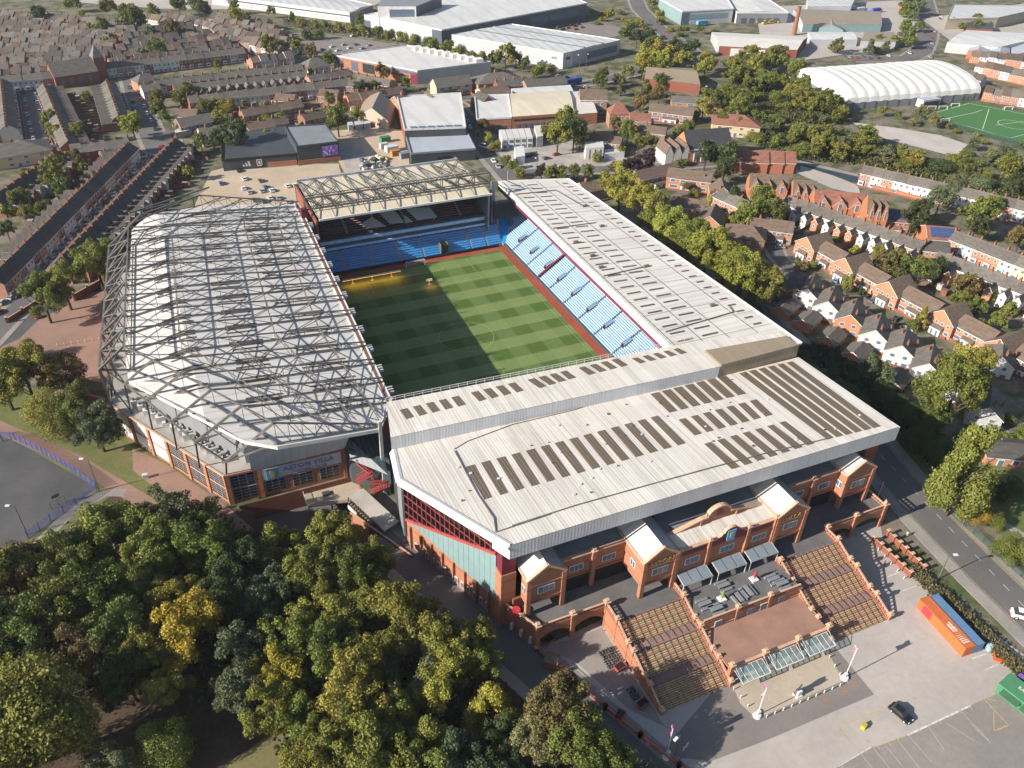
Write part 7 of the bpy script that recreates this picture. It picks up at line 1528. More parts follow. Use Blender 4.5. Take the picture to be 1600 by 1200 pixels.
woods([(147.5,121.2),(151.6,104.2),(174.6,99.3),(182.5,113.2),(160.4,111.8)],5,9,'gdm','by the church road','church road trees',52,5,9,('broad','bush'),'mid')
woods([(168.5,219.9),(204.2,235.4),(205.3,207.1),(227.5,220.2),(217.0,248.9),(177.9,237.2)],8,12,'gbm','along the railway bank','railway bank trees',53,6,11,('broad',),'mid')
woods([(123.0,60.5),(127.5,38.2),(129.8,15.3),(143.0,45.9),(140.5,76.5)],9,11,'gmob','between houses behind the tree line','garden trees behind the tree line',54,4,8,('broad','bush'),'mid')
woods([(154.7,2.7),(158.9,-37.0),(161.1,-74.2),(153.8,-75.4),(147.5,-42.2),(146.6,-2.9)],9,12,'gmol','in the stepped row gardens','stepped row garden trees',55,3,5,('bush',),'mid')
woods([(171.2,42.3),(194.0,-12.4),(186.3,-16.5),(161.1,32.1)],8,12,'gmo','behind the terrace wings','terrace garden trees',56,4,8,('broad','bush'),'mid')
woods([(-55.1,278.8),(7.7,288.8),(41.3,284.1),(29.3,268.1),(-23.5,259.4),(-57.0,261.9)],9,14,'gmo','before the red and white row','red and white row trees',57,4,8,('broad','bush'),'mid')
woods([(-149.8,163.6),(-131.2,205.8),(-114.4,245.2),(-108.8,233.4),(-130.7,170.5),(-143.9,135.5)],10,13,'gmd','in the long row gardens','long row garden trees',58,5,10,('broad','bush'),'mid')
build_trees()
print('trees',len(TREES),NT[0])
# low planting that nobody would count
def scrub(name,P,n,s,col,label,seed,zmax=1.2):
    R=random.Random(seed); xs=[p[0] for p in P];ys=[p[1] for p in P]; V=[];F=[];T=[]; k=0
    while k<n:
        x=R.uniform(min(xs),max(xs)); y=R.uniform(min(ys),max(ys)); 
        k+=1
        if not inpoly(x,y,P): continue
        g=.6+.8*R.random()
        for j in range(5):
            p=Vector((x+R.gauss(0,s),y+R.gauss(0,s),R.uniform(.1,zmax)*(.6+.4*g))); nrm=Vector((R.gauss(0,.6),R.gauss(0,.6),1)).normalized(); a=nrm.orthogonal().normalized()*R.uniform(.25,.55)*s*1.4; b=nrm.cross(a); i=len(V)
            V+=[tuple(p-a),tuple(p-b*.7),tuple(p+a),tuple(p+b*.7)]; F.append((i,i+1,i+2,i+3)); q=g*R.uniform(.8,1.2); T.append((q,q*R.uniform(.93,1.05),q))
    me=D.meshes.new(name); me.from_pydata(V,[],F); me.materials.append(MT['leaf']); at=me.color_attributes.new('tone','FLOAT_COLOR','POINT'); buf=[]
    for c in T: buf+=[*c,1]*4
    at.data.foreach_set('color',buf); o=mk(name,me,None,None,'stuff'); o.color=(*col,1); tag(o,label,'planting'); return o
scrub('hedge',strip([(60.9,-134.8),(60.8,-140.0),(60.7,-149.4),(60.4,-159.9),(61.1,-172.0)],2.6),2600,.5,(.115,.10,.045),'low brownish hedge between the forecourt and the main road',31,1.5)
scrub('undergrowth',[(97.9,-46.9),(101.6,-69.9),(97.0,-98.3),(93.5,-119.7),(105.1,-104.6),(112.3,-77.8),(109.3,-49.4)],5000,.9,(.032,.045,.016),'dark undergrowth in the shaded bank by the road',32,1.6)
scrub('undergrowth',[(206.8,150.2),(241.6,133.3),(267.9,117.2),(275.4,69.7),(301.4,16.4),(281.4,0.7),(260.7,39.7),(240.3,75.2),(212.6,92.7)],12000,1.1,(.085,.095,.03),'rough scrub under the railway wood',33,2.)
scrub('undergrowth',[(250.5,205.2),(288.9,233.9),(316.0,215.3),(290.2,139.2),(275.5,125.6),(218.8,155.0)],11000,1.1,(.082,.088,.03),'rough scrub left of the white dome',34,2.)
scrub('undergrowth',[(-143.7,-47.4),(-127.7,-47.6),(-110.5,-43.1),(-92.8,-48.0),(-79.6,-63.0),(-80,-62),(-82,-86),(-60,-92),(-51.4,-96.2),(-41.2,-123.8),(-37.2,-150.4),(-80.2,-132.0),(-88.6,-114.6),(-99.3,-104.0),(-116.6,-95.1),(-140.9,-84.8)],9000,.8,(.05,.06,.02),'dark undergrowth beneath the near wood',35,1.4)
scrub('undergrowth',[(32.7,471.2),(79.3,422.1),(123.7,351.6),(138.3,317.0),(127.8,313.8),(88.4,387.3),(32.2,445.3)],3500,1.4,(.12,.105,.035),'rough hedge bank before the warehouses',36,1.8)

# ================================================================ vehicles
def car_meshes():
    b=MB()
    prof=[(-2.1,.35),(-2.15,.75),(-1.95,.95),(-1.0,1.0),(1.05,.95),(1.9,.82),(2.1,.6),(2.1,.35)]
    W=.88; n=len(prof); i=len(b.v)
    for y in (-W,W): b.v+=[(x,y,z) for x,z in prof]
    k=b.mi('paint'); 
    for j in range(n): b.f.append((i+j,i+(j+1)%n,i+n+(j+1)%n,i+n+j)); b.m.append(k)
    b.f.append(tuple(i+j for j in range(n))); b.m.append(k); b.f.append(tuple(i+n+j for j in range(n-1,-1,-1))); b.m.append(k)
    body=b.mesh('body')
    c=MB(); lo=[(-1.75,-.80,.96),(1.0,-.80,.96),(1.0,.80,.96),(-1.75,.80,.96)]; hi=[(-1.25,-.62,1.46),(.25,-.62,1.46),(.25,.62,1.46),(-1.25,.62,1.46)]
    for j in range(4): c.poly([lo[j],lo[(j+1)%4],hi[(j+1)%4],hi[j]],'glass')
    glass=c.mesh('windows'); r=MB(); r.box(-1.3,.3,-.64,.64,1.44,1.5,'paint'); roof=r.mesh('roof')
    w_=MB(); w_.beam((0,-.1,0),(0,.1,0),.64,'rubber',n=10); wheel=w_.mesh('wheel'); w_=MB(); w_.beam((0,-.12,0),(0,.12,0),.36,'steelw',n=8); rim=w_.mesh('rim')
    l=MB(); l.box(2.0,2.13,-.75,-.4,.58,.75,'frame'); hl=l.mesh('headlight'); t_=MB(); t_.box(-2.17,-2.1,-.8,-.45,.62,.82,'flagred'); tl=t_.mesh('tail_light')
    return body,glass,roof,wheel,hl,tl,rim
CM=car_meshes()
CC={'white':(.62,.62,.62),'silver':(.33,.34,.35),'black':(.015,.015,.017),'grey':(.11,.115,.12),'red':(.32,.02,.02),'blue':(.03,.09,.24),'pale blue':(.16,.28,.42)}
NC=[0]
def car(p,rz,col,label,group=None,s=1.,van=False):
    NC[0]+=1
    t=thing('parked_van' if van else 'parked_car',label,'van' if van else 'car',(p[0],p[1],0.02),rz,group); t.scale=(s*(1.25 if van else 1),s,s*(1.4 if van else 1))
    for n,me in (('body',CM[0]),('windows',CM[1]),('roof',CM[2])):
        o=mk(n,me,t); o.color=(*CC[col],1)
    for x in (-1.3,1.32):
        for y in (-.8,.8): mk('rim',CM[6],mk('wheel',CM[3],t,loc=(x,y,.33)))
    for y in (0,1.15): mk('headlight',CM[4],t,loc=(0,y,0)); mk('tail_light',CM[5],t,loc=(0,y+.1,0))
    return t
def carrow(pts,rz,place,group,seed,cols=None):
    R=random.Random(seed); cols=cols or ['white','silver','black','grey','red','blue','white','silver','grey']
    chosen=[R.choice(cols) for _ in pts]; cnt={}
    for p,c in zip(pts,chosen):
        cnt[c]=cnt.get(c,0)+1; o=f'{ordn(cnt[c]-1)} {c} car' if chosen.count(c)>1 else f'only {c} car'
        car(p,rz+R.uniform(-.06,.06),c,f'{o}, from the far end, {place}',group)
def along(pts): 
    d=Vector(pts[-1])-Vector(pts[0]); return math.atan2(d.y,d.x)
for L,pl_,sd in (([(-140.6,332.1),(-139.2,316.7),(-138.2,302.0),(-137.6,289.3),(-136.1,273.5),(-135.0,261.6),(-133.9,249.2),(-132.8,237.4)],'on the left kerb of the first street',1),([(-134.2,324.8),(-133.0,309.7),(-131.8,292.9),(-130.1,274.6),(-128.7,258.4),(-127.5,243.1)],'on the right kerb of the first street',2),
  ([(-85.0,323.4),(-84.8,310.2),(-84.7,295.2),(-84.5,283.1),(-84.4,269.3)],'on the left kerb of the second street',3),([(-80.6,311.4),(-80.2,297.3),(-79.5,283.8),(-79.1,270.9),(-78.2,258.3),(-77.1,244.0)],'on the right kerb of the second street',4)):
    carrow(L,along(L),pl_,'cars parked in the left streets',sd)
L=[(-76.9,215.2),(-83.0,204.5),(-87.1,195.5),(-90.8,186.7),(-95.0,176.1),(-98.1,168.7),(-100.7,162.2),(-104.5,153.5),(-107.2,147.5),(-109.0,143.4),(-111.9,135.9),(-114.9,128.2),(-118.3,120.3),(-121.5,113.3),(-124.6,106.0),(-127.6,99.6)]
carrow(L,along(L),'along the long terrace street','cars parked along the long terrace',5)
L=[(-137.5,81.3),(-140.4,78.6),(-141.6,71.8),(-133.7,88.5)]
carrow(L,along(L),'at the near end of the terrace street','cars by the brick plaza',6)
L=[(-56.2,159.3),(-46.6,172.0),(-45.8,161.0),(-47.8,150.0),(-46.2,144.8),(-39.4,156.3),(-41.0,144.3),(-38.6,148.1),(-36.7,143.5),(-45.8,135.7),(-44.0,135.0),(-39.0,135.4),(-35.7,134.1),(-29.1,146.1),(-26.0,145.7),(-32.4,128.5),(-42.2,132.9)]
carrow(L,RAD(95),'in the tan car park behind the trusses','cars in the tan car park',7)
L=[(81.2,208.4),(79.1,200.1),(77.0,192.1),(76.1,179.7),(72.0,152.5),(69.8,142.3),(68.9,134.6)]
carrow(L,along(L),'on the road right of the training hall','cars by the training hall',8)
car((72.7,160.9),RAD(-62),'white','white van on the road right of the training hall',None,1.15,True)
carrow([(165.3,263.4),(169.1,259.1),(171.8,253.7),(137.5,244.1),(157.2,240.1),(171.0,236.8),(159.9,228.2)],.2,'in the lorry yard beyond the ribbed works','cars in the lorry yard',9)
for p,rz,c,lb in (((141.7,15.0),-.4,'silver','silver car on a drive at the far end of the stepped orange row'),((143.7,-15.6),.5,'pale blue','pale blue car parked before the second orange gable'),((145.8,-32.4),.3,'grey','grey car on the drive before the third orange gable'),((142.2,-52.1),-.75,'white','white car parked behind the white gabled houses'),((144.0,-45.5),.4,'black','black car in shade beside the white car'),((140.4,-64.3),-.7,'black','black car between white gables and the stepped row'),((145.2,-72.7),-.7,'grey','dark grey car on the close near the fifth gable'),((148.7,-77.3),.3,'silver','silver car on the drive of the fifth gable'),((150.1,-79.9),.3,'black','black car beside the silver car near the right edge'),
    ((29.4,-162.8),along([(29.0,-160.4),(29.8,-164.9)]),'black','black car standing alone on the open forecourt'),((102.8,139.4),.1,'red','bright red car in the cabin yard'),((95.7,136.4),.1,'grey','grey car left of the bright red car'),((87.9,142.1),.1,'black','black car beside the lone white cabin'),((91.7,143.5),.1,'black','black car at the end of the cabin row'),((232.2,39.1),-.3,'white','white car parked in front of the white row, first from the left'),((233.6,34.6),-.3,'white','white car parked in front of the white row, second from the left'),((235.0,30.2),-.3,'silver','silver car parked in front of the white row, third from the left'),((138.8,108.9),0,'white','white car outside the white church front'),((155.4,110.0),.1,'silver','silver car outside the dark roofed church'),((113.4,106.1),.1,'white','white car by the lime trees at the far end of the long roof'),((-8.3,279.9),.2,'white','white car before the red and white row'),((11.4,271.8),.2,'white','white van like car near the gabled brown house'),((13.5,264.7),.2,'grey','grey car near the gabled brown house')):
    car(p,rz,c,lb,None,1.1 if 'black car standing' in lb else 1.)
car((73.6,-155.6),-.72,'white','white van on the main road at the right edge',None,1.15,True)
carrow([(48.6,377.9),(49.8,366.8),(57.4,380.5),(58.9,370.9),(65.3,377.9),(66.7,366.6),(73.6,373.4),(53.0,358.8),(40.5,371.6),(69.8,403.0),(80.1,397.7)],.6,'in the superstore car park','cars in the superstore car park',10)
carrow([(237.6,385.1),(238.6,380.4),(243.9,385.3),(230.5,376.5),(241.8,375.1),(224.8,374.0),(223.9,380.7),(234.2,371.0)],.2,'in the estate car park by the large warehouse','cars in the estate car park',11,['red','grey','red','black'])
carrow([(382.5,239.6),(386.1,236.6),(392.7,238.0),(393.8,232.3),(400.1,230.2),(412.5,233.3),(433.0,233.8),(459.1,240.3),(471.7,249.8),(485.5,263.7),(504.8,278.8),(545.8,312.1),(556.0,323.8),(552.8,317.3),(509.1,290.8),(439.3,220.8),(453.0,229.1)],1.,'in traffic on the arterial road','traffic on the arterial road',12)
carrow([(295.2,341.2),(289.9,322.5),(288.5,303.5),(279.1,299.0)],-.9,'on the dual carriageway','traffic on the dual carriageway',13)
carrow([(387.1,347.3),(389.7,344.2),(394.8,342.6),(404.5,341.9)],.1,'outside the grey depot','yellow vans outside the depot',14,['yellow']) if False else None
CC['yellow']=(.62,.40,.02)
for k,p in enumerate(((387.1,347.3),(389.3,342.0),(395.3,342.4),(403.9,342.0))): car(p,.1,'yellow',f'yellow van outside the grey depot, {ordn(k)} from the left','yellow depot vans',1.3,True)
def lorry(p,rz,col,cab,label,l=12):
    t=thing('lorry',label,'lorry',(*p,0),rz); f=MB(); f.box(-l/2,l/2-2.6,-1.25,1.25,1.1,3.9,'anypaint'); o=f.obj('trailer',t); o.color=(*col,1)
    f=MB(); f.box(l/2-2.3,l/2,-1.2,1.2,.6,3.2,'anypaint'); f.box(l/2,l/2+.05,-1.05,1.05,1.9,2.9,'glass'); o=f.obj('cab',t); o.color=(*cab,1)
    for x in (-l/2+1.2,-l/2+2.4,l/2-1.2):
        for y in (-1.1,1.1): o=mk('wheel',CM[3],t,loc=(x,y,.5)); o.scale=(1.5,1.5,1.5)
lorry((165.2,244.4),RAD(190),(.02,.06,.32),(.6,.6,.62),'blue articulated lorry with white cab beyond the old works',14)
lorry((86.5,245.7),.05,(.02,.025,.03),(.02,.02,.02),'black coach on the high street before the flat block',11)
lorry((-128.7,226.7),.25,(.05,.1,.4),(.6,.6,.6),'white and blue bus at the end of the first street',11)
for k,(p,c) in enumerate((((480.6,362.2),(.03,.10,.4)),((496.4,362.5),(.6,.6,.6)),((499.2,353.9),(.6,.6,.6)),((510.6,347.9),(.03,.10,.4)),((541.5,346.2),(.55,.05,.03)),((337.5,353.7),(.1,.35,.6)))): lorry(p,.1,c,(.5,.5,.5),f'{["blue","white","second white","second blue","red","pale blue"][k]} lorry trailer parked in the yards at the top right',12)
# ================================================================ forecourt objects
def container(p,q,wd,h,col,label,off=0):
    p=Vector(p);q=Vector(q); dd=(q-p).normalized(); s_=Vector((dd.y,-dd.x))*(wd+off); p=p+s_; q=q+s_; d=(q-p); L=d.length; t=thing('shipping_container',label,'container',(p.x,p.y,0),math.atan2(d.y,d.x))
    f=MB(); f.box(0,L,0,wd,.1,h,'anypaint'); o=f.obj('box',t); o.color=(*col,1)
    f=MB(); n=int(L/.55)
    for k in range(n): x=L*(k+.5)/n; f.box(x-.1,x+.1,-.06,0,.3,h-.2,'anypaint'); f.box(x-.1,x+.1,wd,wd+.06,.3,h-.2,'anypaint')
    o=f.obj('side_ribs',t,None,'stuff'); o.color=(*col,1)
    for x in (.05,L-.05): f=MB(); f.beam((x,0,h),(x,wd,h),.2,'anypaint'); f.beam((x,0,.15),(x,wd,.15),.2,'anypaint'); o=f.obj('end_frame',t); o.color=(*col,1)
    return t,L
t,L=container((52.0,-157.6),(53.2,-143.7),2.7,2.9,(.50,.135,.045),'orange shipping container beside the blue one on the forecourt')
f=MB(); f.box(L-4.2,L-1.6,2.7,2.78,.5,2.7,'flagred') ; f.obj('red_hatch',t); f=MB()
for k in range(6): f.box(1.2+k*.5,1.5+k*.45,.5+.1*k,2.2,2.91,2.94,'line')
f.box(4.2,6.8,.9,1.3,2.91,2.94,'line'); f.box(4.2,6.4,1.6,2.0,2.91,2.94,'line'); f.obj('roof_lettering',t,None,'stuff')
t,L=container((52.0,-157.6),(53.2,-143.7),2.5,2.7,(.11,.20,.34),'blue shipping container between the orange one and the hedge',2.8)
t=thing('kiosk','green trading kiosk with white letters on its roof at the right edge','kiosk',(*(51.4,-166.6),0),along([(51.4,-166.6),(53.5,-177.9)]))
f=MB(); f.box(0,16,0,4.2,.2,3,'anypaint'); o=f.obj('body',t); o.color=(.055,.20,.10,1)
f=MB(); f.box(-.2,16.2,-.2,4.4,3,3.2,'anypaint'); o=f.obj('roof',t); o.color=(.07,.22,.11,1)
for k in range(3): f=MB(); f.poly([(1+k*4.2,-1.6,2.2),(4.8+k*4.2,-1.6,2.2),(4.8+k*4.2,-.02,2.6),(1+k*4.2,-.02,2.6)],'anypaint'); o=f.obj('awning',t); o.color=(.05,.12,.07,1)
text('BARBER',1.15,'white',t,(4.4,2.4,3.24),(0,0,0),'roof_lettering',.02,.9)
f=MB(); f.poly([(1,4.6,3.4),(8,6.5,2.2),(6,7.5,2.2),(1,6,3.2)],'purple'); f.poly([(3,4.6,3.5),(9,6.2,2.6),(9.5,5.2,3)],'pink'); f.obj('tarpaulin',t)
def pole(p,h,label,cat,flag=None,col='steelw',base='white',group=None,name='flagpole',w=.2):
    t=thing(name,label,cat,(*p,0),RAD(60),group); f=MB(); f.beam((0,0,0),(0,0,h),w,col,n=8); f.obj('pole',t)
    if base: f=MB(); f.cone((0,0),.9,.75,0,.5,base,12); f.cone((.9,-.5),.5,.42,0,.45,base,10); f.obj('base',t)
    if flag:
        f=MB(); n=6
        for k in range(n):
            z0=h-.2-k*flag/n; z1=h-.2-(k+1)*flag/n; f.poly([(.1,0,z0),(1.05,.25*math.sin(k*1.3),z0),(1.05,.25*math.sin((k+1)*1.3),z1),(.1,0,z1)],'pink')
        f.obj('banner',t)
    return t
pole((25.0,-151.8),10,'white flagpole with furled claret banner at the right end of the tan paving','flagpole',2,'white')
pole((2.7,-151.7),9.5,'white flagpole with claret banner at the left end of the tan paving','flagpole',4,'white')
pole((-18.7,-151.9),9.5,'slim flagpole with claret banner near the perimeter wall','flagpole',3,'steelw')
pole((63.6,-120.9),9,'dark flagpole with pink and claret banner outside the right arches','flagpole',3.2,'steel',None)
pole((68.6,-114.6),8.5,'flagpole with claret banner on the blue base by the road','flagpole',2.6,'steelw','skyblue')
pole((61.4,106.1),10,'flagpole with banner behind the far end of the long roof','flagpole',3,'steelw',None)
t=thing('flag','white flag with red cross on the perimeter fence','flag',(*(-16.5,-153.3),0),RAD(20)); f=MB(); f.beam((0,0,0),(0,0,4),.1,'steel'); f.obj('pole',t)
f=MB(); f.box(.05,1.9,-.02,.02,2.4,3.7,'white'); f.obj('cloth',t); f=MB(); f.box(.05,1.9,-.04,.04,2.92,3.18,'flagred'); f.box(.85,1.1,-.045,.045,2.4,3.7,'flagred'); f.obj('cross',t)
def lamp(p,h,label,rz=0,heads=1,group=None,z=0):
    t=thing('street_lamp',label,'street lamp',(p[0],p[1],z),rz,group); f=MB(); f.cone((0,0),.16,.09,0,h,'steel',8); f.obj('pole',t)
    for s in range(heads): sg=1 if s==0 else -1; f=MB(); f.beam((0,0,h),(sg*1.3,0,h+.25),.12,'steel'); f.box(min(sg*1.0,sg*2.0),max(sg*1.0,sg*2.0),-.28,.28,h+.18,h+.42,'white'); f.obj('lamp_head',t)
lamp((-113.8,-33.8),10.8,'tall white headed floodlight pole at the corner of the ball court',RAD(160)); lamp((-130.1,-43.4),9.5,'white headed floodlight pole at the left side of the ball court',RAD(160)); lamp((-137.1,-2.8),9.5,'floodlight pole at the far left corner of the ball court',RAD(160))
lamp((84.5,-128.6),10,'grey street lamp on the right pavement of the main road',RAD(150)); lamp((-16.9,-152.3),7,'lamp post hanging over the perimeter wall beside the flag',RAD(200)); lamp((64.4,-139.5),8,'lamp post by the hedge at the edge of the main road',RAD(-20)); lamp((79.4,113.7),10,'tall pale lamp post on the pavement behind the long roof',RAD(90)); lamp((-121.7,235.2),10,'leaning pale pole at the end of the first street',RAD(90))
for k,p in enumerate(((54.2,398.3),(69.0,360.5),(105.3,302.0),(181.6,265.5),(303.7,322.0),(280.4,181.1),(165.1,278.8),(187.6,268.1),(218.7,183.0))): lamp(p,11,f'tall street lamp in the far streets, {ordn(k)} of nine from the left' if False else ['lamp post in the superstore car park, near the hedge','lamp post before the superstore glass front','lamp post at the superstore rear corner','lamp post beside the railway bridge','lamp post on the dual carriageway bank','lamp post left of the white dome','lamp post before the second warehouse corner','lamp post at the white corner offices','lamp post by the flat orange building'][k],RAD(40*k),1,'far lamp posts')
# statue, bollards, skip and clutter
t=thing('statue','pale plinth statue standing on the tan paving','statue',(*(13.2,-151.2),0)); f=MB(); f.box(-.7,.7,-.7,.7,0,.5,'white'); f.prism([(-.5,-.5),(.5,-.5),(.5,.5),(-.5,.5)],.5,1.9,'white'); f.obj('plinth',t)
f=MB(); sv=[((-.14,0,1.9),(-.12,0,2.7),.15),((.14,0,1.9),(.12,0,2.7),.15),((0,0,2.65),(0,0,3.35),.34),((-.22,0,3.25),(-.34,.05,2.7),.1),((.22,0,3.25),(.36,.1,3.7),.1),((0,0,3.35),(0,0,3.72),.2)]
for a,b_,w_ in sv: f.beam(a,b_,w_,'steel',n=8)
f.obj('figure',t)
bl=MB(); bl.cone((0,0),.11,.1,0,.9,'steelw',8); blm=bl.mesh('post'); bc=MB(); bc.cone((0,0),.13,.05,.9,1.0,'white',8); blc=bc.mesh('cap')
def bollards(pts,place,group):
    for k,p in enumerate(pts):
        t=thing('bollard',f'steel bollard, {ordn(k)} from the left {place}','bollard',(*p,0),0,group); mk('post',blm,t); mk('cap',blc,t)
bollards([lerp((4.2,-152.7),(22.8,-152.9),k/9) for k in range(10)],'along the front of the tan paving','paving bollards'); bollards([(25.5,-146.6),(25.0,-148.8),(24.6,-150.8)],'along the right side of the tan paving','side paving bollards'); bollards([(1.9,-145.0),(2.1,-147.1),(2.2,-149.3)],'along the left side of the tan paving','left paving bollards')
bollards([lerp((-123.4,42.9),(-111.2,42.1),k/6) for k in range(7)],'across the brick plaza','plaza bollards'); bollards([lerp((58.1,-124.7),(56.9,-136.3),k/5) for k in range(6)],'inside the forecourt gate walls','gate bollards')
t=thing('grit_bin','small yellow bin on the open forecourt','bin',(*(20.6,-162.0),0),.4); f=MB(); f.prism([(-.6,-.4),(.6,-.4),(.5,.4),(-.5,.4)],0,.9,'anypaint'); o=f.obj('box',t); o.color=(.5,.36,.03,1); f=MB(); f.poly([(-.65,-.45,.9),(.65,-.45,.9),(.55,.45,1.15),(-.55,.45,1.15)],'anypaint'); o=f.obj('lid',t); o.color=(.55,.42,.05,1)
t=thing('water_tank','pale blue drum beside the orange cage','drum',(*(59.2,-158.4),0)); f=MB(); f.cone((0,0),.75,.75,0,1.3,'anypaint',14); o=f.obj('drum',t); o.color=(.28,.45,.55,1); f=MB(); f.cone((0,0),.8,.8,1.3,1.4,'anypaint',14); o=f.obj('lid',t); o.color=(.4,.55,.62,1)
t=thing('barrier_cage','orange barrier cage round a manhole by the hedge','barrier',(*(59.5,-160.8),0),.75); f=MB()
for x0,y0,x1,y1 in ((-1.3,-1.1,1.3,-1.1),(1.3,-1.1,1.3,1.1),(1.3,1.1,-1.3,1.1),(-1.3,1.1,-1.3,-1.1)):
    for z in (.2,.6,1.0): f.beam((x0,y0,z),(x1,y1,z),.16,'anypaint')
    f.beam((x0,y0,0),(x0,y0,1.1),.14,'anypaint')
o=f.obj('rails',t); o.color=(.62,.11,.03,1)
# stacks of beer kegs by the stair wall
kg=MB(); kg.cone((0,0),.22,.24,0,.3,'black',10); kg.cone((0,0),.24,.2,.3,.58,'steel',10); kgm=kg.mesh('shell'); kt=MB(); kt.cone((0,0),.12,.1,.58,.66,'black',8); ktm=kt.mesh('rim')
R=random.Random(4)
for (c,n,m_,pl_) in (((-17.3,-128.9),8,6,'in the larger keg stack by the stair wall'),((-17.2,-138.0),5,3,'in the smaller keg stack by the stair foot')):
    k=0
    for i in range(n):
        for j in range(m_):
            t=thing('beer_keg',f'grey beer keg {pl_}','keg',(c[0]+(j-m_/2)*.62+R.uniform(-.1,.1),c[1]-(i-n/2)*.62+R.uniform(-.1,.1),0),0,f'kegs {pl_}'); mk('shell',kgm,t); mk('rim',ktm,t)
for p,rz,lb in (((-17.1,-131.5),.2,'red open skip beside the larger keg stack'),((-17.2,-140.7),.2,'red bin near the smaller keg stack'),((-27.9,-119.7),.3,'red wheeled skip under the left arches'),((-22.7,-141.2),.6,'bright red bin beside the perimeter wall'),((-129.2,63.8),.4,'red trading stall by the terrace end trees')):
    t=thing('skip',lb,'skip',(*p,0),rz); f=MB(); f.prism([(-1.1,-.7),(1.1,-.7),(1.1,.7),(-1.1,.7)],.1,1.0,'redsteel','black'); f.obj('box',t); f=MB()
    for a,b_ in (((-1.15,-.75),(1.15,-.75)),((1.15,-.75),(1.15,.75)),((1.15,.75),(-1.15,.75)),((-1.15,.75),(-1.15,-.75))): f.beam((*a,1.02),(*b_,1.02),.12,'redsteel')
    f.obj('rim',t)
# perimeter wall with railings by the wood road
def wallrun(pts,h,label,m='darkbrick',cap='brickpale',pr=True,t_=.35,posts=6,name='boundary_wall'):
    t=thing(name,label,'wall'); f=MB()
    for a,c in zip(pts,pts[1:]): f.wallbox(a,c,0,h,t_,m,cap)
    f.obj('wall',t)
    if pr:
        for a,c in zip(pts,pts[1:]):
            L=(Vector(c)-Vector(a)).length; n=max(1,int(L/posts))
            for k in range(n+1): p=Vector(a).lerp(Vector(c),k/n); g=MB(); g.box(p.x-.35,p.x+.35,p.y-.35,p.y+.35,0,h+.6,m); g.box(p.x-.42,p.x+.42,p.y-.42,p.y+.42,h+.6,h+.85,cap); g.obj('pier',t)
    return t
t=wallrun([(-31.3,-120.9),(-28.5,-127.9),(-24.5,-138.5),(-21.2,-146.5),(-17.7,-154.7),(-13.2,-164.5)],.8,'low dark brick perimeter wall with railings along the wood road')
f=MB()
P=[(-31.3,-120.9),(-28.5,-127.9),(-24.5,-138.5),(-21.2,-146.5),(-17.7,-154.7),(-13.2,-164.5)]
for a,c in zip(P,P[1:]):
    for z in (1.0,1.7): f.beam((*a,z),(*c,z),.07,'redsteel')
    n=int((Vector(c)-Vector(a)).length/.35)
    for k in range(n): p=lerp(a,c,k/n); f.beam((*p,.8),(*p,1.8),.05,'redsteel')
f.obj('railings',t)
t=thing('gatehouse','small brown ticket hut standing in the perimeter wall','hut',(*(-29.9,-125.3),0),RAD(-40)); f=MB(); f.box(-1.3,1.3,-1.2,1.2,0,2.6,'darkbrick'); f.obj('wall',t); f=MB(); f.poly([(-1.5,-1.4,2.6),(1.5,-1.4,2.6),(1.5,0,3.3),(-1.5,0,3.3)],'wood'); f.poly([(1.5,1.4,2.6),(-1.5,1.4,2.6),(-1.5,0,3.3),(1.5,0,3.3)],'wood'); f.obj('roof',t)
for a,c,lb in (((58.7,-124.5),(58.5,-136.4),'left dark brick gate wall with pale caps beside the main road'),((63.5,-124.2),(63.0,-136.3),'right dark brick gate wall with pale caps beside the main road')): wallrun([a,c],1.5,lb,posts=2.0)
wallrun([(-117.7,71.6),(-108.8,79.8)],2.5,'red brick wall behind the plaza trees'); wallrun([(-138.4,63.9),(-129.4,73.8),(-126.4,76.9)],1.6,'dark red wall at the end of the terrace street'); wallrun([(-135.4,40.2),(-128.7,26.4),(-121.7,15.8),(-110.7,5.9)],1.2,'low dark red railed wall along the plaza edge',pr=False)
wallrun([(222.6,49.0),(229.0,40.2),(233.5,29.2),(233.5,24.7)],2.2,'pale orange garden wall between the white row and school','brick',pr=False)
def fence(pts,h,label,m,step=2.4,mesh=True,name='fence'):
    t=thing(name,label,'fence')
    for a,c in zip(pts,pts[1:]):
        L=(Vector(c)-Vector(a)).length; n=max(1,int(L/step))
        for k in range(n+(c is pts[-1] or c==pts[-1])): 
            p=lerp(a,c,k/n); f=MB(); f.beam((*p,0),(*p,h),.14,m); f.obj('post',t)
    f=MB()
    for a,c in zip(pts,pts[1:]):
        for j in range(int(h/.28)): z=.15+j*.28; f.beam((*a,z),(*c,z),.06,m)
    f.obj('mesh_rails',t); return t
MT['bluefence']=M('blue_fence_paint',(.055,.065,.22),(.12,.13,.30),1.,.6); MT['greenfence']=M('green_fence_paint',(.03,.075,.05),(.025,.06,.04),1.,.6)
fence([(-133.8,-3.6),(-128.2,-10.8),(-121.2,-20.7),(-114.3,-32.6)],2.6,'blue mesh fence along the far side of the ball court','bluefence',2.0); fence([(-114.3,-33.6),(-119.1,-37.1),(-124.9,-40.7),(-129.8,-44.9)],2.6,'blue mesh fence along the near side of the ball court','bluefence',3.); fence([(-145.8,2.5),(-137.9,-0.1),(-133.8,-3.6)],2.6,'blue mesh fence at the far left of the ball court','bluefence',3)
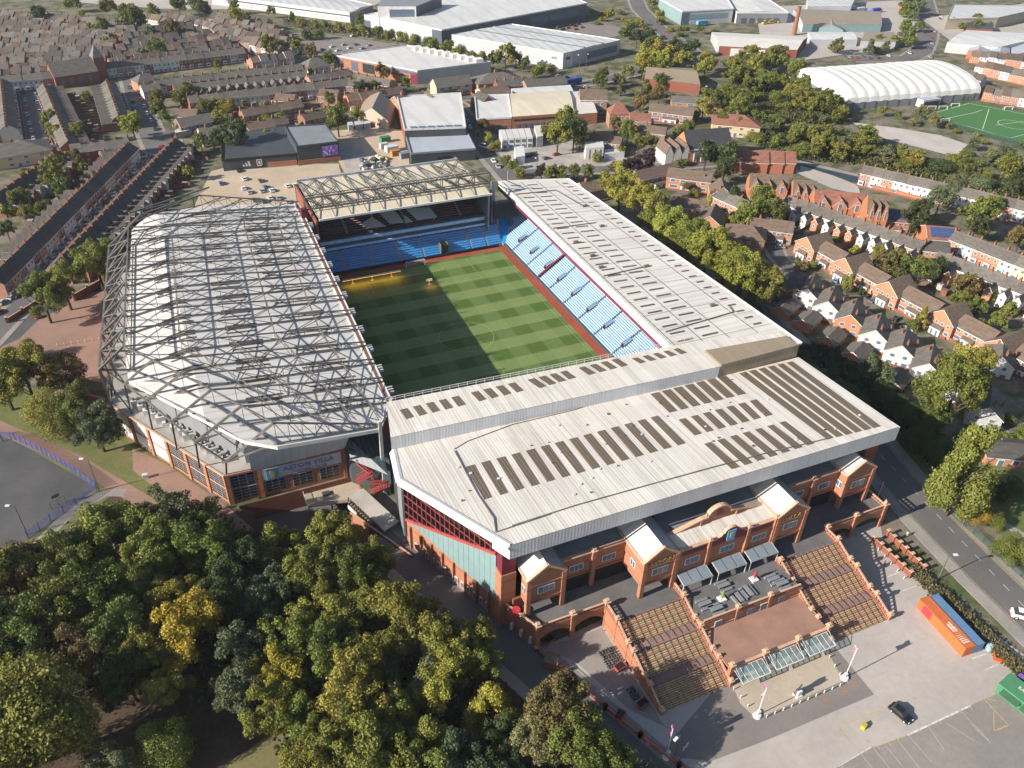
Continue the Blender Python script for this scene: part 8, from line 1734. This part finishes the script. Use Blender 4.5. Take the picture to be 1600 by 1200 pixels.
fence([(84.8,-121.3),(84.2,-132.1),(83.6,-143.9),(82.2,-161.8)],2.2,'green mesh fence between the pavement and grass verge','greenfence',2.5); fence([(327.3,117.7),(332.6,97.4),(339.1,71.3),(349.3,46.5)],4,'green mesh fence along the near side of the green pitch','greenfence',6); fence([(331.2,124.7),(380.9,135.4),(410.0,84.8)],3,'green fence along the far side of the green pitch','greenfence',8)
t=thing('ball_court_goal','rusty goal and basketball frame at the near end of the ball court','goal',(*(-123.2,-35.4),0),RAD(25)); f=MB(); f.beam((-1.8,0,0),(-1.8,0,2.2),.12,'steel'); f.beam((1.8,0,0),(1.8,0,2.2),.12,'steel'); f.beam((-1.8,0,2.2),(1.8,0,2.2),.12,'steel'); f.beam((0,.3,0),(0,.3,3.4),.14,'steel'); f.obj('frame',t); f=MB(); f.box(-.9,.9,.05,.12,2.7,3.7,'wood'); f.obj('backboard',t)
for p,lb in (((-102.6,-32.9),'pale boulder lying on the grass bank edge'),): 
    t=thing('cabinet',lb.replace('boulder lying','cabinet standing'),'cabinet',(*p,0)); f=MB(); f.box(-.6,.6,-.5,.5,0,1.2,'white'); f.obj('box',t); f=MB(); f.box(-.65,.65,-.55,.55,1.2,1.3,'steelw'); f.obj('lid',t)
# terrace furniture on the middle deck
def tableset(x,y,label,rz=0):
    t=thing('dining_set',label,'table set',(x,y,6),rz,'deck dining sets'); f=MB(); f.box(-1.5,1.5,-.5,.5,.65,.78,'midgrey'); f.box(-1.2,1.2,-.3,.3,0,.65,'steel'); f.obj('table',t)
    for s in (-1,1): f=MB(); f.box(-1.5,1.5,s*1.15-.3,s*1.15+.3,0,.45,'midgrey'); f.obj('bench',t)
for x,y,rz,lb in ((5.2,-128.2,0,'grey table set at the left corner of the deck'),(6.8,-130.3,0,'grey table set by the left front parapet'),(13.2,-129.5,RAD(90),'grey table set left of the deck centre'),(16.2,-129,RAD(90),'grey table set right of the deck centre'),(23.5,-128.4,0,'grey table set beside the red parasol'),(24.5,-130.2,0,'grey table set at the right front parapet'),(12,-125.6,0,'grey table set near the middle canopy')): tableset(x,y,lb,rz)
def parasol(x,y,col,label):
    t=thing('parasol',label,'parasol',(x,y,6)); f=MB(); f.box(-.8,.8,-.8,.8,0,.45,'white'); f.obj('base',t); f=MB(); f.beam((0,0,.4),(0,0,3.4),.1,'steel'); f.obj('pole',t); f=MB(); f.cone((0,0),.3,.42,1.1,1.6,'anypaint',8); f.cone((0,0),.42,.08,1.6,3.3,'anypaint',8); o=f.obj('folded_canopy',t); o.color=(*col,1)
parasol(9.6,-128.4,(.16,.22,.05),'folded green parasol on a white base on the deck'); parasol(19.6,-126.6,(.35,.03,.04),'folded red parasol on a white base on the deck')
t=thing('parade_float','red and white inflatable prop on the left deck corner','prop',(-33.4,-114.6,6)); f=MB(); f.cone((0,0),1.2,.9,0,1.6,'flagred',10); f.obj('body',t); f=MB(); f.cone((.9,-1.2),.6,.4,0,1.0,'white',10); f.obj('foot',t)
# rubble heaps and stores in the works yard behind the far stand
R=random.Random(8); colr=[(.5,.5,.5),(.1,.1,.12),(.3,.2,.14),(.45,.4,.15),(.05,.06,.1),(.6,.58,.55)]
PJ=[(10.6,166.7),(23.2,165.7),(21.3,152.2),(5.8,152.7)]
k=0
for x,y in inpx(PJ,34,1.6,77):
    s=R.uniform(.7,1.6); t=thing('material_bag',f'bag or bale of building material, {ordn(k)} from the left of the yard heap','building material',(x,y,0),R.uniform(0,3),'building materials heap'); f=MB(); f.prism([(-s,-s*.8),(s*.9,-s),(s,s*.7),(-s*.8,s)],0,s*R.uniform(.8,1.3),'anypaint'); o=f.obj('bag',t); o.color=(*R.choice(colr),1); f=MB(); f.box(-s*.5,s*.5,-s*.4,s*.4,s,s*1.35,'anypaint'); o=f.obj('bag_top',t); o.color=(*R.choice(colr),1); k+=1
for p,c,lb,s in (((28.6,186.7),(.04,.2,.09),'green site cabin in the works yard',2.5),((27.8,173.3),(.6,.6,.6),'white site hut in the works yard',3),((27.8,166.8),(.5,.2,.03),'orange skip in the works yard',2.2),((30.8,162.0),(.2,.22,.3),'grey blue hoarding box by the lower hall',2.2),((25.3,178.1),(.55,.52,.5),'pale store heap beside the green site cabin',2)):
    t=thing('site_cabin',lb,'site cabin',(*p,0),.1); f=MB(); f.box(-s,s,-s*.6,s*.6,0,2.6,'anypaint'); o=f.obj('body',t); o.color=(*c,1); f=MB(); f.box(-s-.1,s+.1,-s*.65,s*.65,2.6,2.8,'anypaint'); o=f.obj('roof',t); o.color=(*[v*.8 for v in c],1)
# two people on foot
def person(p,rz,shirt,trousers,label):
    t=thing('person',label,'person',(*p,.02),rz)
    vs=[(0,0,.95),(0,0,1.2),(0,0,1.42),(0,0,1.52),(0,.02,1.66),(-.1,0,.9),(-.12,.12,.5),(-.12,.02,.06),(-.12,.16,.03),(.1,0,.9),(.12,-.06,.5),(.12,-.3,.1),(.12,-.2,.03),(-.2,0,1.4),(-.26,-.08,1.14),(-.25,.06,.9),(.2,0,1.4),(.26,.1,1.14),(.25,.2,.92)]
    es=[(0,1),(1,2),(2,3),(3,4),(0,5),(5,6),(6,7),(7,8),(0,9),(9,10),(10,11),(11,12),(2,13),(13,14),(14,15),(2,16),(16,17),(17,18)]
    rd=[.15,.15,.16,.065,.11,.1,.075,.05,.045,.1,.075,.05,.045,.07,.05,.035,.07,.05,.035]
    me=D.meshes.new('body'); me.from_pydata(vs,es,[]); o=mk('body',me,t); o.modifiers.new('s','SKIN'); 
    for v,r in zip(me.skin_vertices[0].data,rd): v.radius=(r,r)
    me.skin_vertices[0].data[0].use_root=True; o.modifiers.new('d','SUBSURF').levels=1; me.materials.append(MT['anypaint']); o.color=(*shirt,1)
    f=MB(); f.cone((0,.02),.11,.05,1.7,1.8,'black',8); f.obj('hair',t)
person((55.6,-131.3),RAD(40),(.03,.03,.04),(.03,.03,.05),'person in dark clothes walking across the forecourt near the gate'); person((68.0,-126.1),RAD(120),(.4,.4,.4),(.05,.05,.05),'person in pale clothes on the pavement by the gate walls')
print('cars',NC[0],'objects',len(D.objects))

# ================================================================ air
def haze():
    b=MB(); b.box(-700,1300,-420,1100,-8,153,'white'); o=b.obj('haze',None,None,'stuff'); tag(o,'thin pale haze in the air over the whole district','haze')
    mt=D.materials.new('haze_air'); mt.use_nodes=True; n=mt.node_tree; n.nodes.remove(n.nodes['Principled BSDF'])
    v=N(n,'ShaderNodeVolumePrincipled'); v.inputs['Color'].default_value=(.86,.91,1,1); v.inputs['Density'].default_value=.00006; v.inputs['Anisotropy'].default_value=.2
    n.links.new(v.outputs[0],n.nodes['Material Output'].inputs['Volume']); o.data.materials.clear(); o.data.materials.append(mt)
haze()
